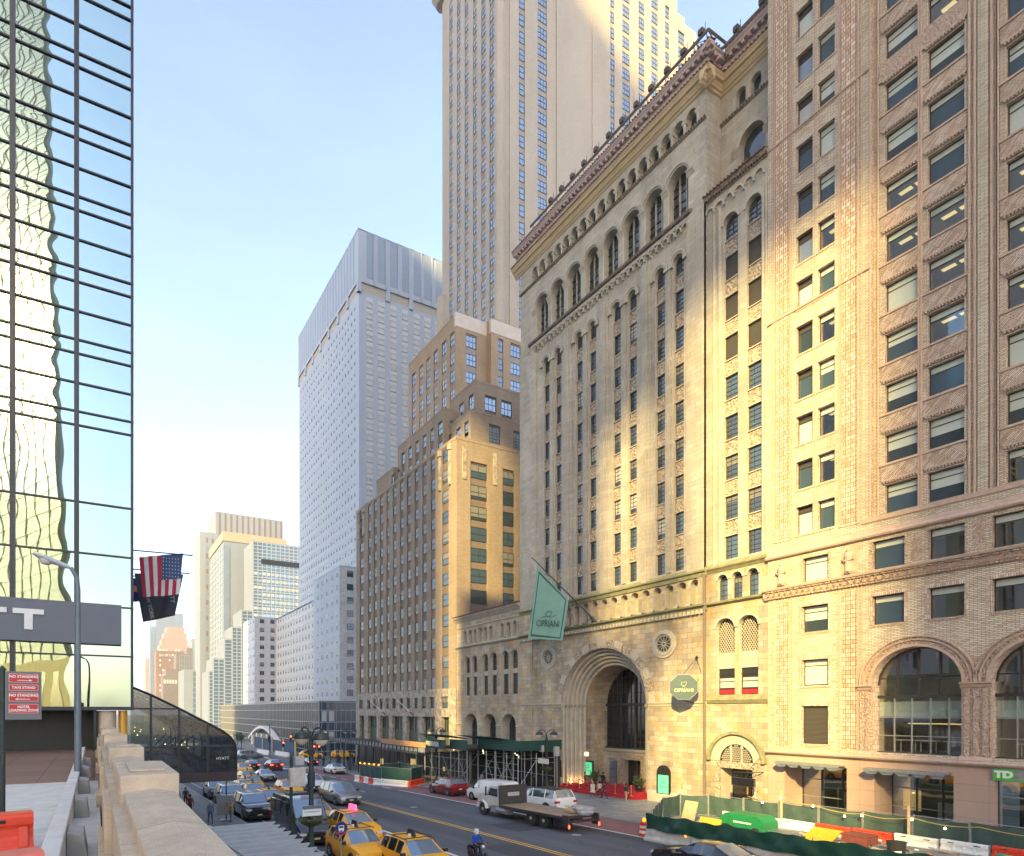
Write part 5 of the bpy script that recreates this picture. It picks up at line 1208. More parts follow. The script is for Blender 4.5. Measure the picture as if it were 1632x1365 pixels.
# ================================================================== behind the camera: the tower mirrored in hotel glass, and added sun-blocking slabs
tb = thing("banded_glass_tower", "cream-banded glass tower with a sunlit slanting side, mirrored in the hotel wall", "building", (-10, -70, 0))
mb = MB(); mg = MB(); mv = MB()
M['band'] = plain("cream_band", (.50, .44, .33), .6, var=.05, scale=.4)
def tx(z): return -3.4 - 3.8 * max(0, (z - 12)) / 116
for k in range(50):
    z = 16 + 2.4 * k; x1 = tx(z)
    for q_m, e_, za, zb_ in ((mg, .25, z, z + 2.4), (mb, 0, z, z + .7)):
        pl_ = [(x1 - e_, -45 - e_), (x1 - 22.5 - e_ * .4, -95), (x1 - 3.2 - e_, -95)]
        q_m.prism(pl_, lambda a, b, k_=za: (a, b, k_), lambda a, b, k_=zb_: (a, b, k_))
for k in range(12):
    u = k / 11; a0, b0 = tx(16) - 22.5 * u, -45 - 50 * u; mv.tube([(a0, b0, 16), (a0 - 3.9, b0, 136)], .22 if k else .5, 5, 0)
mg.build("glazing", [glassy("tower_glass", (.09, .13, .11), .25, .1, .8)], tb); mb.build("floor_band", [M['band']], tb); mv.build("mullion", [M['band']], tb)
mb = MB(); mb.prism([(-3.6, -44.6), (-26.5, -95), (-7, -95)], lambda a, b: (a, b, -2), lambda a, b: (a, b, 16))
for k in range(8): u0 = .04 + .12 * k; u1 = u0 + .05; A_ = lambda u, z: (-3.65 - 22.9 * u, -44.6 - 50.4 * u, z); mb.face([A_(u0, 6), A_(u1, 6), A_(u1, 14), A_(u0, 14)], 1)
mb.build("stone_base", [M['stone_p'], M['glass_n']], tb)
# unseen slabs added north-west so the low sun passes only through their gaps
M['blocker'] = plain("sun_blocker_grey", (.36, .34, .31), .85, var=.1, scale=.2)
def slab(te, y0, y1, z0, z1):
    mb = MB(); mb.prism([(-110, y0), (-110, y1), (-122, y1 - 8.4), (-122, y0 - 8.4)], lambda a, b: (a, b, z0), lambda a, b: (a, b, z1)); mb.build("wall", [M['blocker']], te)
te = thing("sun_blocker", "long added slab blocking the sun, northernmost of the unseen row behind the viaduct", "building", (-115, 33, 0)); slab(te, -32.6, 116, -2, 250)
te = thing("sun_blocker", "added unseen slab with openings that shape the sun between the two gaps", "building", (-115, -60, 0))
slab(te, -65.4, -44.0, -2, 250); slab(te, -70.0, -65.4, 131, 250); slab(te, -70.0, -65.4, -2, 104); slab(te, -74.2, -70.0, 107, 250); slab(te, -74.2, -70.0, -2, 85)
te = thing("low_sun_blocker", "added unseen low slab blocking the sun below the gaps", "building", (-115, -38, 0)); slab(te, -44.0, -32.6, -2, 82); slab(te, -88.5, -74.2, -2, 83)  # added low slab, keeps the sun off street and parapet
te = thing("sun_blocker", "southernmost added slab of the unseen sun-blocking row behind the viaduct", "building", (-115, -100, 0)); slab(te, -116, -88.5, -2, 250)
for lab, y0, y1, z0 in (("added unseen high slab capping the sun through the narrower gap", -44.0, -32.6, 147), ("added unseen high slab capping the sun through the wider gap", -88.5, -74.2, 137)):
    te = thing("high_sun_blocker", lab, "sun blocker", (-115, (y0 + y1) / 2, z0)); mb = MB()
    mb.prism([(-110.2, y0), (-110.2, y1), (-121, y1 - 7.6), (-121, y0 - 7.6)], lambda a, b: (a, b, z0), lambda a, b: (a, b, z0 + 100)); mb.build("wall", [M['blocker']], te)  # added slab overhead, limits how high the sunlit patches reach
# ================================================================== ground, street, pavements
def sheet(name, x0, x1, y0, y1, dz, m, kind="structure", seg=None, thick=0):
    """A strip following the street's fall."""
    ys = [y for y in (-60, 110) if y0 < y < y1]; ys = [y0] + ys + [y1]
    if seg: ys = sorted(set(ys + [y0 + (y1 - y0) * k / seg for k in range(seg)]))
    mb = MB(); mb.grid([[(x0, y, gz(y) + dz), (x1, y, gz(y) + dz)] for y in ys])
    if thick:
        for x in (x0, x1): mb.grid([[(x, y, gz(y) + dz), (x, y, gz(y) + dz - thick)] for y in ys])
        for y in (y0, y1): mb.face([(x0, y, gz(y) + dz), (x1, y, gz(y) + dz), (x1, y, gz(y) + dz - thick), (x0, y, gz(y) + dz - thick)])
    o = mb.build(name, [m]); o["kind"] = kind; return o
sheet("ground", -900, 1200, -700, 1800, -.06, M['ground'])
sheet("road", 10.3, 35.6, -60, 110, 0.0, M['asphalt'])
sheet("road", -30, 140, 110, 131, 0.0, M['asphalt'])                       # the cross street
sheet("road", 10.3, 38.0, 131, 1200, 0.0, M['asphalt'])
NS, SS = 14.6, 31.55
sheet("bus_lane", 14.75, 18.2, 6, 84, .004, M['bus_mauve']); sheet("bus_lane", 31.75, 35.5, 6, 108, .004, M['bus_red'])
sheet("sidewalk", 1.6, 10.3, -60, 110, .13, M['walk'], thick=.3); sheet("sidewalk", 35.75, 60, -60, 108, .13, M['walk'], thick=.3)
sheet("sidewalk", 1.6, 10.3, 131, 900, .13, M['walk'], thick=.3); sheet("sidewalk", 37.8, 60, 131, 900, .13, M['walk'], thick=.3)
for x, a, b in ((10.3, -60, 110), (35.6, -60, 108)): sheet("kerb", x - .0, x + .16, a, b, .15, M['curb'], thick=.3)
def line(x, y0, y1, w_=.14, m='paint_w'): return sheet("road_marking", x - w_ / 2, x + w_ / 2, y0, y1, .009, M[m])
line(18.3, 6, 78, .24); line(14.65, 40, 96, .12); line(31.6, 6, 62, .22)
line(23.48, 6, 102, .13, 'paint_y'); line(23.82, 6, 102, .13, 'paint_y')
for k in range(9): line(31.6, 64 + 4.6 * k, 66.4 + 4.6 * k, .2)
for k in range(5): line(27.4, 62 + 9 * k, 65 + 9 * k, .12)
line(12.0, 30, 100, .1)
for k in range(13): sheet("crosswalk_bar", 11.6 + 1.9 * k, 12.4 + 1.9 * k, 105, 109, .009, M['paint_w'])
for k in range(13): sheet("crosswalk_bar", 11.6 + 1.9 * k, 12.4 + 1.9 * k, 132, 136, .009, M['paint_w'])
for y in (111.5, 129): sheet("road_marking", 11, 37, y, y + .3, .009, M['paint_w'])
sheet("asphalt_patch", 16.9 + 4, 23.0, 22, 30, .005, M['patch']); sheet("asphalt_patch", 26, 29.8, 33, 36.5, .005, M['patch']); sheet("asphalt_patch", 19.5, 21.3, 44, 47, .005, M['patch'])
mh = ["iron manhole cover beyond the yellow line, left of the flatbed truck", "iron manhole cover near the silver grey minivan", "iron manhole cover in the faded lane among the front taxis", "iron manhole cover beside the flatbed truck's tail", "iron manhole cover by the kerb near the nearest lamp post"]
for (x, y, r_) in ((26.0, 48, .34), (20.5, 60, .34), (16.2, 31, .3), (28.6, 30, .34), (12.5, 29.5, .4)):
    mb = MB(); mb.lathe([(r_, 0), (r_ * .86, .012), (0, .012)], (x, y, gz(y) + .004), 18); o = mb.build("manhole_cover", [M['curb']]); tag(o, mh.pop(0), "manhole cover", "manhole covers in the roadway")

# ------------------------------------------------------------------ the viaduct the camera stands on
ZD = 5.5
mb = MB(); mb.box(-14, .1, -30, 18.2, ZD - .6, ZD); mb.build("viaduct_deck", [M['conc']])["kind"] = "structure"
mb = MB(); mb.box(-14, .3, 18.2, 36, ZD - .6, ZD + .02); mb.build("viaduct_paving", [M['tile_brown']])["kind"] = "structure"
mb = MB()
for y in (4.5, 9.1, 13.6): mb.box(-14, -.52, y, y + .012, ZD, ZD + .003)
mb.build("deck_joint", [M['curb']])["kind"] = "structure"
kr = thing("concrete_kerb_rail", "pale concrete kerb rail carried on tapered concrete blocks along the viaduct edge", "kerb rail", (-.4, 10, ZD))
mb = MB()
for a, b in ((-6, 5.8), (5.82, 10.0), (10.02, 14.2), (14.22, 18.4), (18.42, 28)): mb.box(-.52, -.32, a, b, ZD, ZD + .40)
mb.build("rail", [M['conc']], kr, bevel=.015)
for y in (5.0, 8.7, 12.0, 15.4, 18.8, 22.2):
    mb = MB(); q = [(-.31, ZD - .3), (-.03, ZD - .3), (-.12, ZD + .30), (-.31, ZD + .34)]
    mb.prism(q, lambda a, b: (a, y, b), lambda a, b: (a, y + .7, b)); mb.build("support_block", [plain("grey_support_concrete", (.36, .35, .33), .85, var=.2, scale=2)], kr, bevel=.01)
mb = MB(); mb.box(-.3, .1, -10, 31, ZD - .5, ZD - .28); mb.build("gutter", [plain("mossy_gutter", (.16, .155, .11), .9, var=.4, scale=2)])["kind"] = "structure"
pp = thing("granite_parapet", "brown granite viaduct parapet with a ridged coping and block-topped piers", "parapet", (.55, 12, ZD))
mb = MB(); mb.box(.18, .72, -12, 31, -3.5, 6.34); mb.build("wall", [M['granite']], pp)
def coping(y0, y1):
    mb = MB(); q = [(.30, 6.30), (.84, 6.30), (.84, 6.45), (.58, 6.495), (.30, 6.45)]
    mb.prism(q, lambda a, b: (a, y0, b), lambda a, b: (a, y1, b)); return mb.build("coping", [M['granite']], pp, bevel=.012)
coping(-12, 7.5); coping(9.5, 13.1); coping(14.4, 20.0); coping(21.2, 26.5)
for a, b in ((7.5, 9.5), (13.1, 14.4), (20.0, 21.2), (26.5, 28.4)):
    mb = MB(); mb.box(.26, .9, a, b, 6.3, 6.66); mb.box(.38, .78, a + .35, b - .35, 6.66, 6.69); mb.build("pier_cap", [M['granite']], pp, bevel=.015)
    mb = MB(); mb.box(.1, .8, a + .1, b - .1, -3.5, 6.3); mb.box(.04, .3, a + .0, b - .0, 5.3, 5.75); mb.build("pier", [M['granite']], pp, bevel=.012)
for y0 in (-3, 2.2, 4.8): 
    mb = MB(); mb.box(.1, .19, y0, y0 + 2.1, 5.4, 5.55); mb.box(.1, .19, y0, y0 + .2, 5.55, 6.1); mb.build("panel_frame", [M['granite']], pp)
# corrugated canopy over the pavement
cn_ = thing("scalloped_canopy", "grey corrugated metal canopy with scalloped ends over the pavement below the parapet", "canopy", (3, 16, 3.2))
mb = MB(); n = 18
for k in range(n):
    y = 9.9 + .65 * k; rows = []
    for j in range(7):
        t = math.pi * j / 6; yy = y + .325 - .265 * math.cos(t); zz = 3.2 + .2 * math.sin(t); xe = 5.45 + .38 * math.sin(t)
        rows.append([(.95, yy, zz), (xe, yy, zz)])
    mb.grid(rows, 0)
    mb.face([(5.45, y, 3.18), (5.45, y + .65, 3.18), (.95, y + .65, 3.18), (.95, y, 3.18)], 1)  # dark sheet under the slats, standing in for shade in the gaps
mb.build("corrugated_roof", [plain("grey_zinc", (.3, .3, .29), .5, metal=.3, var=.15, scale=2), M['frame']], cn_, smooth=True)
mb = MB(); mb.tube([(2.3, 21.8, 3.5), (3.1, 21.2, 3.5), (3.6, 15.5, 3.52), (1.2, 15.0, 3.52)], .035, 6, 0); mb.box(2.6, 3.5, 20.4, 20.9, 3.42, 3.52); mb.build("conduit", [M['galv']], cn_)
mb = MB()
for y in (12, 20.5):
    for x in (1.5, 5.2): mb.box(x - .08, x + .08, y - .08, y + .08, -1, 3.2)
mb.build("post", [M['iron']], cn_)
# ================================================================== vehicles
M['taxi'] = plain("taxi_yellow_paint", (.88, .40, .012), .4, var=.03, spec=.35, coat=.25)
M['p_black'] = plain("black_car_paint", (.012, .013, .018), .18, var=0, coat=1)
M['p_silver'] = plain("grey_car_paint", (.24, .25, .27), .25, metal=.5, var=.03, coat=.8)
M['p_white'] = plain("white_car_paint", (.66, .67, .68), .28, var=.04, coat=.6)
M['p_red'] = plain("dark_red_car_paint", (.20, .008, .012), .22, var=.03, coat=.9)
M['p_dirty'] = plain("dusty_white_paint", (.50, .48, .44), .5, var=.22, scale=2.5)
M['wglass'] = glassy("car_glass", (.02, .028, .034), .04, 0, 1.0); M['wglass'].node_tree.nodes["Principled BSDF"].inputs["Coat Weight"].default_value = .8
M['wsky'] = glassy('sky_tinted_windscreen', (.20, .27, .35), .05, .45, 1.0)  # pale blue of reflected sky put into the glass colour
M['rubber'] = plain("tyre_rubber", (.022, .022, .022), .8, var=.1)
M['rim'] = plain("wheel_rim", (.34, .34, .34), .35, metal=.7, var=.1)
M['rim_b'] = plain("dark_wheel_rim", (.08, .08, .085), .4, metal=.5, var=.1)
M['lens'] = plain("headlamp_lens", (.65, .66, .62), .12, var=0, coat=1)
M['tail'] = plain("tail_lamp", (.38, .01, .008), .25, var=0, coat=.6)
M['tail_on'] = plain("brake_lamp_lit", (.8, .03, .01), .3, var=0, emit=(1, .06, .02), es=2.5)
M['plate'] = plain("number_plate", (.62, .52, .2), .5, var=0)
KIND = {   # station: distance from the nose, belt height, roof height, half width, roof half width
 'suv': (4.6, 1.68, [(0, .55, .60, .66, .5), (.05, .78, .82, .80, .7), (.3, .93, .98, .88, .78), (.9, 1.02, 1.07, .91, .8), (1.2, 1.06, 1.10, .92, .78), (2.0, 1.07, 1.60, .92, .66), (2.5, 1.08, 1.67, .92, .68), (3.3, 1.10, 1.67, .92, .68), (4.0, 1.12, 1.61, .91, .66), (4.42, 1.13, 1.2, .88, .74), (4.6, .95, .99, .82, .7)], (4, 5), (5, 8), (8, 9), .86, 3.72, .35),
 'sedan': (4.75, 1.45, [(0, .50, .54, .62, .5), (.06, .68, .72, .78, .7), (.4, .80, .85, .88, .78), (1.1, .88, .93, .91, .8), (1.45, .92, .96, .91, .76), (2.25, .93, 1.40, .91, .60), (2.7, .94, 1.44, .91, .62), (3.2, .95, 1.42, .91, .6), (4.0, 1.0, 1.04, .90, .72), (4.6, .98, 1.02, .86, .74), (4.75, .8, .84, .8, .7)], (4, 5), (5, 7), (7, 8), .92, 3.8, .33),
 'minivan': (5.1, 1.76, [(0, .55, .6, .68, .5), (.06, .74, .78, .84, .7), (.35, .9, .95, .94, .8), (.85, 1.0, 1.04, .98, .82), (1.05, 1.04, 1.08, .99, .82), (2.05, 1.06, 1.66, .99, .74), (2.6, 1.06, 1.75, .99, .75), (3.8, 1.08, 1.76, .99, .75), (4.6, 1.1, 1.70, .98, .74), (4.95, 1.1, 1.2, .95, .8), (5.1, .9, .94, .9, .75)], (4, 5), (5, 8), (8, 9), .98, 4.05, .35),
 'bigsuv': (5.1, 1.9, [(0, .65, .7, .74, .6), (.05, .95, 1.0, .9, .82), (.3, 1.12, 1.16, .97, .88), (1.1, 1.17, 1.21, .99, .88), (1.35, 1.2, 1.24, .99, .86), (1.95, 1.2, 1.82, .99, .76), (2.4, 1.21, 1.9, .99, .78), (3.8, 1.22, 1.9, .99, .78), (4.7, 1.22, 1.85, .98, .77), (5.0, 1.2, 1.28, .96, .84), (5.1, 1.0, 1.04, .92, .8)], (4, 5), (5, 8), (8, 9), .98, 4.0, .4),
 'van': (6.0, 2.65, [(0, .6, .66, .8, .6), (.06, .85, .9, .92, .8), (.45, 1.15, 1.2, .98, .86), (.8, 1.3, 1.35, 1.0, .88), (.9, 1.34, 1.38, 1.0, .88), (1.8, 1.4, 2.5, 1.0, .86), (2.3, 1.4, 2.64, 1.0, .88), (3.6, 1.4, 2.65, 1.0, .88), (5.7, 1.4, 2.63, 1.0, .88), (5.95, 1.35, 2.5, .98, .86), (6.0, 1.2, 2.3, .96, .8)], (4, 5), (5, 6), None, .95, 4.6, .36),
 'cargo': (5.7, 2.1, [(0, .6, .66, .8, .6), (.06, .95, 1.0, .93, .82), (.5, 1.1, 1.15, .99, .88), (1.1, 1.15, 1.2, 1.0, .88), (1.15, 1.18, 1.22, 1.0, .88), (1.9, 1.22, 2.0, 1.0, .8), (2.3, 1.22, 2.1, 1.0, .82), (3.6, 1.22, 2.1, 1.0, .82), (5.4, 1.22, 2.08, 1.0, .82), (5.65, 1.2, 2.0, .98, .8), (5.7, 1.1, 1.9, .96, .76)], (4, 5), (5, 6), None, .95, 4.3, .36)}
def car(name, label, cat, kind, paint, group=None, rim='rim', lamps=True, brake=False, roofm=None):
    L, HT, ST, ws, sd_, rw, wy1, wy2, wr_ = KIND[kind]
    t = thing(name, label, cat, (0, 0, 0), 0, group)
    rings = []
    for (s, zb, zr, w_, wr) in ST:
        y = s - L / 2; h = [(w_ * .9, .22), (w_ * .985, .36), (w_ * 1.0, (.4 + zb) / 2), (w_ * .955, zb), (wr, zr - .05 if zr - zb > .1 else zr - .012), (wr * .8, zr), (0, zr + .02)]
        rings.append([(x, y, z) for x, z in h] + [(-x, y, z) for x, z in h[-2::-1]])
    body, gl, sg_ = MB(), MB(), MB(); n = len(rings[0])
    for i in range(len(rings) - 1):
        for k in range(n - 1):
            kk = min(k, n - 2 - k); q = (rings[i][k], rings[i][k + 1], rings[i + 1][k + 1], rings[i + 1][k])
            tgt, m_ = body, 0
            if sd_[0] <= i < sd_[1] and kk == 3: tgt = sg_
            if (i == ws[0] or (rw and i == rw[0])) and kk >= 4: tgt = gl
            if roofm and kk >= 4 and tgt is body and sd_[0] <= i < sd_[1]: m_ = 1
            tgt.face(q, m_)
    body.face(rings[0]); body.face(rings[-1][::-1])
    for i in (ws[0], rw[0] if rw else None):
        if i is None: continue
        for k in (4, n - 5): body.tube([rings[i][k], rings[i + 1][k]], .035, 5, 0)
    for i in range(sd_[0] + 1, sd_[1]):
        for k in (3, n - 4):
            k2 = k + 1 if k == 3 else k - 1
            body.tube([rings[i][k], rings[i][k2]], .03, 5, 0)
    bo = body.build("body", [M[paint]] + ([M[roofm]] if roofm else []), t, smooth=True)
    gl.build("windscreen", [M['wsky']], t, smooth=True); 
    if sg_.f: sg_.build("side_window", [M['wglass']], t)
    mb = MB(); mb.box(-.8, .8, -L / 2 + .25, L / 2 - .2, .16, .4)
    for s in (wy1, wy2):
        for sx in (-1, 1): mb.lathe([(wr_ * 1.2, sx * .80), (wr_ * 1.2, sx * (ST[3][3] + .006)), (0, sx * (ST[3][3] + .006))], (0, s - L / 2, wr_ + .02), 18, 0, 'x')
    mb.build("underbody", [M['black']], t)
    for s in (wy1, wy2):
        for sx in (-1, 1):
            wo = ST[3][3] + .02; mb = MB(); c = (0, s - L / 2, wr_)
            mb.lathe([(wr_ * .62, sx * (wo - .2)), (wr_ * .96, sx * (wo - .2)), (wr_, sx * (wo - .14)), (wr_, sx * (wo - .04)), (wr_ * .95, sx * wo), (wr_ * .64, sx * wo)], c, 20, 0, 'x')
            whl = mb.build("wheel", [M['rubber']], t, smooth=True)
            mb = MB(); mb.lathe([(wr_ * .64, sx * (wo - .005)), (wr_ * .6, sx * (wo - .04)), (wr_ * .2, sx * (wo - .03)), (0, sx * (wo - .01))], c, 20, 0, 'x')
            for j in range(5):
                a = 2 * math.pi * j / 5; mb.tube([(sx * (wo - .012), c[1], c[2]), (sx * (wo - .012), c[1] + wr_ * .62 * math.cos(a), c[2] + wr_ * .62 * math.sin(a))], .035, 4, 1)
            mb.build("rim", [M['rim_b'], M[rim]], whl)
    w0 = ST[1][3]; zf = ST[1][1]
    for sx in (-1, 1):
        mb = MB(); mb.face([(sx * (w0 + .02), -L / 2 + .02, zf - .02), (sx * (w0 - .34), -L / 2 - .0, zf - .04), (sx * (w0 - .32), -L / 2 - .0, zf - .18), (sx * (w0 + .0), -L / 2 + .03, zf - .16)])
        mb.face([(sx * (w0 + .025), -L / 2 + .02, zf - .02), (sx * (w0 + .085), -L / 2 + .26, zf + .07), (sx * (w0 + .085), -L / 2 + .24, zf - .05), (sx * (w0 + .0), -L / 2 + .02, zf - .16)]); mb.build("headlight", [M['lens']], t)
        mb = MB(); w1 = ST[-2][3]; zt = ST[-2][1]
        if kind in ('van', 'cargo'): mb.box(sx * (w1 - .02) - .06, sx * (w1 - .02) + .06, L / 2 - .04, L / 2 + .02, .95, 1.4)
        else: mb.box(min(sx * (w1 - .34), sx * (w1 + .01)), max(sx * (w1 - .34), sx * (w1 + .01)), L / 2 - .2, L / 2 + .01, zt - .30, zt - .14)
        mb.build("tail_light", [M['tail_on' if brake else 'tail']], t)
        mb = MB(); xs = ST[4][3]; mb.box(min(sx * (xs - .02), sx * (xs + .22)), max(sx * (xs - .02), sx * (xs + .22)), ST[4][0] - L / 2 + .22, ST[4][0] - L / 2 + .34, ST[4][1] + .0, ST[4][1] + .16); mb.build("side_mirror", [M['black']], t, bevel=.02)
    mb = MB(); mb.box(-w0 * .55, w0 * .55, -L / 2 - .012, -L / 2 + .02, zf - .36, zf - .12, 0); mb.box(-w0 * .8, w0 * .8, -L / 2 - .02, -L / 2 + .1, .22, .4, 0); mb.box(-w0 * .85, w0 * .85, L / 2 - .1, L / 2 + .03, .25, .45, 0)
    mb.box(-.16, .16, -L / 2 - .03, -L / 2 - .0, .42, .52, 1); mb.box(-.16, .16, L / 2 - .01, L / 2 + .025, .62, .74, 1)
    mb.build("bumper", [M['black'], M['plate']], t)
    return t
CS_ = 1.13
def setcar(t, x, y, rz=0.0, sc=CS_, head=0, label=None, group=None):
    t.location = (x, y, gz(y) + .02); t.scale = (sc * 1.03, sc, sc * .96)
    t.rotation_euler = (Matrix.Rotation(-math.atan(.03) * (1 if y < 110 else 0), 3, 'X') @ Matrix.Rotation(rz, 3, 'Z')).to_euler()
    if label: t["label"] = label
    if group: t["group"] = group
    return t
GT = "yellow taxis queuing along the north side"
taxi = car("yellow_taxi", "x", "taxi", 'suv', 'taxi', GT)
mb = MB(); mb.box(-.66, .66, -.3, -.26, 1.70, 1.73); mb.box(-.66, .66, .9, .94, 1.70, 1.73)
for sx in (-.66, .63): mb.box(sx, sx + .03, -.5, 1.3, 1.68, 1.72)
mb.build("roof_rack", [M['black']], taxi)
mb = MB(); mb.box(-.16, .16, .28, .42, 1.69, 1.80, 1); mb.box(-.05, .05, .0, .75, 1.70, 1.76, 0); mb.prism([(0, 1.74), (.72, 1.74), (.6, 2.0), (.1, 2.0)], lambda a, b: (-.04, a, b), lambda a, b: (.04, a, b), 0); mb.build("roof_sign", [M['black'], M['white']], taxi)
plainroof = [(14.3, 26.2, "nearest yellow taxi, cut by the bottom of the frame beside the white line"), (12.95, 30.4, "yellow taxi with roof rack, right behind the round blue bus stop sign"),
 (14.9, 43.2, "yellow taxi tucked behind the flower basket lamp post"), (14.5, 48.6, "yellow taxi beside the thin pole with the pale box, behind the long black van"),
 (18.6, 62.5, "yellow taxi on the outside of the queue, left of the white utility vehicle"), (14.9, 66.5, "yellow taxi last but one in the queue, beside the black vehicles"), (18.2, 80.0, "yellow taxi approaching the queue behind the turning one"),
 (14.3, 54.2, "yellow taxi level with the rear of the black van, roof in shade"), (14.5, 61.2, "yellow taxi at the tail of the tight taxi queue"), (16.6, 71.0, "yellow taxi swinging out of the queue with its lamp lit"),
 (21.6, 98.0, "lone yellow taxi coming from the crossing with a pink roof sign, beside the glass lounge")]
setcar(taxi, plainroof[0][0], plainroof[0][1], 0, CS_, 0, plainroof[0][2])
for x, y, lb in plainroof[1:]: setcar(copy_tree(taxi), x, y, RND.uniform(-.03, .03), CS_, 0, lb, GT if y < 90 else None)
tx2 = copy_tree(taxi); setcar(tx2, 15.3, 36.7, .02, CS_, 0, "yellow taxi carrying a pink lit advertisement on its roof", GT)
for ch in list(tx2.children):
    if ch.name.startswith("roof_sign"): bpy.data.objects.remove(ch)
mb = MB(); mb.prism([(-.5, 1.73), (.5, 1.73), (.42, 2.08), (-.42, 2.08)], lambda a, b: (-.07, a, b), lambda a, b: (.07, a, b)); o = mb.build("roof_advert", [plain("pink_lit_panel", (.8, .1, .25), .4, var=.2, scale=9, emit=(1, .12, .3), es=.5)]); o.parent = tx2
for x, y, rz, lb in ((43.2, 128, R(90), "yellow taxi crossing at the far junction in front of the blue hoarding"), (50, 126, R(90), "yellow taxi farther along the cross street behind the corner crowd"), (56.5, 124, R(90), "yellow taxi last along the cross street, partly behind the scaffold")):
    setcar(copy_tree(taxi), x, y, rz, CS_, 0, lb, "taxis in the cross street")
GS = "black utility vehicles waiting at the kerb"
bs = car("black_suv", "x", "suv", 'bigsuv', 'p_black', GS)
mb = MB()
for k in range(7): mb.box(-.66, .66, -.55 + .42 * k, -.5 + .42 * k, 1.9, 1.93)
mb.build("roof_bar", [M['galv']], bs)
setcar(bs, 11.75, 50.2, 0, CS_, 0, "black utility vehicle directly behind the long black van, roof bars shining", GS)
setcar(copy_tree(bs), 11.7, 58.8, 0, CS_, 0, "black utility vehicle in the middle of the kerbside row of three", GS)
setcar(copy_tree(bs), 11.9, 67.0, 0, CS_, 0, "black utility vehicle farthest back in the kerbside row, under the glass lounge", GS)
vn = car("black_van", "tall black passenger van with a big windscreen behind the flower basket", "van", 'van', 'p_black')
mb = MB(); mb.box(-.6, .6, .2, 1.2, 2.64, 2.78); mb.build("roof_unit", [M['black']], vn, bevel=.05)
mb = MB()
for sx in (-1, 1):
    for y0 in (-.5, .7, 1.85): mb.box(min(sx * .9, sx * .985), max(sx * .9, sx * .985), y0, y0 + 1.05, 1.5, 2.3)
mb.build("side_window", [M['wglass']], vn); setcar(vn, 12.3, 38.6, 0)
mv = car("grey_minivan", "silver grey minivan driving towards the camera next to the yellow line", "minivan", 'minivan', 'p_silver'); setcar(mv, 21.5, 55.0, 0, 1.2)
wv = car("white_suv", "white utility vehicle following the silver grey minivan", "suv", 'suv', 'p_white'); setcar(wv, 22.9, 67.6, 0, 1.2)
dc = car("dark_convertible", "dark saloon with pale windscreen behind the queue, before the lone yellow taxi", "car", 'sedan', 'p_black'); setcar(dc, 21.6, 84.0, 0, 1.15)
rs = car("red_suv", "dark red utility vehicle driving away with brake lights on near the crossing", "suv", 'suv', 'p_red', None, 'rim', True, True); setcar(rs, 28.2, 104.5, math.pi, 1.2)
ds = car("dark_suv", "dark utility vehicle left of the braking red one near the crossing", "suv", 'suv', 'p_black', None, 'rim', True, True); setcar(ds, 25.0, 107.5, math.pi, 1.12)
wg = car("grey_wagon", "long silver grey estate car crossing at the far junction beside the glass lounge", "car", 'minivan', 'p_silver'); setcar(wg, 31.0, 134, R(90), 1.15)
bc = car("black_saloon", "black saloon with red tail lights at the corner left of the parked white saloon", "car", 'sedan', 'p_black', None, 'rim', True, True); setcar(bc, 37.6, 112.5, math.pi, 1.1)
ws_ = car("white_saloon", "white saloon parked at the far kerb beyond the green fenced pit", "car", 'sedan', 'p_white'); setcar(ws_, 34.4, 90.5, math.pi, 1.15)
rp = car("red_suv", "shiny dark red utility vehicle parked in the red lane in front of the scaffold", "suv", 'suv', 'p_red'); setcar(rp, 34.1, 55.2, math.pi, 1.13)
cv = car("white_cargo_van", "white cargo van parked behind the flatbed truck, in front of the green shed", "van", 'cargo', 'p_white'); setcar(cv, 34.5, 47.6, math.pi, 1.05)
mb = MB()
for x in (-.5, .5): mb.box(x - .02, x + .02, -.4, 2.4, 2.14, 2.18)
mb.build("roof_rack", [M['galv']], cv)
wb = car("white_suv", "white utility vehicle with a black roof parked beyond the flatbed's load", "suv", 'bigsuv', 'p_white', None, 'rim', True, False, 'black'); setcar(wb, 34.3, 39.9, math.pi, 1.12)
bk2 = car("black_saloon", "black saloon with golden reflections cut by the bottom of the frame below the concrete barrier", "car", 'sedan', 'p_black'); setcar(bk2, 26.9, 19.2, math.pi, 1.12)
# flatbed truck
tk = thing("flatbed_truck", "dusty white flatbed truck with a bare wooden deck and a dark bulkhead behind the cab", "truck")
mb = MB()
prof_ = [(-5.5, .75), (-5.5, 1.35), (-5.2, 1.72), (-4.25, 1.72), (-3.9, 2.36), (-3.65, 2.45), (-2.45, 2.45), (-2.45, .75)]
mb.prism(prof_, lambda a, b: (-1.02, a, b), lambda a, b: (1.02, a, b)); mb.build("cab", [M['p_dirty']], tk, bevel=.06)
mb = MB(); mb.face([(-.92, -4.27, 1.76), (.92, -4.27, 1.76), (.92, -3.95, 2.32), (-.92, -3.95, 2.32)]); mb.build("windscreen", [M['wglass']], tk)
mb = MB()
for sx in (-1.03, 1.03): mb.face([(sx, -4.0, 1.72), (sx, -2.75, 1.65), (sx, -2.75, 2.28), (sx, -3.7, 2.3)])
mb.build("side_window", [M['wglass']], tk)
mb = MB(); mb.box(-1.0, 1.0, -5.62, -5.48, .55, .95); mb.box(-.6, .6, -5.54, -5.49, 1.0, 1.6); mb.build("grille", [M['galv']], tk, bevel=.03)
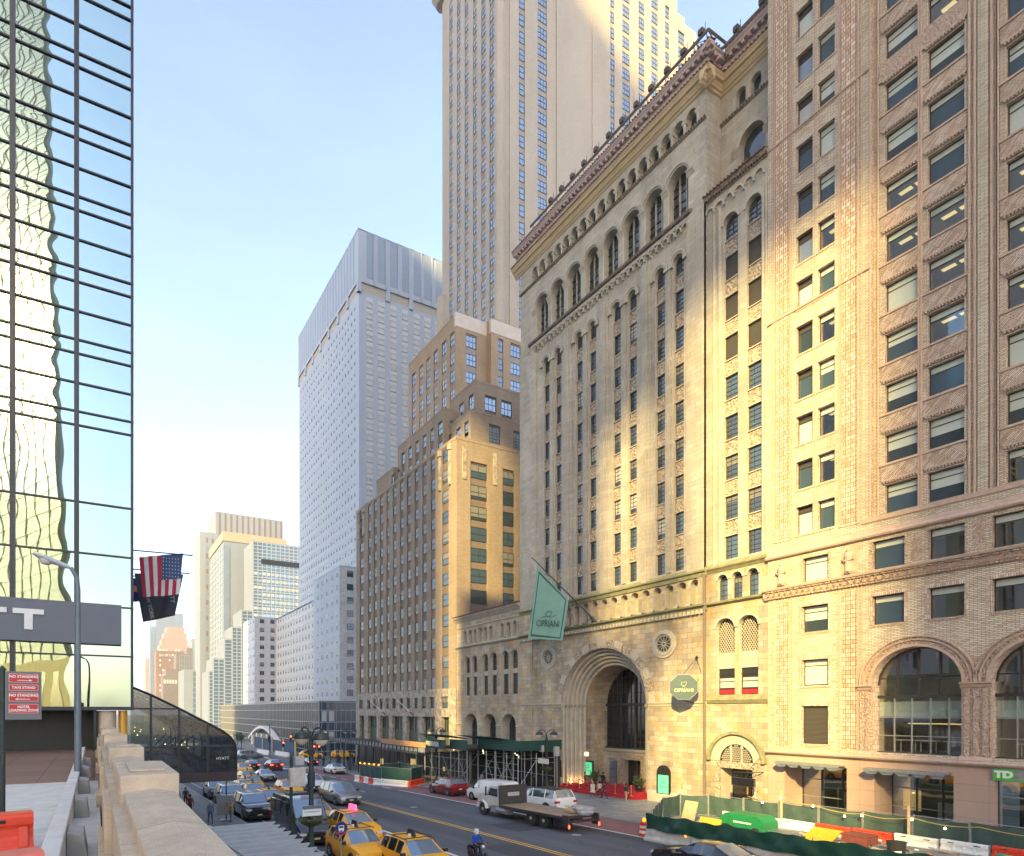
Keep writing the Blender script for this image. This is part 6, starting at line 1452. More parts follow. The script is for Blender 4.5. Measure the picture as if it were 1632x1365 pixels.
for sx in (-1, 1):
    mb = MB(); A = [(-4.75 + .66 * math.cos(math.pi * k / 8), .62 + .66 * math.sin(math.pi * k / 8)) for k in range(9)]; B = [(-4.75 + .56 * math.cos(math.pi * k / 8), .62 + .56 * math.sin(math.pi * k / 8)) for k in range(9)]
    x0, x1 = sx * .75, sx * 1.2; mb.grid([[(x0, a, b) for a, b in A], [(x1, a, b) for a, b in A], [(x1, a, b) for a, b in B], [(x0, a, b) for a, b in B]]); mb.build("wing", [M['p_white']], tk, smooth=True)
    mb = MB(); mb.box(sx * 1.2 - .04, sx * 1.2 + .04, -4.1, -4.0, 1.7, 2.4); mb.box(sx * 1.0, sx * 1.22, -4.06, -4.02, 1.75, 1.8) if sx > 0 else mb.box(-1.22, -1.0, -4.06, -4.02, 1.75, 1.8); mb.build("side_mirror", [M['black']], tk)
    mb = MB(); mb.box(min(sx * .75, sx * 1.15), max(sx * .75, sx * 1.15), -3.5, -1.2, .45, .95, 0); mb.lathe([(0, -2.7), (.3, -2.7), (.3, -1.5), (0, -1.5)], (sx * .95, 0, .68), 12, 0, 'y'); mb.build("fuel_tank", [M['galv']], tk)
mb = MB(); mb.box(-1.22, 1.22, -2.3, -2.2, 1.05, 2.62); 
for k in range(6): mb.box(-1.22, 1.22, -2.2, -2.18, 1.15 + .25 * k, 1.17 + .25 * k)
mb.build("bulkhead", [plain("weathered_black_boards", (.045, .045, .04), .8, var=.4, scale=4)], tk)
mb = MB(); mb.box(-.5, .5, -2.17, -2.16, 1.75, 2.05); mb.build("placard", [M['blind_w']], tk)
mb = MB(); mb.box(-1.25, 1.25, -2.2, 5.0, 1.02, 1.10)
mb.build("deck", [masonry("worn_deck_planks", (.36, .27, .19), (.28, .21, .155), (.1, .08, .06), 6, .28, .012, .85, .35, .3, floor=True, stain_scale=1.2)], tk)
mb = MB(); mb.box(-.45, .45, -5.0, 4.9, .62, .85); mb.box(-1.28, -1.25, -2.2, 5.0, .92, 1.11); mb.box(1.25, 1.28, -2.2, 5.0, .92, 1.11); mb.box(-1.25, 1.25, 4.95, 5.02, .9, 1.1)
for y in (4.95, 5.15, 5.35): mb.box(-1.25, 1.25, y, y + .08, .68, .78)
for sx in (-1.2, 1.2): mb.box(sx - .06, sx + .06, 4.9, 5.5, .4, 1.2)
mb.build("chassis", [plain("chassis_brown_black", (.04, .028, .025), .7, var=.2)], tk)
mb = MB()
for sx in (-1.22, 1.22): mb.box(sx - .05, sx + .05, 5.5, 5.54, .35, .6)
mb.build("tail_light", [M['tail_on']], tk)
for y in (-4.75, 1.35, 2.75):
    for sx in (-1, 1):
        mb = MB(); mb.lathe([(.3, sx * .72), (.5, sx * .72), (.53, sx * .8), (.53, sx * 1.0), (.5, sx * 1.07), (.32, sx * 1.07)], (0, y, .53), 22, 0, 'x'); wh = mb.build("wheel", [M['rubber']], tk, smooth=True)
        mb = MB(); mb.lathe([(.32, sx * 1.06), (.29, sx * .98), (.14, sx * .97), (.12, sx * 1.09), (0, sx * 1.1)], (0, y, .53), 18, 0, 'x'); mb.build("rim", [M['blind_w']], wh, smooth=True)
mb = MB(); mb.box(.4, 1.1, 3.8, 4.8, .3, .9); mb.build("mudguard", [M['black']], tk)
setcar(tk, 29.7, 35.9, math.pi, 1.0); tk.scale = (1.12, 1.0, 1.0)
ld = thing("wrapped_load", "grey and tan plastic-wrapped sacks strapped at the tail of the flatbed truck", "load", (30.5, 31.7, gz(32) + 1.1))
mb = MB(); rg = random.Random(8)
for k in range(16):
    a, b, c = rg.uniform(-.55, .55), rg.uniform(-.8, .8), rg.uniform(.1, .45)
    mb.lathe([(0, c - .2), (.42, c - .15), (.48, c), (.40, c + .13), (0, c + .19)], (30.5 + a * .8, 31.7 + b * .8, gz(32) + 1.1), 7, k % 2)
mb.build("sack", [plain("tan_sack", (.42, .32, .2), .8, var=.2, bump=.4, scale=6), plain("grey_wrap", (.33, .33, .34), .4, var=.25, bump=.6, scale=8)], ld, smooth=True)

# ================================================================== people
SK = [plain("skin_tone", (.42, .25, .17), .6, var=.05), plain("skin_tone_dark", (.16, .09, .06), .6, var=.05)]
def cloth(c): return plain("cloth", c, .85, var=.12, scale=12)
_cl = {}
def CL(c):
    if c not in _cl: _cl[c] = cloth(c)
    return _cl[c]
def person(label, x, y, z, rz, top, legs, pose='stand', hair=(.03, .02, .015), skin=0, h=1.72, group=None, hat=None, skirt=None, shoe=(.03, .03, .03), bag=None):
    t = thing("person", label, "person", (0, 0, 0), 0, group); s = h / 1.72
    st_, ar = {'stand': (.06, .08), 'walk': (.30, .28), 'photo': (.08, 0), 'ride': (0, 0), 'sit': (0, 0)}[pose]
    J = {'pel': (0, 0, .93), 'sp': (0, .01, 1.12), 'ch': (0, .015, 1.32), 'ne': (0, 0, 1.48), 'hd': (0, -.015, 1.56), 'h2': (0, -.03, 1.66), 'h3': (0, -.02, 1.70)}
    for sx, nm in ((-1, 'l'), (1, 'r')):
        f = -sx
        J['hp' + nm] = (sx * .095, 0, .88)
        if pose == 'ride': J['kn' + nm] = (sx * .24, -.38, .78); J['an' + nm] = (sx * .2, -.30, .36); J['to' + nm] = (sx * .2, -.48, .30)
        else: J['kn' + nm] = (sx * .1, f * st_ * .55 - .03, .49); J['an' + nm] = (sx * .1, f * st_, .09); J['to' + nm] = (sx * .12, f * st_ - .15, .04)
        J['sh' + nm] = (sx * .19, .01, 1.41)
        if pose == 'photo': J['el' + nm] = (sx * .26, -.16, 1.24); J['wr' + nm] = (sx * .1, -.33, 1.42); dirs = (-sx * .25, -.3, .6)
        elif pose == 'ride': J['el' + nm] = (sx * .29, -.15, 1.16); J['wr' + nm] = (sx * .27, -.42, 1.08); dirs = (0, -1, -.2)
        else: J['el' + nm] = (sx * .25, -f * ar * .3 + .03, 1.15); J['wr' + nm] = (sx * .27, -f * ar * .8 - .04, .92); dirs = (-sx * .1, -.2, -1)
        w_ = Vector(J['wr' + nm]); d = Vector(dirs).normalized(); J['pa' + nm] = tuple(w_ + d * .07)
        sdv = d.cross(Vector((0, 1, 0)) if abs(d.y) < .8 else Vector((1, 0, 0))).normalized(); cu = sdv.cross(d)
        for q in range(4):
            o_ = (q - 1.5) * .021; ln = (.062, .075, .07, .055)[q]; b = Vector(J['pa' + nm]) + sdv * o_
            J['f%d' % q + nm] = tuple(b + d * ln * .55); J['g%d' % q + nm] = tuple(b + d * ln + cu * .02)
        J['th' + nm] = tuple(w_ + d * .045 + sdv * .05); J['tg' + nm] = tuple(w_ + d * .08 + sdv * .06)
    rad = {'pel': .145, 'sp': .13, 'ch': .155, 'ne': .055, 'hd': .085, 'h2': .092, 'h3': .06, 'hp': .095, 'kn': .062, 'an': .042, 'to': .038, 'sh': .07, 'el': .045, 'wr': .03, 'pa': .036, 'f': .009, 'g': .008, 'th': .012, 'tg': .01}
    E_ = [('pel', 'sp'), ('sp', 'ch'), ('ch', 'ne'), ('ne', 'hd'), ('hd', 'h2'), ('h2', 'h3')]
    for nm in 'lr':
        E_ += [('pel', 'hp' + nm), ('hp' + nm, 'kn' + nm), ('kn' + nm, 'an' + nm), ('an' + nm, 'to' + nm), ('ch', 'sh' + nm), ('sh' + nm, 'el' + nm), ('el' + nm, 'wr' + nm), ('wr' + nm, 'pa' + nm), ('wr' + nm, 'th' + nm), ('th' + nm, 'tg' + nm)]
        for q in range(4): E_ += [('pa' + nm, 'f%d' % q + nm), ('f%d' % q + nm, 'g%d' % q + nm)]
    ks = list(J); me = bpy.data.meshes.new("body"); me.from_pydata([tuple(v * s for v in J[k]) for k in ks], [(ks.index(a), ks.index(b)) for a, b in E_], [])
    o = bpy.data.objects.new("body_c", me); C.objects.link(o); o.modifiers.new("s", 'SKIN')
    for i, k in enumerate(ks):
        r = rad.get(k) or rad.get(k[:-1]) or rad.get(k[:1]); r *= s * 1.06
        v = me.skin_vertices[0].data[i]; v.radius = (r * (1.15 if k in ('ch', 'pel', 'sp') else 1), r * (.78 if k in ('ch', 'pel', 'sp') else 1)); v.use_root = (k == 'pel')
    o.modifiers.new("u", 'SUBSURF').levels = 1
    dg = bpy.context.evaluated_depsgraph_get(); bm_ = bpy.data.meshes.new_from_object(o.evaluated_get(dg)); bpy.data.objects.remove(o)
    for k in (SK[skin], CL(top), CL(legs), CL(shoe)): bm_.materials.append(k)
    for p in bm_.polygons:
        zc = p.center.z / s; xc = abs(p.center.x) / s; p.use_smooth = True
        arm = xc > .17 and zc > .82 and pose != 'ride' or (pose in ('photo', 'ride') and p.center.y / s < -.24 and zc > 1.0)
        if zc > 1.475: m_ = 0
        elif zc > .97: m_ = 1 if not (pose in ('photo', 'ride') and p.center.y / s < -.34) else 0
        elif arm: m_ = 0 if zc < .93 else 1
        elif zc < (.1 if pose != 'ride' else .36): m_ = 3
        else: m_ = 2
        p.material_index = m_
    b = bpy.data.objects.new("body", bm_); C.objects.link(b); b.parent = t
    mb = MB()
    if hat: mb.lathe([(.0, 1.80 * s), (.09 * s, 1.775 * s), (.112 * s, 1.70 * s), (.115 * s, 1.66 * s)] if hat[1] == 'cap' else [(.0, 1.82 * s), (.12 * s, 1.79 * s), (.14 * s, 1.68 * s), (.13 * s, 1.56 * s)], (0, -.02 * s, 0), 12, 0); mb.build("hat" if hat[1] == 'cap' else "helmet", [CL(hat[0])], t, smooth=True)
    else: mb.lathe([(.0, 1.79 * s), (.085 * s, 1.765 * s), (.107 * s, 1.70 * s), (.104 * s, 1.62 * s), (.07 * s, 1.54 * s)], (0, .012 * s, 0), 12, 0); mb.build("hair", [CL(hair)], t, smooth=True)
    mb = MB(); mb.lathe([(.0, 0), (.014, .015), (.017, .0), (0, -.02)], (0, -.125 * s, 1.645 * s), 6, 0)
    for sx in (-1, 1): mb.lathe([(0, .012), (.012, 0), (0, -.012)], (sx * .034 * s, -.112 * s, 1.672 * s), 6, 1); mb.lathe([(0, .03), (.014, 0), (0, -.03)], (sx * .1 * s, -.015 * s, 1.655 * s), 6, 0)
    mb.box(-.025 * s, .025 * s, -.118 * s, -.108 * s, 1.605 * s, 1.612 * s, 1); mb.build("face", [SK[skin], M['black']], t)
    if skirt: mb = MB(); mb.lathe([(.15 * s, 1.0 * s), (.2 * s, .8 * s), (.3 * s, .62 * s), (.27 * s, .62 * s)], (0, 0, 0), 14, 0); mb.build("skirt", [CL(skirt)], t, smooth=True)
    t.location = (x, y, z); t.rotation_euler = (0, 0, rz)
    return t
SWz = lambda y: gz(y) + .13
HP = 1.60
pe = [("person in a black jacket and khaki trousers standing at the foot of the red steps", 44.3, 40.0, R(80), (.02, .02, .025), (.34, .26, .17), 'stand', None, None, (.5, .5, .5)),
 ("person in a dark suit walking past the red steps", 44.0, 42.4, R(200), (.03, .022, .03), (.03, .025, .035), 'walk', None, None, (.03, .03, .03)),
 ("person in a cream coat and grey hat walking with bare legs", 43.5, 43.4, R(160), (.5, .46, .4), (.05, .05, .06), 'walk', ((.3, .3, .31), 'cap'), (.5, .46, .4), (.5, .5, .5)),
 ("person in a pale coat close behind the cream-coated walker", 44.2, 43.2, R(170), (.45, .42, .4), (.05, .05, .06), 'walk', None, None, (.1, .1, .1)),
 ("doorman in a long black coat beside the planter on the red steps", 48.0, 46.4, R(90), (.015, .015, .018), (.015, .015, .018), 'stand', None, (.015, .015, .018), (.02, .02, .02)),
 ("person in a red jacket on the red carpet", 46.6, 47.6, R(60), (.32, .04, .04), (.2, .03, .03), 'stand', None, None, (.1, .1, .1))]
for lb, x, y, rz, tp, lg_, po, hat, sk, sh_ in pe:
    z = SWz(y) if x < 45.3 else SWz(44) + .32
    person(lb, x, y, z, rz, tp, lg_, po, h=HP if x < 45.3 else 1.7, hat=hat, skirt=sk, shoe=sh_)
person("person in a blue jacket and white cap walking away along the north pavement", 7.9, 47.2, SWz(47), R(180), (.12, .16, .24), (.07, .10, .18), 'walk', hat=((.5, .5, .48), 'cap'), h=1.72)
person("person in a tan jacket and blue cap holding up a camera by the notice board", 9.5, 47.4, SWz(47), R(-60), (.42, .27, .15), (.2, .2, .21), 'photo', hat=((.16, .25, .36), 'cap'), h=1.72)
for k, (x, y, c, lb) in enumerate(((6.9, 59.0, (.03, .03, .03), "person in black standing left under the glass lounge"), (7.7, 59.5, (.05, .05, .05), "tall person in dark clothes standing right under the glass lounge"), (7.2, 53.0, (.16, .02, .02), "person in a dark red top below the glass lounge"))):
    person(lb, x, y, SWz(y), R(170 * (k - 1)), c, (.03, .03, .035), 'stand', h=1.75)
person("person in grey walking beneath the green scaffold shed", 40.9, 58.5, SWz(58), R(150), (.2, .2, .2), (.2, .2, .21), 'walk', h=1.65)
person("person in black beside the parked bicycle", 44.4, 53.2, SWz(53), R(100), (.02, .02, .02), (.02, .02, .02), 'stand', h=1.6)
person("person in black bending near the south lamp post", 43.6, 49.6, SWz(50), R(120), (.02, .02, .02), (.03, .03, .03), 'walk', h=1.45)
for k in range(7):
    person("person in dark clothes waiting at the far corner, number of heads from the left: " + "one two three four five six seven".split()[k] if False else "person in dark clothes, %s from the left in the far corner crowd" % "first second third fourth fifth sixth seventh".split()[k], 38.4 + 1.15 * k - .2 * (k % 2), 106.5 - .8 * (k % 3), SWz(106), R(40 * k), [(.02, .02, .025), (.03, .03, .03), (.55, .6, .03)][0 if k != 1 else 2], (.03, .03, .04), 'stand', h=1.75, group="crowd at the far corner")
# delivery rider on a moped
mo = thing("moped", "small black delivery moped ridden down the middle of the street", "moped", (0, 0, 0))
for y in (-.62, .62):
    mb = MB(); mb.lathe([(.2, -.06), (.27, -.05), (.28, 0), (.27, .05), (.2, .06)], (0, y, .28), 16, 0, 'x'); wh = mb.build("wheel", [M['rubber']], mo, smooth=True)
    mb = MB(); mb.lathe([(.2, -.03), (.05, -.05), (.05, .05), (.2, .03)], (0, y, .28), 12, 0, 'x'); mb.build("rim", [M['rim']], wh)
mb = MB(); mb.prism([(-.7, .42), (-.42, .95), (-.34, .95), (-.3, .36), (.15, .34), (.25, .62), (.75, .7), (.8, .5), (.4, .3), (-.3, .22), (-.55, .3)], lambda a, b: (-.16, a, b), lambda a, b: (.16, a, b)); mb.build("body", [M['p_black']], mo, bevel=.03)
mb = MB(); mb.tube([(-.36, -.42, 1.02), (-.12, -.38, .99), (.12, -.38, .99), (.36, -.42, 1.02)], .02, 6); mb.box(-.3, -.12, -.5, -.36, .96, 1.06); mb.build("handlebar", [M['black']], mo)
mb = MB(); mb.lathe([(0, -.06), (.08, -.03), (.09, .04)], (0, -.5, .85), 10, 0, 'y'); mb.build("headlight", [M['lens']], mo)
mb = MB(); mb.box(-.14, .14, -.05, .7, .70, .78); mb.build("seat", [M['black']], mo, bevel=.03)
mo.location = (18.6, 27.0, gz(27) + .01); mo.scale = (1.05, 1.05, 1.05)
person("rider in a blue jacket and white helmet on the black moped", 18.6, 27.15, gz(27) - .12, 0, (.012, .06, .32), (.02, .02, .025), 'ride', h=1.78, hat=((.6, .6, .58), 'helmet'))
# ================================================================== street furniture, north side
def lamp_post(label, x, y, group, basket=True, hh=7.5, sc=1.0, bare=False):
    t = thing("twin_lamp_post", label, "lamp post", (0, 0, 0), 0, group)
    mb = MB(); mb.lathe([(.30, 0), (.30, .35), (.2, .5), (.17, 1.4), (.13, 1.6), (.12, 6.0), (.2, 6.05), (.22, 6.25), (.13, 6.35), (.10, 6.8), (.0, 6.9)], (0, 0, 0), 12); mb.lathe([(.12, 4.3), (.2, 4.35), (.2, 5.1), (.12, 5.15)], (0, 0, 0), 10); mb.build("post", [M['iron']], t, smooth=True)
    for s in (-1, 1):
        pts = [(0, 0, 6.4)] + [(0, s * (.62 - .62 * math.cos(a)), 6.7 + .75 * math.sin(a)) for a in [math.pi * .62 * k / 6 for k in range(7)]]
        mb = MB(); mb.tube(pts, .045, 7); e = pts[-1]; mb.tube([e, (0, e[1], e[2] - .2)], .05, 6); am = mb.build("arm", [M['iron']], t, smooth=True)
        y0, z0 = e[1], e[2] - .16
        mb = MB(); mb.lathe([(.05, z0 + .1), (.10, z0), (.33, z0 - .08), (.45, z0 - .30), (.45, z0 - .40), (.40, z0 - .42)], (0, y0, 0), 16); mb.build("lamp_shade", [M['iron']], t, smooth=True)
        mb = MB(); mb.lathe([(.39, z0 - .41), (.34, z0 - .56), (.2, z0 - .70), (0, z0 - .76)], (0, y0, 0), 14); mb.build("lamp_bowl", [plain("frosted_lamp_bowl", (.62, .58, .52), .15, var=0, coat=1)], t, smooth=True)
    t.location = (x, y, SWz(y)); t.scale = (sc, sc, sc); return t
GL = "green-black twin-armed lamp posts"
lp = lamp_post("nearest twin-armed lamp post, carrying a flower basket, above the taxi queue", 9.9, 29.3, GL)
lp.scale = (.98, .98, .98); lp.rotation_euler = (0, 0, R(17))
for (x, y, lb) in ((43.9, 50.6, "twin-armed lamp post in front of the stone bank's portal pier"), (39.4, 66.6, "twin-armed lamp post rising behind the green shed"), (38.6, 94.0, "twin-armed lamp post farthest along the south pavement")):
    c = copy_tree(lp); c["label"] = lb; c.location = (x, y, SWz(y)); c.scale = (.9, .9, .9) if y < 60 else (.95, .95, .95); c.rotation_euler = (0, 0, R(-128))
def basket(x, y, z, r, lab):
    t = thing("flower_basket", lab, "plant", (x, y, z)); mb = MB(); mb.lathe([(r * .3, z - .38), (r * .75, z - .2), (r, z)], (x, y, 0), 14); mb.build("basket", [M['leaf']], t, smooth=True)
    mb = MB(); rg = random.Random(int(x * 10))
    for k in range(420):
        a = rg.uniform(0, 6.28); q = r * 1.12 * math.sqrt(rg.random()); p = Vector((x + q * math.cos(a), y + q * math.sin(a), z + rg.uniform(-.08, .22 * (1.3 - q / r)))); s = rg.uniform(.03, .07)
        u = Vector((rg.uniform(-1, 1), rg.uniform(-1, 1), rg.uniform(-.5, 1))).normalized() * s; v = Vector((rg.uniform(-1, 1), rg.uniform(-1, 1), rg.uniform(-1, 1))).normalized() * s
        mb.face([p - u, p - v, p + u, p + v], rg.choice((0, 0, 0, 1)))
    mb.build("foliage", [M['leaf'], plain("dry_flower", (.22, .15, .06), .8, var=.4, scale=12)], t)
basket(9.9, 29.3, 1.85, .72, "wide basket of dry green plants hung round the nearest lamp post"); basket(43.9, 50.6, 1.15, .6, "round basket of plants on the lamp post by the stone bank")
t = thing("market_sign", "white and grey market sign plate on the nearest lamp post", "sign", (9.9, 29, 2.5)); mb = MB(); mb.box(9.35, 10.35, 29.02, 29.06, 2.05, 2.58); mb.build("plate", [M['white']], t)
mb = MB(); mb.box(9.35, 10.35, 29.0, 29.015, 2.40, 2.58); mb.build("grey_heading", [M['hy_sign']], t); text_mesh("lettering", "Greenmarket", .15, M['hy_sign'], t, frame_w(9.85, 29.01, 2.27), .003)
t = thing("utility_pole", "thin dark pole carrying pale equipment boxes beside the nearest lamp post", "pole", (9.4, 30.6, -1)); mb = MB(); mb.tube([(9.35, 31, -1), (9.35, 31, 5.0)], .09, 8); mb.build("pole", [M['iron']], t, smooth=True)
mb = MB(); mb.box(9.2, 10.05, 30.65, 31.0, 3.35, 4.35); mb.build("cabinet", [M['p_dirty']], t, bevel=.03); mb = MB(); mb.box(9.5, 10.0, 30.7, 30.95, 4.5, 4.95); mb.build("antenna_box", [M['blind_w']], t, bevel=.02)
bx, by = 10.75, 27.3
t = thing("bus_stop_sign", "round dark blue bus stop sign with a white bus symbol on a thin post", "sign", (bx, by, gz(by))); mb = MB(); mb.tube([(bx, by, gz(by)), (bx, by, 1.35)], .035, 8, 0); mb.build("post", [M['galv']], t)
mb = MB(); mb.lathe([(0, -.02), (.33, -.02), (.33, .02), (0, .02)], (bx, by, 1.62), 24, 0, 'y'); mb.build("disc", [plain("navy_sign_enamel", (.02, .02, .12), .4, var=0)], t)
mb = MB(); P = PW(by - .022); ring(mb, P, bx, 1.62, .27, .33, 0, .008, 0, 14, math.pi * 1.08, math.pi * 1.92); mb.face([P(bx - .09, 1.33, .01), P(bx + .09, 1.33, .01), P(bx, 1.2, .01)], 0); mb.build("red_rim", [plain("sign_red", (.5, .03, .02), .4, var=0)], t)
mb = MB(); pbox(mb, P, bx - .14, bx + .14, 1.55, 1.78, 0, .008, 0); pbox(mb, P, bx - .11, bx + .11, 1.66, 1.75, .007, .012, 1); pbox(mb, P, bx - .12, bx - .06, 1.51, 1.55, 0, .008, 0); pbox(mb, P, bx + .06, bx + .12, 1.51, 1.55, 0, .008, 0); pbox(mb, P, bx - .14, bx + .14, 1.46, 1.475, 0, .008, 0); mb.build("bus_symbol", [M['white'], M['black']], t)
# valet stand with board
t = thing("notice_board_stand", "dark stand with a grey notice board on the north pavement", "notice board", (9.2, 48.8, SWz(49))); z0 = SWz(49)
mb = MB(); mb.tube([(9.35, 48.6, z0), (9.35, 48.6, z0 + 4.6)], .05, 8); mb.lathe([(.5, 0), (.5, .08), (.1, .14)], (9.35, 48.6, z0), 14); mb.build("post", [M['black']], t)
mb = MB(); mb.box(8.6, 9.9, 48.5, 48.55, z0 + .45, z0 + 2.0); mb.build("board", [plain("grey_board", (.22, .22, .22), .7, var=.15, scale=12)], t)
mb = MB(); mb.box(8.3, 9.2, 48.5, 48.55, z0 + 4.15, z0 + 4.55); mb.build("top_sign", [plain("dark_red_sign", (.06, .015, .015), .5, var=0)], t)

# ================================================================== foreground on the viaduct
t = thing("street_light", "tall grey cobra-head street light on the viaduct in front of the mirror glass", "street light", (-.28, 16.8, ZD))
lx, lz = on_y(124, 915, 16.8); tx_, tz = on_y(113, 905, 16.8); ex, ez = on_y(52, 883, 16.8)
mb = MB(); mb.tube([(lx, 16.8, ZD - .2), (lx, 16.8, ZD + .45), (lx, 16.8, lz - .35)], [.095, .085, .06], 12); mb.tube([(lx, 16.8, lz - .4), (lx - .02, 16.8, lz - .1), (tx_, 16.8, tz)], [.06, .055, .045], 10); mb.build("pole", [plain("grey_blue_pole", (.14, .17, .20), .5, metal=.3, var=.15, scale=3)], t, smooth=True)
mb = MB(); d = Vector((ex - tx_, 0, ez - tz)); n_ = 9; rows = []
for k in range(n_ + 1):
    u = k / n_; c = Vector((tx_, 16.8, tz)) + d * u; wd = (.05, .08, .10, .13, .155, .17, .175, .165, .13, .05)[k]; ht = (.04, .06, .07, .075, .08, .085, .085, .075, .06, .02)[k]
    rows.append([c + Vector((-.3 * ht * math.sin(a), wd * math.cos(a), ht * math.sin(a))) for a in [2 * math.pi * j / 12 for j in range(12)]])
mb.grid(rows, 0, True); mb.face(rows[0]); mb.face(rows[-1]); mb.build("lamp_head", [plain("pale_lamp_housing", (.55, .56, .58), .35, metal=.2, var=.1, scale=5)], t, smooth=True)
c = Vector((tx_, 16.8, tz)) + d * .66
mb = MB(); mb.lathe([(.15, .03), (.15, -.05), (.1, -.13), (0, -.16)], tuple(c), 14); mb.build("lamp_bowl", [plain("lamp_bowl_glass", (.6, .55, .5), .12, var=0, coat=1)], t, smooth=True)
YS = 10.4
x0, z1 = on_y(8, 1070, YS); x1, z0 = on_y(66, 1147, YS)
t = thing("parking_sign", "grey backboard with four red parking signs at the left edge", "sign", (x0, YS, ZD)); mb = MB(); mb.box(x0, x1, YS, YS + .02, z0, z1); mb.build("backboard", [plain("grey_backboard", (.12, .13, .14), .5, var=.1)], t)
mb = MB(); px_ = on_y(3, 1100, YS)[0]; mb.tube([(px_, YS + .05, ZD), (px_, YS + .05, on_y(3, 1068, YS)[1])], .04, 10); mb.lathe([(.06, 0), (.03, .04), (0, .07)], (px_, YS + .05, on_y(3, 1068, YS)[1]), 10); mb.lathe([(.16, 0), (.12, .1), (.05, .3)], (px_, YS + .05, ZD), 12); mb.build("post", [M['iron']], t, smooth=True)
mr_ = plain("sign_red_enamel", (.42, .012, .02), .35, var=.04)
for k, (ya, yb, txt, ar_) in enumerate(((1074, 1088.5, "NO STANDING", 1), (1091, 1101.5, "TAXI STAND", 0), (1104, 1118.5, "NO STANDING", -1), (1122, 1137.5, "HOTEL\nLOADING ZONE", 0))):
    za, zb = on_y(30, ya, YS)[1], on_y(30, yb, YS)[1]; xa, xb = x0 + .045, x1 - .035; mb = MB(); mb.box(xa, xb, YS - .012, YS, zb, za, 0)
    e = .004; 
    for (a, b, c_, d_) in ((xa + e, xb - e, za - 2 * e, za - e), (xa + e, xb - e, zb + e, zb + 2 * e), (xa + e, xa + 2 * e, zb + e, za - e), (xb - 2 * e, xb - e, zb + e, za - e)): mb.box(a, b, YS - .015, YS - .011, c_, d_, 1)
    if ar_:
        zc = zb + (za - zb) * .27; xc = (xa + xb) / 2; mb.box(xc - .08, xc + .08, YS - .015, YS - .011, zc - .004, zc + .004, 1); mb.face([(xc + ar_ * .11, YS - .016, zc), (xc + ar_ * .07, YS - .016, zc + .016), (xc + ar_ * .07, YS - .016, zc - .016)], 1)
    pl = mb.build("sign_plate", [mr_, M['white']], t)
    text_mesh("lettering", txt, .052 if k < 3 else .05, M['white'], pl, frame_w((xa + xb) / 2, YS - .013, (za + zb) / 2 + ((za - zb) * .17 if ar_ else 0)), .002, bold=.0015, sx=1.0)
def water_barrier(label, x, y, z, rz, m, L=1.8, hh=.55, group=None, name="water_barrier"):
    t = thing(name, label, "barrier", (0, 0, 0), 0, group); mb = MB()
    q = [(-.24, 0), (.24, 0), (.24, .1), (.14, .22), (.13, .36), (.17, .40), (.17, hh - .03), (.13, hh), (-.13, hh), (-.17, hh - .03), (-.17, .40), (-.13, .36), (-.14, .22), (-.24, .1)]
    mb.prism(q, lambda a, b: (0, a, b), lambda a, b: (L, a, b)); mb.build("shell", [M[m]], t, bevel=.025)
    for k in range(5):
        mb = MB(); xx = .12 + (L - .24) * k / 4
        for s in (-1, 1): mb.prism([(s * .23, .08), (s * .245, .12), (s * .165, .37), (s * .12, .37), (s * .12, .22)], lambda a, b: (xx - .05, a, b), lambda a, b: (xx + .05, a, b))
        mb.build("rib", [M[m]], t, bevel=.01)
    mb = MB()
    for xx in (.45, L - .45):
        for s in (-1, 1): mb.box(xx - .14, xx + .14, s * .172 - .004, s * .172 + .004, hh * .78, hh * .86)
    mb.build("slot", [M['black']], t)
    t.location = (x, y, z); t.rotation_euler = (0, 0, rz); return t
a = water_barrier("bright orange plastic barrier, the farther of two at the bottom left", -2.62, 9.2, ZD, R(8), 'orange', 1.9)
a = water_barrier("faded orange plastic barrier, the nearer of two at the bottom left", -2.15, 6.35, ZD, R(16), 'orange_f', 1.75)
# flags on the hotel
def cloth_flag(name, P00, P10, P11, P01, nu, nv, amp, colfn, mats, parent, ph=0.0, thick=0):
    P00, P10, P11, P01 = map(Vector, (P00, P10, P11, P01)); nrm = (P10 - P00).cross(P01 - P00).normalized(); vv = []; mb = MB(); rows = []
    for j in range(nv + 1):
        r = []
        for i in range(nu + 1):
            u, v = i / nu, j / nv; p = (P00 * (1 - u) + P10 * u) * (1 - v) + (P01 * (1 - u) + P11 * u) * v
            r.append(p + nrm * amp * math.sin(u * 9 + ph + v * 2.5) * (.25 + v) + nrm * amp * .4 * math.sin(u * 19 + v * 5))
        rows.append(r)
    for j in range(nv):
        for i in range(nu): mb.face([rows[j][i], rows[j][i + 1], rows[j + 1][i + 1], rows[j + 1][i]], colfn((i + .5) / nu, (j + .5) / nv))
    o = mb.build(name, mats, parent, smooth=True); return o, rows
fr_, fw_, fb_ = plain("flag_red", (.40, .02, .04), .8, var=.1), plain("flag_white", (.60, .58, .58), .8, var=.1), plain("flag_blue", (.05, .085, .19), .8, var=.1)
fg_, fn_, fp_ = plain("flag_grey", (.055, .055, .07), .8, var=.1), plain("flag_indigo", (.04, .03, .16), .8, var=.1), plain("flag_pale_blue", (.12, .19, .30), .8, var=.1)
def usf(u, v):
    if u > .50 and v < .62: return 2
    return 0 if int((u * 10)) % 2 == 0 else 1
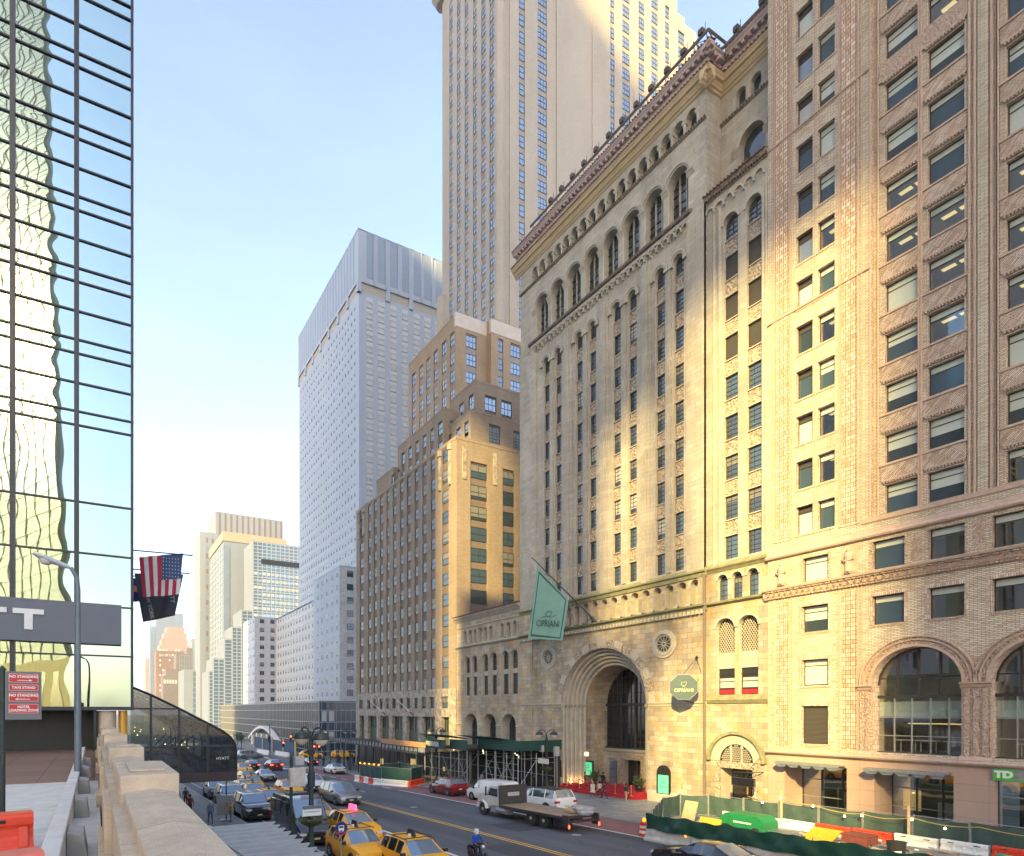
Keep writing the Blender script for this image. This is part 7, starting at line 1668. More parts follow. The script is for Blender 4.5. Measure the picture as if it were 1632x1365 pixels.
for k, (yy, zz, xl, lab) in enumerate(((34.2, 15.8, 4.75, "stars and stripes hanging from a horizontal pole on the mirror-glass hotel"), (36.5, 15.3, 4.9, "dark grey hotel flag hanging lowest behind the stars and stripes"), (38.0, 15.2, 2.6, "small indigo flag between the hotel wall and the stars and stripes"))):
    t = thing("flagpole", "horizontal pole holding the " + ("stars and stripes", "dark grey hotel flag", "small indigo flag")[k], "flagpole", (1.67, yy, zz)); mb = MB(); mb.tube([(1.6, yy, zz), (xl, yy, zz + .08)], .035, 8); mb.lathe([(0, -.06), (.06, 0), (0, .06)], (xl, yy, zz + .08), 8); mb.build("pole", [M['black']], t)
    f_ = thing("flag", lab, "flag", (2.2, yy, zz))
    if k == 0:
        cloth_flag("stripes", (2.1, yy, 15.48), (4.3, yy, 15.95), (4.12, yy + .3, 13.75), (2.3, yy + .1, 13.4), 40, 26, .10, lambda u, v: (usf(u, v)), [fr_, fw_, fb_], f_)
        mb = MB(); rg = random.Random(2)
        for i in range(6):
            for j in range(7): 
                u = 3.28 + .15 * i; z = 15.55 - .19 * j
                if u < 4.15: mb.lathe([(0, -.012), (.028, 0), (0, .012)], (u, yy - .16, z), 5, 0, 'y')
        mb.build("stars", [fw_], f_)
    elif k == 1: cloth_flag("cloth", (2.0, yy, 15.1), (4.6, yy, 15.3), (4.15, yy + .2, 12.9), (2.45, yy + .2, 12.4), 30, 20, .10, lambda u, v: 0, [fg_], f_, 1.0); text_mesh("lettering", "NEW YORK", .3, M['blind_w'], f_, Matrix.Translation((2.75, yy - .3, 13.35)) @ Matrix.Rotation(R(90), 4, 'X') @ Matrix.Rotation(R(-78), 4, 'Z'), .004); text_mesh("lettering", "TT", .34, M['blind_w'], f_, Matrix.Translation((3.95, yy - .3, 13.75)) @ Matrix.Rotation(R(90), 4, 'X') @ Matrix.Rotation(R(-84), 4, 'Z'), .004)
    else: cloth_flag("cloth", (1.75, yy, 15.1), (2.55, yy, 15.15), (2.5, yy, 13.8), (1.75, yy, 13.7), 12, 12, .05, lambda u, v: 1 if .3 < u < .7 and .35 < v < .6 else 0, [fn_, M['orange_f']], f_)

# ================================================================== the bank's flag, signs, steps
t = thing("slanting_flagpole", "long dark flagpole slanting up from the stone bank above the portal", "flagpole", (XF, 45.8, 16.8)); a = Vector((XF - .1, 45.8, 16.7)); b = Vector((42.6, 51.4, 24.1))
mb = MB(); mb.tube([a, b], [.1, .05], 8); mb.lathe([(0, -.08), (.09, 0), (0, .08)], tuple(b), 8); mb.build("pole", [M['iron']], t); mb = MB(); mb.tube([a + Vector((.1, 0, -.3)), a + (b - a) * .06], .17, 10); mb.build("pole_socket", [M['iron']], t)
t = thing("restaurant_flag", "sea-green restaurant flag with dark border and lettering, hanging from the slanting pole", "flag", (43, 49, 16))
u_ = (b - a); pA = a + u_ * .93; pB = a + u_ * .24
fA, fB = Vector((43.0, 50.9, 22.9)), Vector((44.2, 47.6, 18.7)); fC, fD = Vector((43.9, 48.1, 14.75)), Vector((43.0, 52.5, 15.45))
yb_, zb_ = on_x(906, 957, 44.2); fB = Vector((44.2, yb_, zb_)); yb_, zb_ = on_x(897, 1021, 43.9); fC = Vector((43.9, yb_, zb_)); yb_, zb_ = on_x(842, 1018, 43.0); fD = Vector((43.0, yb_, zb_)); yb_, zb_ = on_x(856, 903, 43.0); fA = Vector((43.0, yb_, zb_))
tq = plain("sea_green_cloth", (.20, .36, .29), .8, var=.1, scale=1.5); dgn = plain("dark_green_cloth", (.02, .09, .06), .8, var=.05)
def bord(u, v): return 1 if (.055 < u < .085 or .915 < u < .945) and .05 < v < .95 or (.04 < v < .06 or .94 < v < .96) and .055 < u < .945 else 0
cloth_flag("cloth", fA, fB, fC, fD, 66, 60, .06, bord, [tq, dgn], t, .7)
mid = (fA * .08 + fB * .12 + fC * .42 + fD * .38); nrm = (fB - fA).cross(fD - fA).normalized(); nrm = nrm if nrm.x < 0 else -nrm
xd = (fC - fD).normalized(); yd = nrm.cross(xd).normalized(); Tm = Matrix((tuple(xd) + (0,), tuple(yd) + (0,), tuple(nrm) + (0,), (0, 0, 0, 1))).transposed(); Tm.translation = mid + nrm * .14
def tmat(du, dv): m = Tm.copy(); m.translation = Tm.translation + xd * du + yd * dv; return m
text_mesh("lettering", "CIPRIANI", .95, dgn, t, tmat(0, .55), .004, bold=.006, sx=.82)
mb = MB(); T2 = tmat(0, 1.55)
def lp_(pts, r=.028): mb.tube([T2 @ Vector((x, y, 0)) for x, y in pts], r, 5)
lp_([(.35 * math.cos(a_), .22 * math.sin(a_)) for a_ in [math.pi + math.pi * k / 8 for k in range(9)]]); lp_([(-.9, -.32), (-.2, -.2), (.4, -.3), (1.0, -.1)]); lp_([(-.35, 0), (-.3, .3), (-.1, .35), (0, .15), (.15, .4), (.4, .35), (.35, 0)])
mb.build("emblem", [dgn], t)
# octagonal hanging sign
ox, oy, oz, orr = 44.85, 34.3, 9.42, 1.18
t = thing("octagonal_sign", "dark green octagonal hanging restaurant sign on the lit stone wall", "sign", (XF, oy, oz))
dv = Vector((-.62, -.62, 0)).normalized(); sv = Vector((.62, -.62, 0)).normalized()   # faces the street at an angle
O8 = [(orr * math.cos(math.pi / 8 + k * math.pi / 4), orr * .98 * math.sin(math.pi / 8 + k * math.pi / 4)) for k in range(8)]; OC = Vector((ox, oy, oz))
mb = MB(); mb.prism(O8, lambda a_, b_: OC + sv * a_ + Vector((0, 0, b_)) + dv * .16, lambda a_, b_: OC + sv * a_ + Vector((0, 0, b_)) - dv * .16); mb.build("sign_box", [plain("bottle_green_enamel", (.012, .05, .035), .35, var=.05, coat=.5)], t)
mb = MB(); 
for k in range(8): p, q = O8[k], O8[(k + 1) % 8]; mb.tube([OC + sv * p[0] + Vector((0, 0, p[1])) + dv * .17, OC + sv * q[0] + Vector((0, 0, q[1])) + dv * .17], .03, 5)
mb.build("sign_rim", [M['galv']], t)
To = Matrix((tuple(sv) + (0,), (0, 0, 1, 0), tuple(dv) + (0,), (0, 0, 0, 1))).transposed(); To.translation = OC + dv * .165 + Vector((0, 0, -.28)); mgl = plain("pale_gold_letter", (.50, .58, .30), .5, var=0)
text_mesh("lettering", "CIPRIANI", .38, mgl, t, To, .01, bold=.006, sx=1.0)
mb = MB(); T2 = To.copy(); T2.translation = To.translation + Vector((0, 0, .52)); s_ = .55
for pts in ([(.35 * math.cos(a_), .25 * math.sin(a_)) for a_ in [math.pi + math.pi * k / 8 for k in range(9)]], [(-.35, 0), (-.3, .3), (-.1, .35), (0, .15), (.15, .4), (.4, .35), (.35, 0)], [(-.2, -.5), (0, -.3), (.25, -.5)]): mb.tube([T2 @ Vector((x * s_, y * s_, .01)) for x, y in pts], .018, 4)
mb.build("emblem", [mgl], t)
mb = MB(); hk = Vector((XF - .25, 34.0, 12.0)); mb.lathe([(0, -.16), (.15, 0), (0, .16)], tuple(hk), 10); mb.tube([hk, OC + Vector((0, 0, 1.1))], .02, 5); mb.tube([hk, Vector((XF - .2, 33.6, 10.6))], .02, 5)
mb.tube([Vector((XF, oy - .3, 10.1)), OC + sv * 1.0 + Vector((0, 0, .4))], .05, 6); mb.tube([Vector((XF, oy - .3, 8.9)), OC + sv * 1.0 + Vector((0, 0, -.4))], .05, 6); mb.tube([OC + Vector((0, 0, -1.15)), Vector((XF, oy, 8.05))], .05, 6); mb.build("bracket", [M['iron']], t)
# small sign over the doorway
t = thing("hanging_bar_sign", "small black box sign hanging on a bracket beside the round-arched doorway", "sign", (XF, 29, 2.4)); mb = MB(); mb.box(44.7, 45.0, 28.1, 29.9, 1.55, 2.2); mb.build("sign_box", [M['p_black']], t, bevel=.04)
text_mesh("lettering", "Vestry", .36, M['blind_w'], t, frame_n(44.68, 29.0, 1.86), .005) if False else None
mb = MB(); mb.tube([(XF, 28.4, 2.6), (44.85, 28.9, 2.6)], .04, 6); mb.tube([(XF, 28.5, 3.9), (44.85, 28.7, 2.65)], .02, 5); mb.tube([(44.85, 28.3, 2.6), (44.85, 28.3, 2.2)], .02, 5); mb.tube([(44.85, 29.7, 2.6), (44.85, 29.7, 2.2)], .02, 5); mb.tube([(44.85, 28.2, 2.6), (44.85, 29.8, 2.6)], .035, 5)
for k in range(5): mb.lathe([(0, 0), (.05, .03), (.06, .1)], (44.6, 28.3 + .35 * k, 2.3), 6)
mb.build("bracket", [M['iron']], t)
# posters
glow = plain("green_lit_poster", (.10, .55, .28), .5, var=.03, emit=(.10, .75, .35), es=.22)
def poster(lab, P, u0, u1, z0, z1, arch=False, m=glow, txt="CIPRIANI"):
    a_, _, _ = P(u0, z0); t = thing("poster_case", lab, "poster", tuple(P((u0 + u1) / 2, z0))); mb = MB(); e = .18
    pbox(mb, P, u0 - e, u1 + e, z0 - e, z1 + e, 0, .12)
    if arch: mb.prism([(x_, y_) for x_, y_ in arc((u0 + u1) / 2, z1 + e, (u1 - u0) / 2 + e, 14)], lambda p, q: P(p, q, 0), lambda p, q: P(p, q, .12)); ring(mb, P, (u0 + u1) / 2, z1 + .45, .2, .3, .11, .2, 0, 12, 0, 2 * math.pi)
    mb.build("case", [M['black']], t); mb = MB(); pbox(mb, P, u0, u1, z0, z1, .11, .14); mb.build("lit_panel", [m], t)
    o = P((u0 + u1) / 2, z0 + (z1 - z0) * .34, .145); text_mesh("lettering", txt, (u1 - u0) * .2, dgn, t, frame_n(*o), .003)
    mb = MB(); cu, cz, s = (u0 + u1) / 2, z0 + (z1 - z0) * .66, (u1 - u0) * .45
    for pts in ([(.35 * math.cos(a2), .25 * math.sin(a2)) for a2 in [math.pi + math.pi * k / 6 for k in range(7)]], [(-.35, 0), (-.3, .3), (0, .15), (.4, .35), (.35, 0)], [(-.5, -.35), (.5, -.25)]): mb.tube([P(cu - x * s, cz + y * s, .15) for x, y in pts], .02, 4)
    mb.build("emblem", [dgn], t)
poster("arched green lit poster case on the stone pier right of the portal", P0, 36.95, 38.05, -.15, 1.5, True)
poster("square green lit poster case inside the portal", PN(XF + .1), 51.2, 52.6, .1, 1.7, False, plain("lime_lit_poster", (.16, .6, .08), .5, var=.1, emit=(.2, .8, .08), es=.2), "")
poster("square green lit poster case beside the bank's entrance doors", PN(XF + 1.9), 48.2, 49.5, .35, 1.75)
t = thing("wall_lantern", "lit yellow lantern above the square green poster", "lantern", (XF + 1.8, 48.8, 2.7)); mb = MB(); mb.box(XF + 1.55, XF + 1.75, 48.7, 48.95, 2.45, 2.85, 1); mb.box(XF + 1.5, XF + 1.8, 48.65, 49.0, 2.85, 2.93, 0); mb.box(XF + 1.5, XF + 1.8, 48.65, 49.0, 2.38, 2.45, 0); mb.build("lantern", [M['black'], M['led']], t)
# red-carpet steps
t = thing("red_carpet_steps", "stone steps covered with red carpet spreading before the portal", "steps", (46, 45, -1.3)); zg = -1.25
mb = MB()
for k in range(3): mb.box(45.5 + .42 * k, 49.0, 39.9 - .0 + .12 * k, 50.9 - .12 * k, -2.2, zg + .18 * (k + 1) + .05 - .0)
mb.box(46.8, 51.0, 40.2, 50.4, -2.2, zg + .72); mb.build("carpet", [M['red_c']], t)
mb = MB(); pts = [(46.1, 41.0), (46.1, 43.0), (46.2, 45.5), (46.2, 48.0), (46.3, 50.0)]
GR = "brass stanchions on the red carpet"
for k, (x, y) in enumerate(pts + [(47.6, 41.2), (47.6, 43.2)]):
    z = zg + .4; s = thing("stanchion", "brass rope stanchion, %s from the right along the red steps" % "first second third fourth fifth sixth seventh".split()[k], "stanchion", (x, y, z), 0, GR); mb = MB(); mb.lathe([(.17, 0), (.15, .04), (.03, .06), (.03, .92), (.06, .95), (.05, 1.0), (0, 1.03)], (x, y, z), 10); mb.build("post", [M['brass']], s, smooth=True)
t = thing("rope_barrier", "dark red velvet ropes slung between the brass stanchions", "rope", (46, 45, 0)); mb = MB()
for (a_, b_), (c_, d_) in zip(pts, pts[1:]): mb.tube([(a_ + (c_ - a_) * u, b_ + (d_ - b_) * u, zg + 1.3 - 1.1 * u * (1 - u)) for u in [k / 8 for k in range(9)]], .035, 5)
mb.build("rope", [M['red_c']], t)
for x, y in ((47.7, 47.3), (47.5, 41.3)): 
    t = thing("potted_shrub", "dark potted shrub on the steps, " + ("by the doorman" if y > 45 else "at the right of the portal"), "plant", (x, y, -.6)); mb = MB(); mb.lathe([(.28, -.55), (.36, .1), (.3, .1)], (x, y, 0), 10); mb.build("pot", [M['black']], t)
    mb = MB(); rg = random.Random(int(y))
    for k in range(300):
        p = Vector((x + rg.gauss(0, .26), y + rg.gauss(0, .26), .45 + rg.gauss(0, .24))); u = Vector((rg.uniform(-1, 1), rg.uniform(-1, 1), rg.uniform(-1, 1))) * .09; v = Vector((rg.uniform(-1, 1), rg.uniform(-1, 1), rg.uniform(-1, 1))) * .09; mb.face([p - u, p - v, p + u, p + v])
    mb.build("foliage", [M['leaf']], t)
wl = bpy.data.lights.new("portal_uplight", 'POINT'); wl.energy = 9; wl.color = (1, .62, .2); wl.shadow_soft_size = .15
for k, y in enumerate((50.0, 49.2)):
    o = bpy.data.objects.new("portal_uplight", wl); C.objects.link(o); o.location = (46.9 + .6 * k, y, -.35)
    t = thing("uplight_fitting", "small glowing uplight at the foot of the portal's %s shaft" % ("outer left" if k == 0 else "inner left"), "lamp", (46.9, y, -.6)); mb = MB(); mb.lathe([(.12, -.58), (.14, -.5), (.0, -.5)], (46.9 + .6 * k, y, 0), 10); mb.build("lamp", [M['led']], t)
# floodlight rail along the bank's roof
t = thing("roof_rail", "grey rail on struts running along the bank's upper cornice", "rail", (46, 45, 64)); mb = MB(); XRl = XF - .1
mb.tube([(XRl, 33.0, 65.2), (XRl, 56.2, 65.2)], .14, 6); mb.tube([(XRl, 33.0, 65.2), (XRl + 2.4, 33.0, 65.2)], .12, 6); mb.tube([(XRl + 2.2, 33.2, 64.9), (XRl + 2.2, 28.1, 64.9)], .14, 6)
for k in range(12): y = 33.2 + 2.05 * k; mb.tube([(XRl + .3, y, 63.8), (XRl, y, 65.2)], .04, 5); mb.tube([(XRl, y, 64.5), (XRl, min(y + 1.0, 56), 65.1)], .03, 5)
for a_, b_ in (((XRl, 33, 65.2), (XRl + 2.2, 33.2, 63.7)), ((XRl + 1.0, 33, 65.2), (XRl + .6, 33, 63.9)), ((XRl + 2.2, 31, 64.9), (XRl + 2.2, 31.4, 63.8)), ((XRl + 2.2, 29.5, 64.9), (XRl + 2.2, 29.5, 63.8))): mb.tube([a_, b_], .06, 5)
mb.build("rail", [plain("weathered_rail", (.20, .17, .15), .7, metal=.2)], t)
fl0 = None; GF = "floodlights along the bank's roof rail"
for k in range(14):
    y = 33.6 + 1.72 * k if k < 12 else 31.9 - 2.2 * (k - 12); x = XRl if k < 12 else XRl + 2.2; z = 65.3 if k < 12 else 65.0
    if fl0 is None:
        fl0 = thing("floodlight", "x", "floodlight", (x, y, z), 0, GF); mb = MB(); mb.box(x - .3, x + .1, y - .22, y + .22, z - .05, z + .42); mb.build("lamp_housing", [plain("rusty_housing", (.09, .07, .06), .7)], fl0, bevel=.04); mb = MB(); mb.tube([(x, y - .3, z - .1), (x, y - .3, z + .8)], .025, 5); mb.tube([(x, y + .3, z - .1), (x, y + .3, z + .8)], .025, 5); mb.build("spike", [M['black']], fl0); o = fl0
    else: o = copy_tree(fl0); o.location = (x, y, z)
    o["label"] = "small roof floodlight, number %s from the right of the bank's rail" % k if False else "small rusty floodlight, %s from the corner of the bank's roof rail" % ("first second third fourth fifth sixth seventh eighth ninth tenth eleventh twelfth".split()[k] if k < 12 else ("first beyond" if k == 12 else "second beyond"))

# ================================================================== scaffold shed on the south pavement
t = thing("scaffold_shed", "dark green plywood sidewalk shed on steel scaffold posts in front of the low wing", "scaffold", (40, 54, -1.6)); XS = 37.6
mb = MB()
for (y0, y1, zl, x) in ((50.9, 58.6, 3.0, 40.4), (58.6, 62.5, 2.75, 38.9), (62.5, 68.0, 2.62, 38.3)): mb.box(x - .03, x + .03, y0, y1, zl + .06, zl + 1.12); mb.box(x - .08, x - .03, y0, y1, zl, zl + .08); mb.box(x - .06, x - .03, y0, y1, zl + 1.08, zl + 1.16)
mb.box(40.4, 46.3, 50.84, 50.9, 3.08, 4.15); mb.build("parapet_board", [M['green_p']], t)
mb = MB(); mb.box(40.45, 46.2, 51.0, 58.6, 3.06, 3.14); mb.box(38.9, 46.2, 58.6, 68.0, 2.72, 2.8); mb.box(46.0, 46.2, 51, 68, -2.2, 2.7); mb.build("deck", [plain('shade_dark_boards', (.025, .025, .025), .9, var=.2)], t)  # colour darkened and back sheet added for the shade under the shed
mb = MB()
for (y, xo) in ((66.2, 37.9), (62.4, 38.2), (58.9, 39.6), (55.4, 39.9)):
    mb.prism([(xo - .9, 4.45), (xo - .9, 4.52), (xo + 2.2, 4.02), (xo + 2.2, 3.95)], lambda p, q: (p, y - 1.7, q), lambda p, q: (p, y + 1.7, q))
mb.build("slanted_lid", [M['green_p']], t)
mb = MB(); rows_y = [51.2, 53.2, 55.2, 57.0, 58.8, 60.6, 62.4, 64.2, 66.0, 67.8]
for y in rows_y:
    for x in ((40.5 if y < 58.5 else 39.0 if y < 62.5 else 38.4), 43.0, 45.6): mb.tube([(x, y, SWz(y)), (x, y, 2.75)], .055, 6)
for z in (.1, 1.6): mb.tube([(40.5, rows_y[0], z), (40.5, rows_y[3], z)], .035, 5); mb.tube([(39.0, rows_y[4], z), (38.6, rows_y[-1], z)], .035, 5); mb.tube([(45.6, rows_y[0], z), (45.6, rows_y[-1], z)], .035, 5)
for i in (0, 1, 2, 4, 6, 8): a_, b_ = rows_y[i], rows_y[i + 1]; xx = 40.5 if i < 3 else 39.0; mb.tube([(xx, a_, -1.2), (xx, b_, 1.6)], .03, 5); mb.tube([(xx, b_, -1.2), (xx, a_, 1.6)], .03, 5) if i in (1, 4) else None
for y in rows_y[::2]: mb.tube([(40.5, y, -1), (43, y, 2)], .03, 5); mb.tube([(40.5, y, 2.2), (45.6, y, 2.2)], .03, 5)
mb.build("steel_frame", [M['galv']], t)
mb = MB()
for k in range(7): mb.lathe([(0, -.06), (.07, 0), (0, .06)], (41.2 + (k % 3) * 1.5, 52 + 2.2 * k, 2.35), 7)
mb.build("work_lamp", [M['led']], t)
mb = MB(); mb.box(38.2, 38.23, 64.0, 67.2, 2.9, 3.5); mb.build("notice", [M['blind_w']], t)
text_mesh("notice_lettering", "SIDEWALK SHED PERMIT", .26, M['hy_sign'], t, frame_n(XS - .08, 64.0, 3.4), .004) if False else None
t = thing("grey_canopy_shed", "grey steel truss canopy over the pavement under the brown tower", "canopy", (40, 85, -2)); mb = MB(); XG2 = 37.4
for (y0, y1, z0, z1) in ((68.0, 79.0, 1.75, 2.62), (79.0, 108.0, 1.95, 2.8)):
    mb.box(XG2 - .06, XG2 + .06, y0, y1, z0, z0 + .18); mb.box(XG2 - .05, XG2 + .05, y0, y1, z1 - .12, z1); n = int((y1 - y0) / 1.15)
    for k in range(n + 1): y = y0 + (y1 - y0) * k / n; mb.box(XG2 - .05, XG2 + .05, y - .05, y + .05, z0, z1)
    for k in range(n): y = y0 + (y1 - y0) * k / n; mb.tube([(XG2, y, z0 + .1), (XG2, y + (y1 - y0) / n, z1 - .1)], .03, 4)
mb.build("truss", [M['iron']], t)
mb = MB(); mb.box(XG2 + .06, XG2 + .1, 66.2, 108, 1.95, 2.6); mb.build("pale_panel", [M['galv']], t); mb = MB(); mb.box(XG2, 46.1, 66.3, 108, 2.0, 2.06); mb.box(46.0, 46.1, 68, 108, -4, 2); mb.build("deck", [M['black']], t)  # black back sheet added for the dark shade under the canopy
mb = MB(); mb.box(XG2 + .3, XG2 + .34, 66.4, 80.0, 2.62, 3.3); mb.build("plywood_strip", [M['wood']], t)
mb = MB()
for k in range(13):
    y = 68.5 + 3.2 * k
    for x in (XG2 + .1, 41.5, 44.5): mb.tube([(x, y, SWz(y)), (x, y, 2.0)], .07, 6)
mb.build("post", [M['iron']], t); mb = MB(); rg = random.Random(6)
for y, w_, z0, z1 in ((84, 1.6, -2.6, -.4), (96, 1.2, -2.9, -1.2), (75, .5, -1.5, -.9), (90, .4, -1.6, -1.2)): mb.box(45.8, 45.9, y, y + w_, z0, z1)
mb.build("lit_shop_panel", [M['lit_w']], t)

# ================================================================== fenced pits
def fence_panel(p, q, z0, hh, m='mesh_d', lab="", group=None, post=True):
    t = thing("scrim_fence_panel", lab, "fence", (*((Vector(p) + Vector(q)) / 2), z0), 0, group); mb = MB(); n = 14; d = (Vector(q) - Vector(p)); nm = Vector((d.y, -d.x)).normalized(); rg = random.Random(int(p[0] * 7 + p[1] * 13)); ph = rg.uniform(0, 6); rows = []
    for j in range(5):
        v = j / 4; rows.append([(p[0] + d.x * i / n + nm.x * .04 * math.sin(i * .9 + ph + v * 2), p[1] + d.y * i / n + nm.y * .04 * math.sin(i * .9 + ph + v * 2), z0 + .05 + (hh - .1) * v - (.05 * math.sin(math.pi * i / n) if j == 4 else 0)) for i in range(n + 1)])
    mb.grid(rows); mb.build("scrim", [M[m]], t, smooth=True); mb = MB()
    for a_ in (p, q): mb.tube([(a_[0], a_[1], z0), (a_[0], a_[1], z0 + hh + .06)], .04, 6)
    for z in (.1, hh): mb.tube([(p[0], p[1], z0 + z), (q[0], q[1], z0 + z)], .025, 5)
    mb.build("frame", [M['galv']], t); return t
ordn = "first second third fourth fifth sixth seventh eighth ninth tenth eleventh twelfth".split()
GP = "green scrim fence panels round the right-hand works"
line_ = [(33.0, 27.6), (35.6, 29.3), (38.2, 31.0), (41.0, 31.6), (42.4, 30.2)] + [(42.5 + .02 * k, 30.0 - 2.55 * k) for k in range(1, 9)]
for k, (a_, b_) in enumerate(zip(line_, line_[1:])): fence_panel(a_, (a_[0] + (b_[0] - a_[0]) * .97, a_[1] + (b_[1] - a_[1]) * .97), gz(a_[1]) + (.13 if a_[0] > 35.7 else 0), 1.66, 'mesh_d', "green scrim fence panel, %s from the left round the right-hand works" % ordn[k], GP)
# concrete barriers and the draped sheet in front
GJ = "concrete barriers along the right-hand works"
for k in range(7):
    y1 = 26.5 - 3.25 * k; y0 = y1 - 3.2; t = thing("concrete_barrier", "white-grey concrete road barrier, %s from the left below the green sheet" % ordn[k], "barrier", (31.2, (y0 + y1) / 2, gz(y0)), 0, GJ); mb = MB()
    q = [(30.9, 0), (31.5, 0), (31.5, .12), (31.34, .32), (31.28, .86), (31.12, .86), (31.06, .32), (30.9, .12)]; zg_ = lambda y: gz(y)
    mb.prism(q, lambda p_, r_: (p_, y0, gz(y0) + r_), lambda p_, r_: (p_, y1, gz(y1) + r_)); mb.build("body", [plain("barrier_concrete", (.46, .44, .40), .85, var=.22, scale=3, bump=.2)], t, bevel=.02)
    mb = MB(); mb.box(31.03, 31.06, y0 + .25, y0 + .37, gz(y0) + .62, gz(y0) + .74); mb.build("reflector", [M['amber']], t)
t = thing("green_sheet_fence", "dark green sheet draped and creased over the fence above the concrete barriers", "fence", (31.3, 16, 0)); mb = MB(); rows = []; n = 150; rg = random.Random(9); ph = [rg.uniform(0, 6) for _ in range(6)]
for j in range(12):
    v = j / 11; r = []
    for i in range(n + 1):
        y = 26.4 - 22.5 * i / n; fold = .09 * math.sin(y * 1.9 + ph[0] + v * 1.6) + .06 * math.sin(y * 4.3 + ph[1] - v * 2.6) + .03 * math.sin(y * 9.5 + ph[2] + v * 4)
        top = 1.68 + .05 * math.sin(y * 2.2) - .04 * math.sin(y * 5); bot = .74 - .05 * math.sin(y * 3.1)
        r.append((31.0 + fold * (1 - abs(v - .4)), y, gz(y) + bot + (top - bot) * v))
    rows.append(r)
mb.grid(rows); mb.grid([[(x, y, z) for x, y, z in rows[-1]], [(x + .35, y, z - .1) for x, y, z in rows[-1]], [(x + .4, y, z - .9) for x, y, z in rows[-1]]]); mb.build("sheet", [plain("dark_green_sheet", (.008, .05, .036), .5, var=.12, scale=2)], t, smooth=True)
mb = MB(); k = 26.3
while k > 4: mb.tube([(31.25, k, gz(k) + .8), (31.25, k, gz(k) + 1.7)], .03, 5); k -= 2.4
mb.build("post", [M['galv']], t)
t = thing("traffic_drum", "orange and white striped traffic drum with an amber lamp at the corner of the works", "drum", (32.0, 27.4, gz(27.4))); z = gz(27.4)
mb = MB(); mb.lathe([(.34, 0), (.34, .06), (.29, .07), (.29, .22)], (32.0, 27.4, z), 18, 0); mb.lathe([(.29, .22), (.285, .40)], (32.0, 27.4, z), 18, 1); mb.lathe([(.285, .40), (.28, .56)], (32.0, 27.4, z), 18, 0); mb.lathe([(.28, .56), (.275, .72)], (32.0, 27.4, z), 18, 1); mb.lathe([(.275, .72), (.27, .92), (.2, .96), (0, .96)], (32.0, 27.4, z), 18, 0); mb.build("drum", [M['orange'], M['white']], t, smooth=True)
mb = MB(); mb.lathe([(0, .96), (.1, .97), (.12, 1.1), (.07, 1.2), (0, 1.22)], (32.0, 27.4, z), 10); mb.build("warning_lamp", [M['amber']], t, smooth=True)
GB = "water barriers behind the right-hand works"
for k in range(9):
    y = 28.6 - 2.15 * k; m = 'white' if k in (0, 1, 2, 5, 6) else 'orange'
    water_barrier("%s plastic barrier, %s from the left at the back of the works" % ("white" if m == 'white' else "orange", ordn[k]), 41.9, y, gz(y) + .13, R(-90), m, 2.0, .62, GB)
water_barrier("orange plastic barrier on end of the fence by the traffic drum", 33.4, 27.4, gz(27), R(35), 'orange', 1.2, .7)
# things lying inside the works
def misc(name, label, cat, mats, fn, loc, bevel=0.0):
    t = thing(name, label, cat, loc); mb = MB(); fn(mb); mb.build(name + "_shell" if False else "body", mats, t, bevel=bevel); return t
gnm = plain("bright_green_cover", (.012, .19, .065), .45, var=.12, scale=3, bump=.3)
t = thing("generator", "bright green boxy compressor with chamfered lid inside the works", "compressor", (38.9, 24.6, -.6)); mb = MB(); mb.prism([(-1.5, 0), (1.5, 0), (1.5, .62), (1.05, 1.05), (-1.1, 1.05), (-1.5, .7)], lambda a_, b_: (37.9, 24.7 + a_, -.5 + b_), lambda a_, b_: (39.5, 24.7 + a_, -.5 + b_)); mb.build("cover", [gnm], t, bevel=.08)
mb = MB()
for y in (23.7, 25.7):
    for x in (37.85, 39.4): mb.lathe([(0, -.08), (.28, -.08), (.28, .08), (0, .08)], (x, y, -.45), 12, 0, 'x')
mb.build("wheel", [M['rubber']], t); mb = MB(); mb.box(37.88, 37.9, 24.0, 25.2, -.02, .08); mb.build("label_strip", [M['white']], t)
misc("plywood_board", "brown board leaning on end beside the green compressor", "board", [M['lumber']], lambda mb: mb.prism([(37.9, -.6), (38.0, -.6), (38.5, .85), (38.4, .85)], lambda a_, b_: (a_, 28.2, b_), lambda a_, b_: (a_, 29.2, b_)), (38, 28.7, -.7))
misc("timber_stack", "stack of pale timber offcuts in the works", "timber", [M['lumber']], lambda mb: [mb.box(35.6 + .05 * k, 38.4 - .1 * k, 26.2 + .24 * (k % 4), 26.38 + .24 * (k % 4), -.75 + .09 * (k // 4), -.67 + .09 * (k // 4)) for k in range(12)], (37, 26.6, -.8))
misc("corrugated_sheet", "yellow corrugated panel with black rim leaning in the works, left one", "sheet", [plain("yellow_panel_paint", (.68, .48, .03), .5, var=.1)], lambda mb: [mb.prism([(36.6, -.75), (36.66, -.75), (37.0, .15), (36.94, .15)], lambda a_, b_: (a_, 25.4 + .22 * k, b_), lambda a_, b_: (a_, 25.59 + .22 * k, b_)) for k in range(7)], (36.7, 26, -.8))
misc("yellow_grating", "yellow ridged ramp plate lying near the middle of the works", "ramp plate", [plain("yellow_ramp_paint", (.5, .34, .02), .5, var=.1)], lambda mb: [mb.prism([(38.2, -.45), (38.3, -.5), (39.9, .15), (39.8, .2)], lambda a_, b_: (a_, 19.6 + .2 * k, b_), lambda a_, b_: (a_, 19.78 + .2 * k, b_)) for k in range(8)], (39, 20.4, -.5))
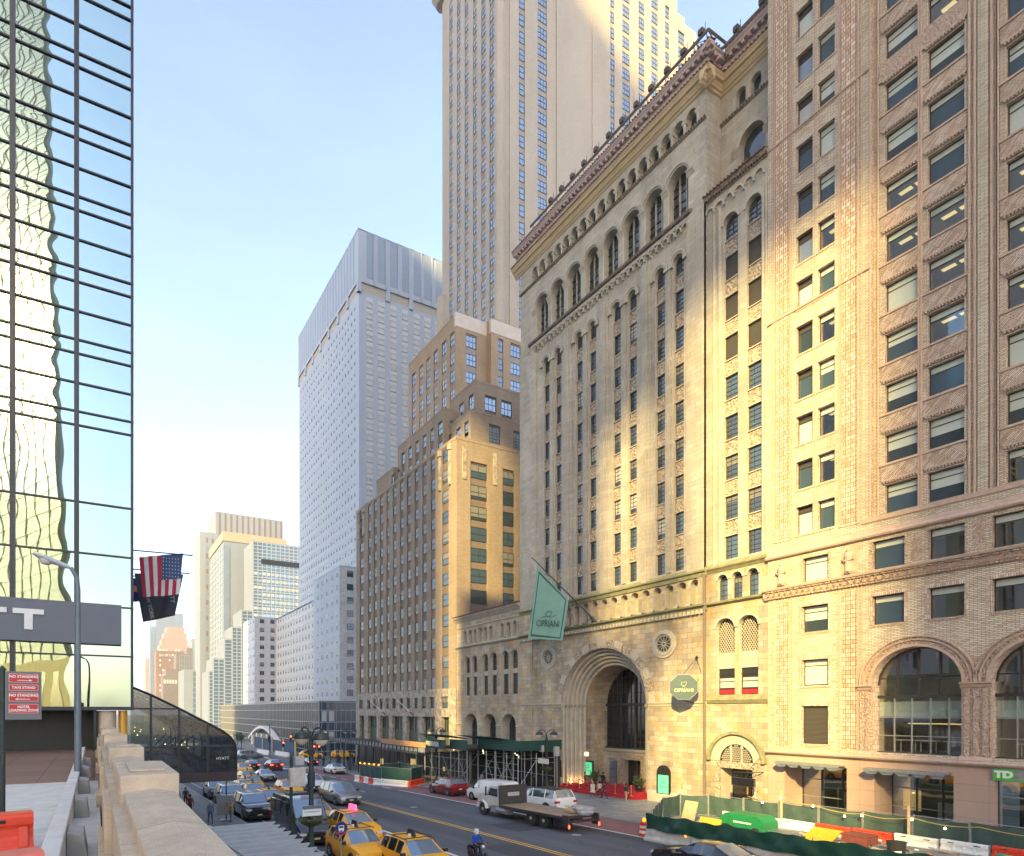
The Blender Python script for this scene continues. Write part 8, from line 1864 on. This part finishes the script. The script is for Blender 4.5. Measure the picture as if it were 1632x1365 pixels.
misc("tool_chest", "dark red steel chest beside the yellow ramp plate", "chest", [plain("oxide_red_steel", (.16, .04, .03), .6, var=.3, scale=4)], lambda mb: (mb.box(38.6, 39.9, 17.8, 19.1, -.45, .22), mb.box(38.55, 39.95, 17.75, 19.15, .22, .3)), (39.2, 18.4, -.5), .03)
misc("black_bin", "round black bin near the orange barrier in the works", "bin", [M['rubber']], lambda mb: mb.lathe([(.36, 0), (.44, .72), (.48, .74), (.4, .74)], (38.6, 16.4, -.42), 18), (38.6, 16.4, -.45))
sheetm = plain("white_plastic_sheet", (.62, .62, .64), .4, var=.15, scale=5, bump=.5)
def heap(mb, x, y, z, rx, ry, hh, seed, m=0):
    rg = random.Random(seed); n, k_ = 26, 8; rows = []
    for j in range(k_ + 1):
        v = j / k_; rows.append([(x + rx * v * math.cos(2 * math.pi * i / n) * (1 + .12 * math.sin(5 * i + seed)), y + ry * v * math.sin(2 * math.pi * i / n) * (1 + .1 * math.sin(3 * i)), z + hh * (1 - v * v) * (.7 + .3 * math.sin(i * 1.7 + j * 2 + seed)) + (.03 * math.sin(i * 4.1 + j))) for i in range(n)])
    mb.grid(rows, m, True)
misc("plastic_sheet_heap", "crumpled white plastic sheet in the works", "sheet", [sheetm], lambda mb: heap(mb, 36.6, 18.6, -.55, 1.0, 1.7, .5, 3), (36.6, 18.6, -.55))
misc("tarpaulin_heap", "teal tarpaulin heap in front of the green compressor", "tarpaulin", [plain("teal_tarpaulin", (.08, .24, .20), .45, var=.2, scale=4, bump=.4)], lambda mb: heap(mb, 36.3, 22.6, -.66, 1.0, 1.7, .55, 5), (36.3, 22.6, -.66))
misc("orange_netting_heap", "heap of orange-red netting and pipes right of the tarpaulin", "netting", [M['orange_f'], M['galv']], lambda mb: (heap(mb, 35.2, 19.9, -.6, .9, 1.3, .35, 8, 0), [mb.tube([(34.4 + .2 * k, 17.5, -.3 + .03 * k), (36.8 - .2 * k, 21.8, -.1)], .04, 6, 1) for k in range(6)]), (35.2, 19.9, -.6))
misc("wire_crate", "low wire mesh crate between the compressor and the netting", "crate", [M['galv']], lambda mb: ([mb.tube([(37.2, 21.0 + .18 * k, -.5), (37.2, 21.0 + .18 * k, -.05)], .015, 4) for k in range(9)], [mb.tube([(37.2, 21.0, -.5 + .11 * k), (37.2, 22.5, -.5 + .11 * k)], .015, 4) for k in range(5)], [mb.tube([(38.0, 21.0, -.5 + .11 * k), (38.0, 22.5, -.5 + .11 * k)], .015, 4) for k in range(5)], [mb.tube([(37.2, 21.0 + .3 * k, -.05), (38.0, 21.0 + .3 * k, -.05)], .015, 4) for k in range(6)]), (37.6, 21.7, -.5))
misc("rubble_patch", "grey rubble and broken paving inside the works", "rubble", [plain("rubble_grey", (.33, .3, .27), .9, var=.35, scale=5, bump=.6)], lambda mb: (heap(mb, 36.5, 14.5, -.42, 3.4, 4.5, .3, 11), heap(mb, 35, 24, -.72, 2.4, 3.0, .22, 12)), (36, 19, -.6))
misc("wrapped_bundle", "flat pink-white wrapped bundle near the right of the works", "bundle", [plain("pinkish_wrap", (.6, .42, .38), .5, var=.25, scale=5)], lambda mb: heap(mb, 37.4, 12.6, -.38, .8, 1.2, .5, 14), (37.4, 12.6, -.4))
misc("green_mesh_roll", "green wire mesh bundle by the last fence panels", "mesh roll", [plain("green_mesh_wire", (.05, .28, .18), .5, var=.2)], lambda mb: [mb.tube([(39.0 + .12 * (k % 3), 9.0, -.1 + .1 * (k // 3)), (39.3 + .12 * (k % 3), 12.6, .05 + .1 * (k // 3))], .05, 6) for k in range(12)], (39, 11, -.2))
t = thing("debris", "scattered planks, offcuts and broken pieces over the works floor", "debris", (36, 19, -.6)); t["kind"] = "stuff"; mb = MB(); rg = random.Random(77)
for k in range(190):
    x, y = rg.uniform(32.6, 41.4), rg.uniform(8, 27.2); l_, w_, h_ = rg.uniform(.12, 1.7) if k % 3 else rg.uniform(.1, .4), rg.uniform(.05, .22), rg.uniform(.03, .12)
    mb.box(-l_ / 2, l_ / 2, -w_ / 2, w_ / 2, 0, h_, rg.choice((0, 0, 1, 1, 2, 3, 4)), Matrix.Translation((x, y, gz(y) + .14 + rg.uniform(0, .2))) @ Matrix.Rotation(rg.uniform(0, 3.14), 4, 'Z') @ Matrix.Rotation(rg.uniform(-.25, .25), 4, 'Y'))
mb.build("pieces", [M['lumber'], M['galv'], M['rubber'], M['orange_f'], M['white']], t)["kind"] = "stuff"
# bulb string on timber posts
t = thing("bulb_string", "string of lit work bulbs on timber posts above the scrim fence", "light string", (42, 20, .8)); mb = MB(); pts_ = [(42.3, 27.0, 1.15), (42.2, 24.6, 1.5), (42.2, 22.5, 1.2), (42.0, 19.6, 1.05), (41.8, 17.0, 1.25), (42.2, 14.2, 1.15), (42.2, 10.0, 1.2)]
for a_, b_ in zip(pts_, pts_[1:]): mb.tube([(a_[0] + (b_[0] - a_[0]) * u, a_[1] + (b_[1] - a_[1]) * u, a_[2] + (b_[2] - a_[2]) * u - .7 * u * (1 - u)) for u in [k / 6 for k in range(7)]], .02, 4)
mb.build("cable", [plain("yellow_cable", (.5, .36, .06), .6)], t); mb = MB()
for x, y, z in pts_[1:5] + [(42.1, 25.8, 1.0), (42.1, 20.6, .85), (42.1, 15.6, .95), (42.2, 12, .9)]: mb.lathe([(0, -.08), (.07, -.03), (.05, .06), (0, .08)], (x - .05, y, z - .1), 8)
mb.build("bulb", [M['led']], t, smooth=True); mb = MB()
for x, y in ((42.25, 24.6), (41.9, 17.2)): mb.box(x - .05, x + .05, y - .05, y + .05, -.6, 1.9)
mb.build("timber_post", [M['lumber']], t)
# green fenced pit with coloured barriers farther along
GQ = "scrim fence panels round the far pit"
cr = [(32.7, 75.8), (32.7, 72.4), (32.8, 69.2), (34.7, 64.7), (37.3, 66.6), (38.2, 70.6), (38.0, 74.6)]
for k, (a_, b_) in enumerate(zip(cr, cr[1:] + cr[:1])): fence_panel(a_, b_, gz(a_[1]) + .02, 2.25, 'mesh_g', "tall green scrim panel, %s going round the far pit from its left corner" % ordn[k], GQ)
GW = "coloured water barriers round the far pit"
def wb_(a_, b_, m, k):
    d = Vector((b_[0] - a_[0], b_[1] - a_[1])); water_barrier("%s water barrier, %s along the foot of the far pit's fence" % ("white" if m == 'white' else "orange", ordn[k]), a_[0] - .35, a_[1] - .1, gz((a_[1] + b_[1]) / 2), math.atan2(d.y, d.x), m, d.length * .96, .8, GW)
ps = [(32.4, 76.0), (32.4, 74.4), (32.4, 72.9), (32.4, 71.4), (32.45, 69.9), (32.6, 68.2), (34.5, 64.2), (37.6, 66.2)]
for k, (a_, b_) in enumerate(zip(ps, ps[1:])): wb_(a_, b_, ['white', 'orange', 'white', 'orange', 'white', 'white', 'orange'][k], k)
t = thing("warning_lamp_string", "row of five amber warning lamps on the far pit's fence", "lamp string", (32.6, 72, 0)); mb = MB(); mb.tube([(32.5, 75.5, .15), (32.5, 69.3, .35)], .02, 4, 1)
for k in range(5): mb.lathe([(0, -.14), (.13, -.06), (.15, .05), (0, .16)], (32.45, 75.3 - 1.5 * k, .22 + .05 * k), 8, 0)
mb.build("lamp", [M['amber'], M['galv']], t, smooth=True)
# bicycle
t = thing("bicycle", "parked black bicycle on the pavement left of the bank's lamp post", "bicycle", (45.1, 52.0, SWz(52))); z = SWz(52)
for y in (51.5, 52.6):
    mb = MB(); ring(mb, PN(45.1), y, z + .34, .30, .34, -.02, .02, 0, 20, 0, 2 * math.pi); mb.build("wheel", [M['rubber']], t)
mb = MB(); F_ = lambda y, h: (45.1, y, z + h)
for a_, b_ in ((F_(51.5, .34), F_(51.85, .8)), (F_(51.85, .8), F_(52.4, .85)), (F_(51.85, .75), F_(52.1, .35)), (F_(52.1, .35), F_(52.4, .85)), (F_(52.6, .34), F_(52.4, 1.0)), (F_(51.5, .34), F_(52.1, .35))): mb.tube([a_, b_], .025, 6)
mb.box(45.0, 45.2, 51.72, 51.98, z + .9, z + .95); mb.tube([(44.85, 52.4, z + 1.02), (45.35, 52.4, z + 1.02)], .02, 5); mb.build("frame", [M['black']], t)
t = thing("sign_post", "thin post with grey signal boxes and a white one-line sign beside the bank's lamp post", "sign", (43.4, 48.9, SWz(49))); mb = MB(); mb.tube([(43.6, 48.6, SWz(49)), (43.6, 48.6, 3.6)], .06, 8); mb.build("post", [M['galv']], t)
mb = MB(); mb.box(43.2, 43.7, 48.3, 48.7, 2.6, 3.6); mb.box(43.3, 43.6, 50.6, 51.1, 2.9, 3.6); mb.build("box", [M['blind_w']], t, bevel=.03); mb = MB(); mb.box(43.3, 43.36, 49.6, 51.3, 1.65, 2.2); mb.build("plate", [M['white']], t)
# ================================================================== the far junction
t = thing("blue_hoarding", "blue plywood hoarding with yellow posts at the far corner", "hoarding", (43, 153, -4.6)); z = gz(154)
for k in range(4): mb = MB(); mb.box(41.4, 41.5, 134 + 10 * k, 143.6 + 10 * k, z, z + 3.2); mb.build("panel", [plain("royal_blue_board" if k != 1 else "navy_board", (.012, .05, .12) if k != 1 else (.02, .04, .09), .6, var=.2, scale=.8)], t)
mb = MB()
for k in range(5): mb.box(41.2, 41.5, 133.6 + 10 * k, 134 + 10 * k, z, z + 3.8)
mb.build("post", [plain("yellow_post", (.6, .42, .1), .6)], t)
for k in range(2): mb = MB(); mb.prism([(-.35, 0), (.35, 0), (.12, 1.1), (-.12, 1.1)], lambda a_, b_: (36.6 + 2.2 * k + a_, 150 - 9 * k, z + b_), lambda a_, b_: (37.4 + 2.2 * k + a_, 142 - 9 * k, z + b_)); tt = thing("concrete_barrier", "pale barrier at the far corner, %s of two before the blue hoarding" % ("left" if k == 0 else "right"), "barrier", (37 + 2.2 * k, 146 - 9 * k, z)); mb.build("body", [M['conc']], tt)
t = thing("arched_entrance", "grey concrete entrance with a shallow arched roof and square columns against the podium", "entrance", (45, 178, -3.3)); mb = MB(); P = PN(44.5)
A = [(162 + 33 * k / 14, -2.8 + 5.6 * math.sin(math.pi * (.10 + .8 * k / 14))) for k in range(15)]; B = [(y, zz - .7) for y, zz in A]
mb.grid([[P(y, zz, 0) for y, zz in A], [P(y, zz, 0) for y, zz in B], [P(y, zz, -1.6) for y, zz in B], [P(y, zz, -1.6) for y, zz in A], [P(y, zz, 0) for y, zz in A]]); mb.build("arched_roof", [M['conc']], t)
mb = MB()
for y in (166.5, 172.5, 178.5, 184.5, 190.5): mb.box(44.6, 45.8, y - .6, y + .6, -4, .5)
mb.build("column", [M['conc']], t)
def signal(lab, px, py, Y):
    x, z = on_y(px, py, Y); t = thing("traffic_signal", lab, "traffic signal", (x, Y, z), 0, "red signals at the far junction"); mb = MB(); mb.box(x - .2, x + .2, Y, Y + .3, z - .9, z + .3); mb.build("housing", [M['black']], t, bevel=.03); mb = MB(); mb.lathe([(0, -.06), (.15, -.03), (.15, 0)], (x, Y, z), 12, 0, 'y'); mb.build("red_lamp", [M['redlight']], t); return x, z
xs = [signal("red traffic signal, %s at the far junction" % q, a_, b_, Y) for q, a_, b_, Y in (("upper of the left pair", 463.5, 1174, 112), ("lower of the left pair", 451.5, 1184, 113), ("left of the pair beside the lamp post", 501, 1190, 110), ("right of the pair beside the lamp post", 508.5, 1190, 110.4))]
for lab, x, y, hh, arm in (("tall dark signal pole with mast arm at the far south corner", 38.6, 107, 6.3, True), ("dark pole with boxes at the far junction beside the glass lounge", 36.5, 138, 7.5, None)):
    t = thing("signal_pole", lab, "pole", (x, y, gz(y))); mb = MB(); mb.tube([(x, y, gz(y)), (x, y, gz(y) + hh)], .12, 8); 
    if arm: mb.tube([(x, y, 2.4), ((xs[0][0]), 112.2, xs[0][1] + .5)], .07, 6); mb.tube([(x, y, 1.6), (xs[2][0], 110.3, xs[2][1] + .4)], .06, 6)
    mb.build("pole", [M['iron']], t); mb = MB(); mb.box(x - .5, x - .1, y - .2, y + .2, gz(y) + 3.4, gz(y) + 4.6); mb.build("box", [M['black']], t)
def tree(lab, x, y, hh, seed):
    t = thing("street_tree", lab, "tree", (x, y, gz(y)), 0, "small trees beyond the far junction"); rg = random.Random(seed); z = gz(y); mb = MB(); mb.tube([(x, y, z), (x + .1, y, z + hh * .4), (x, y + .1, z + hh * .8)], [.14, .09, .03], 7)
    for k in range(9): a = rg.uniform(0, 6.28); zz = z + hh * rg.uniform(.35, .7); mb.tube([(x, y, zz), (x + 1.0 * math.cos(a), y + 1.0 * math.sin(a), zz + hh * .25)], [.04, .01], 5)
    mb.build("trunk", [plain("bark", (.09, .07, .05), .9)], t); mb = MB()
    for k in range(700):
        a = rg.uniform(0, 6.28); q = rg.gauss(0, .75); p = Vector((x + q * math.cos(a), y + q * math.sin(a), z + hh * (.68 + rg.gauss(0, .14)))); u = Vector((rg.uniform(-1, 1), rg.uniform(-1, 1), rg.uniform(-1, 1))) * .13; v = Vector((rg.uniform(-1, 1), rg.uniform(-1, 1), rg.uniform(-1, 1))) * .13; mb.face([p - u, p - v, p + u, p + v])
    mb.build("crown", [M['leaf']], t)
tree("small thin tree beyond the far junction, nearer of two", 36.4, 168, 4.6, 3); tree("small thin tree beyond the far junction, farther of two", 38.3, 182, 4.2, 5)
# ================================================================== air
mb = MB(); mb.box(-1000, 1300, -750, 1900, -6.5, 262); hz = mb.build("haze", []); hz["kind"] = "stuff"
hm = bpy.data.materials.new("haze_air"); hm.use_nodes = True; t_ = hm.node_tree
for n in list(t_.nodes):
    if n.type != 'OUTPUT_MATERIAL': t_.nodes.remove(n)
pv = t_.nodes.new("ShaderNodeVolumePrincipled"); pv.inputs["Color"].default_value = (.86, .92, 1, 1); pv.inputs["Density"].default_value = .00022; pv.inputs["Anisotropy"].default_value = .2
t_.links.new(pv.outputs[0], [n for n in t_.nodes if n.type == 'OUTPUT_MATERIAL'][0].inputs["Volume"]); hz.data.materials.append(hm)
cy.volume_bounces = 0
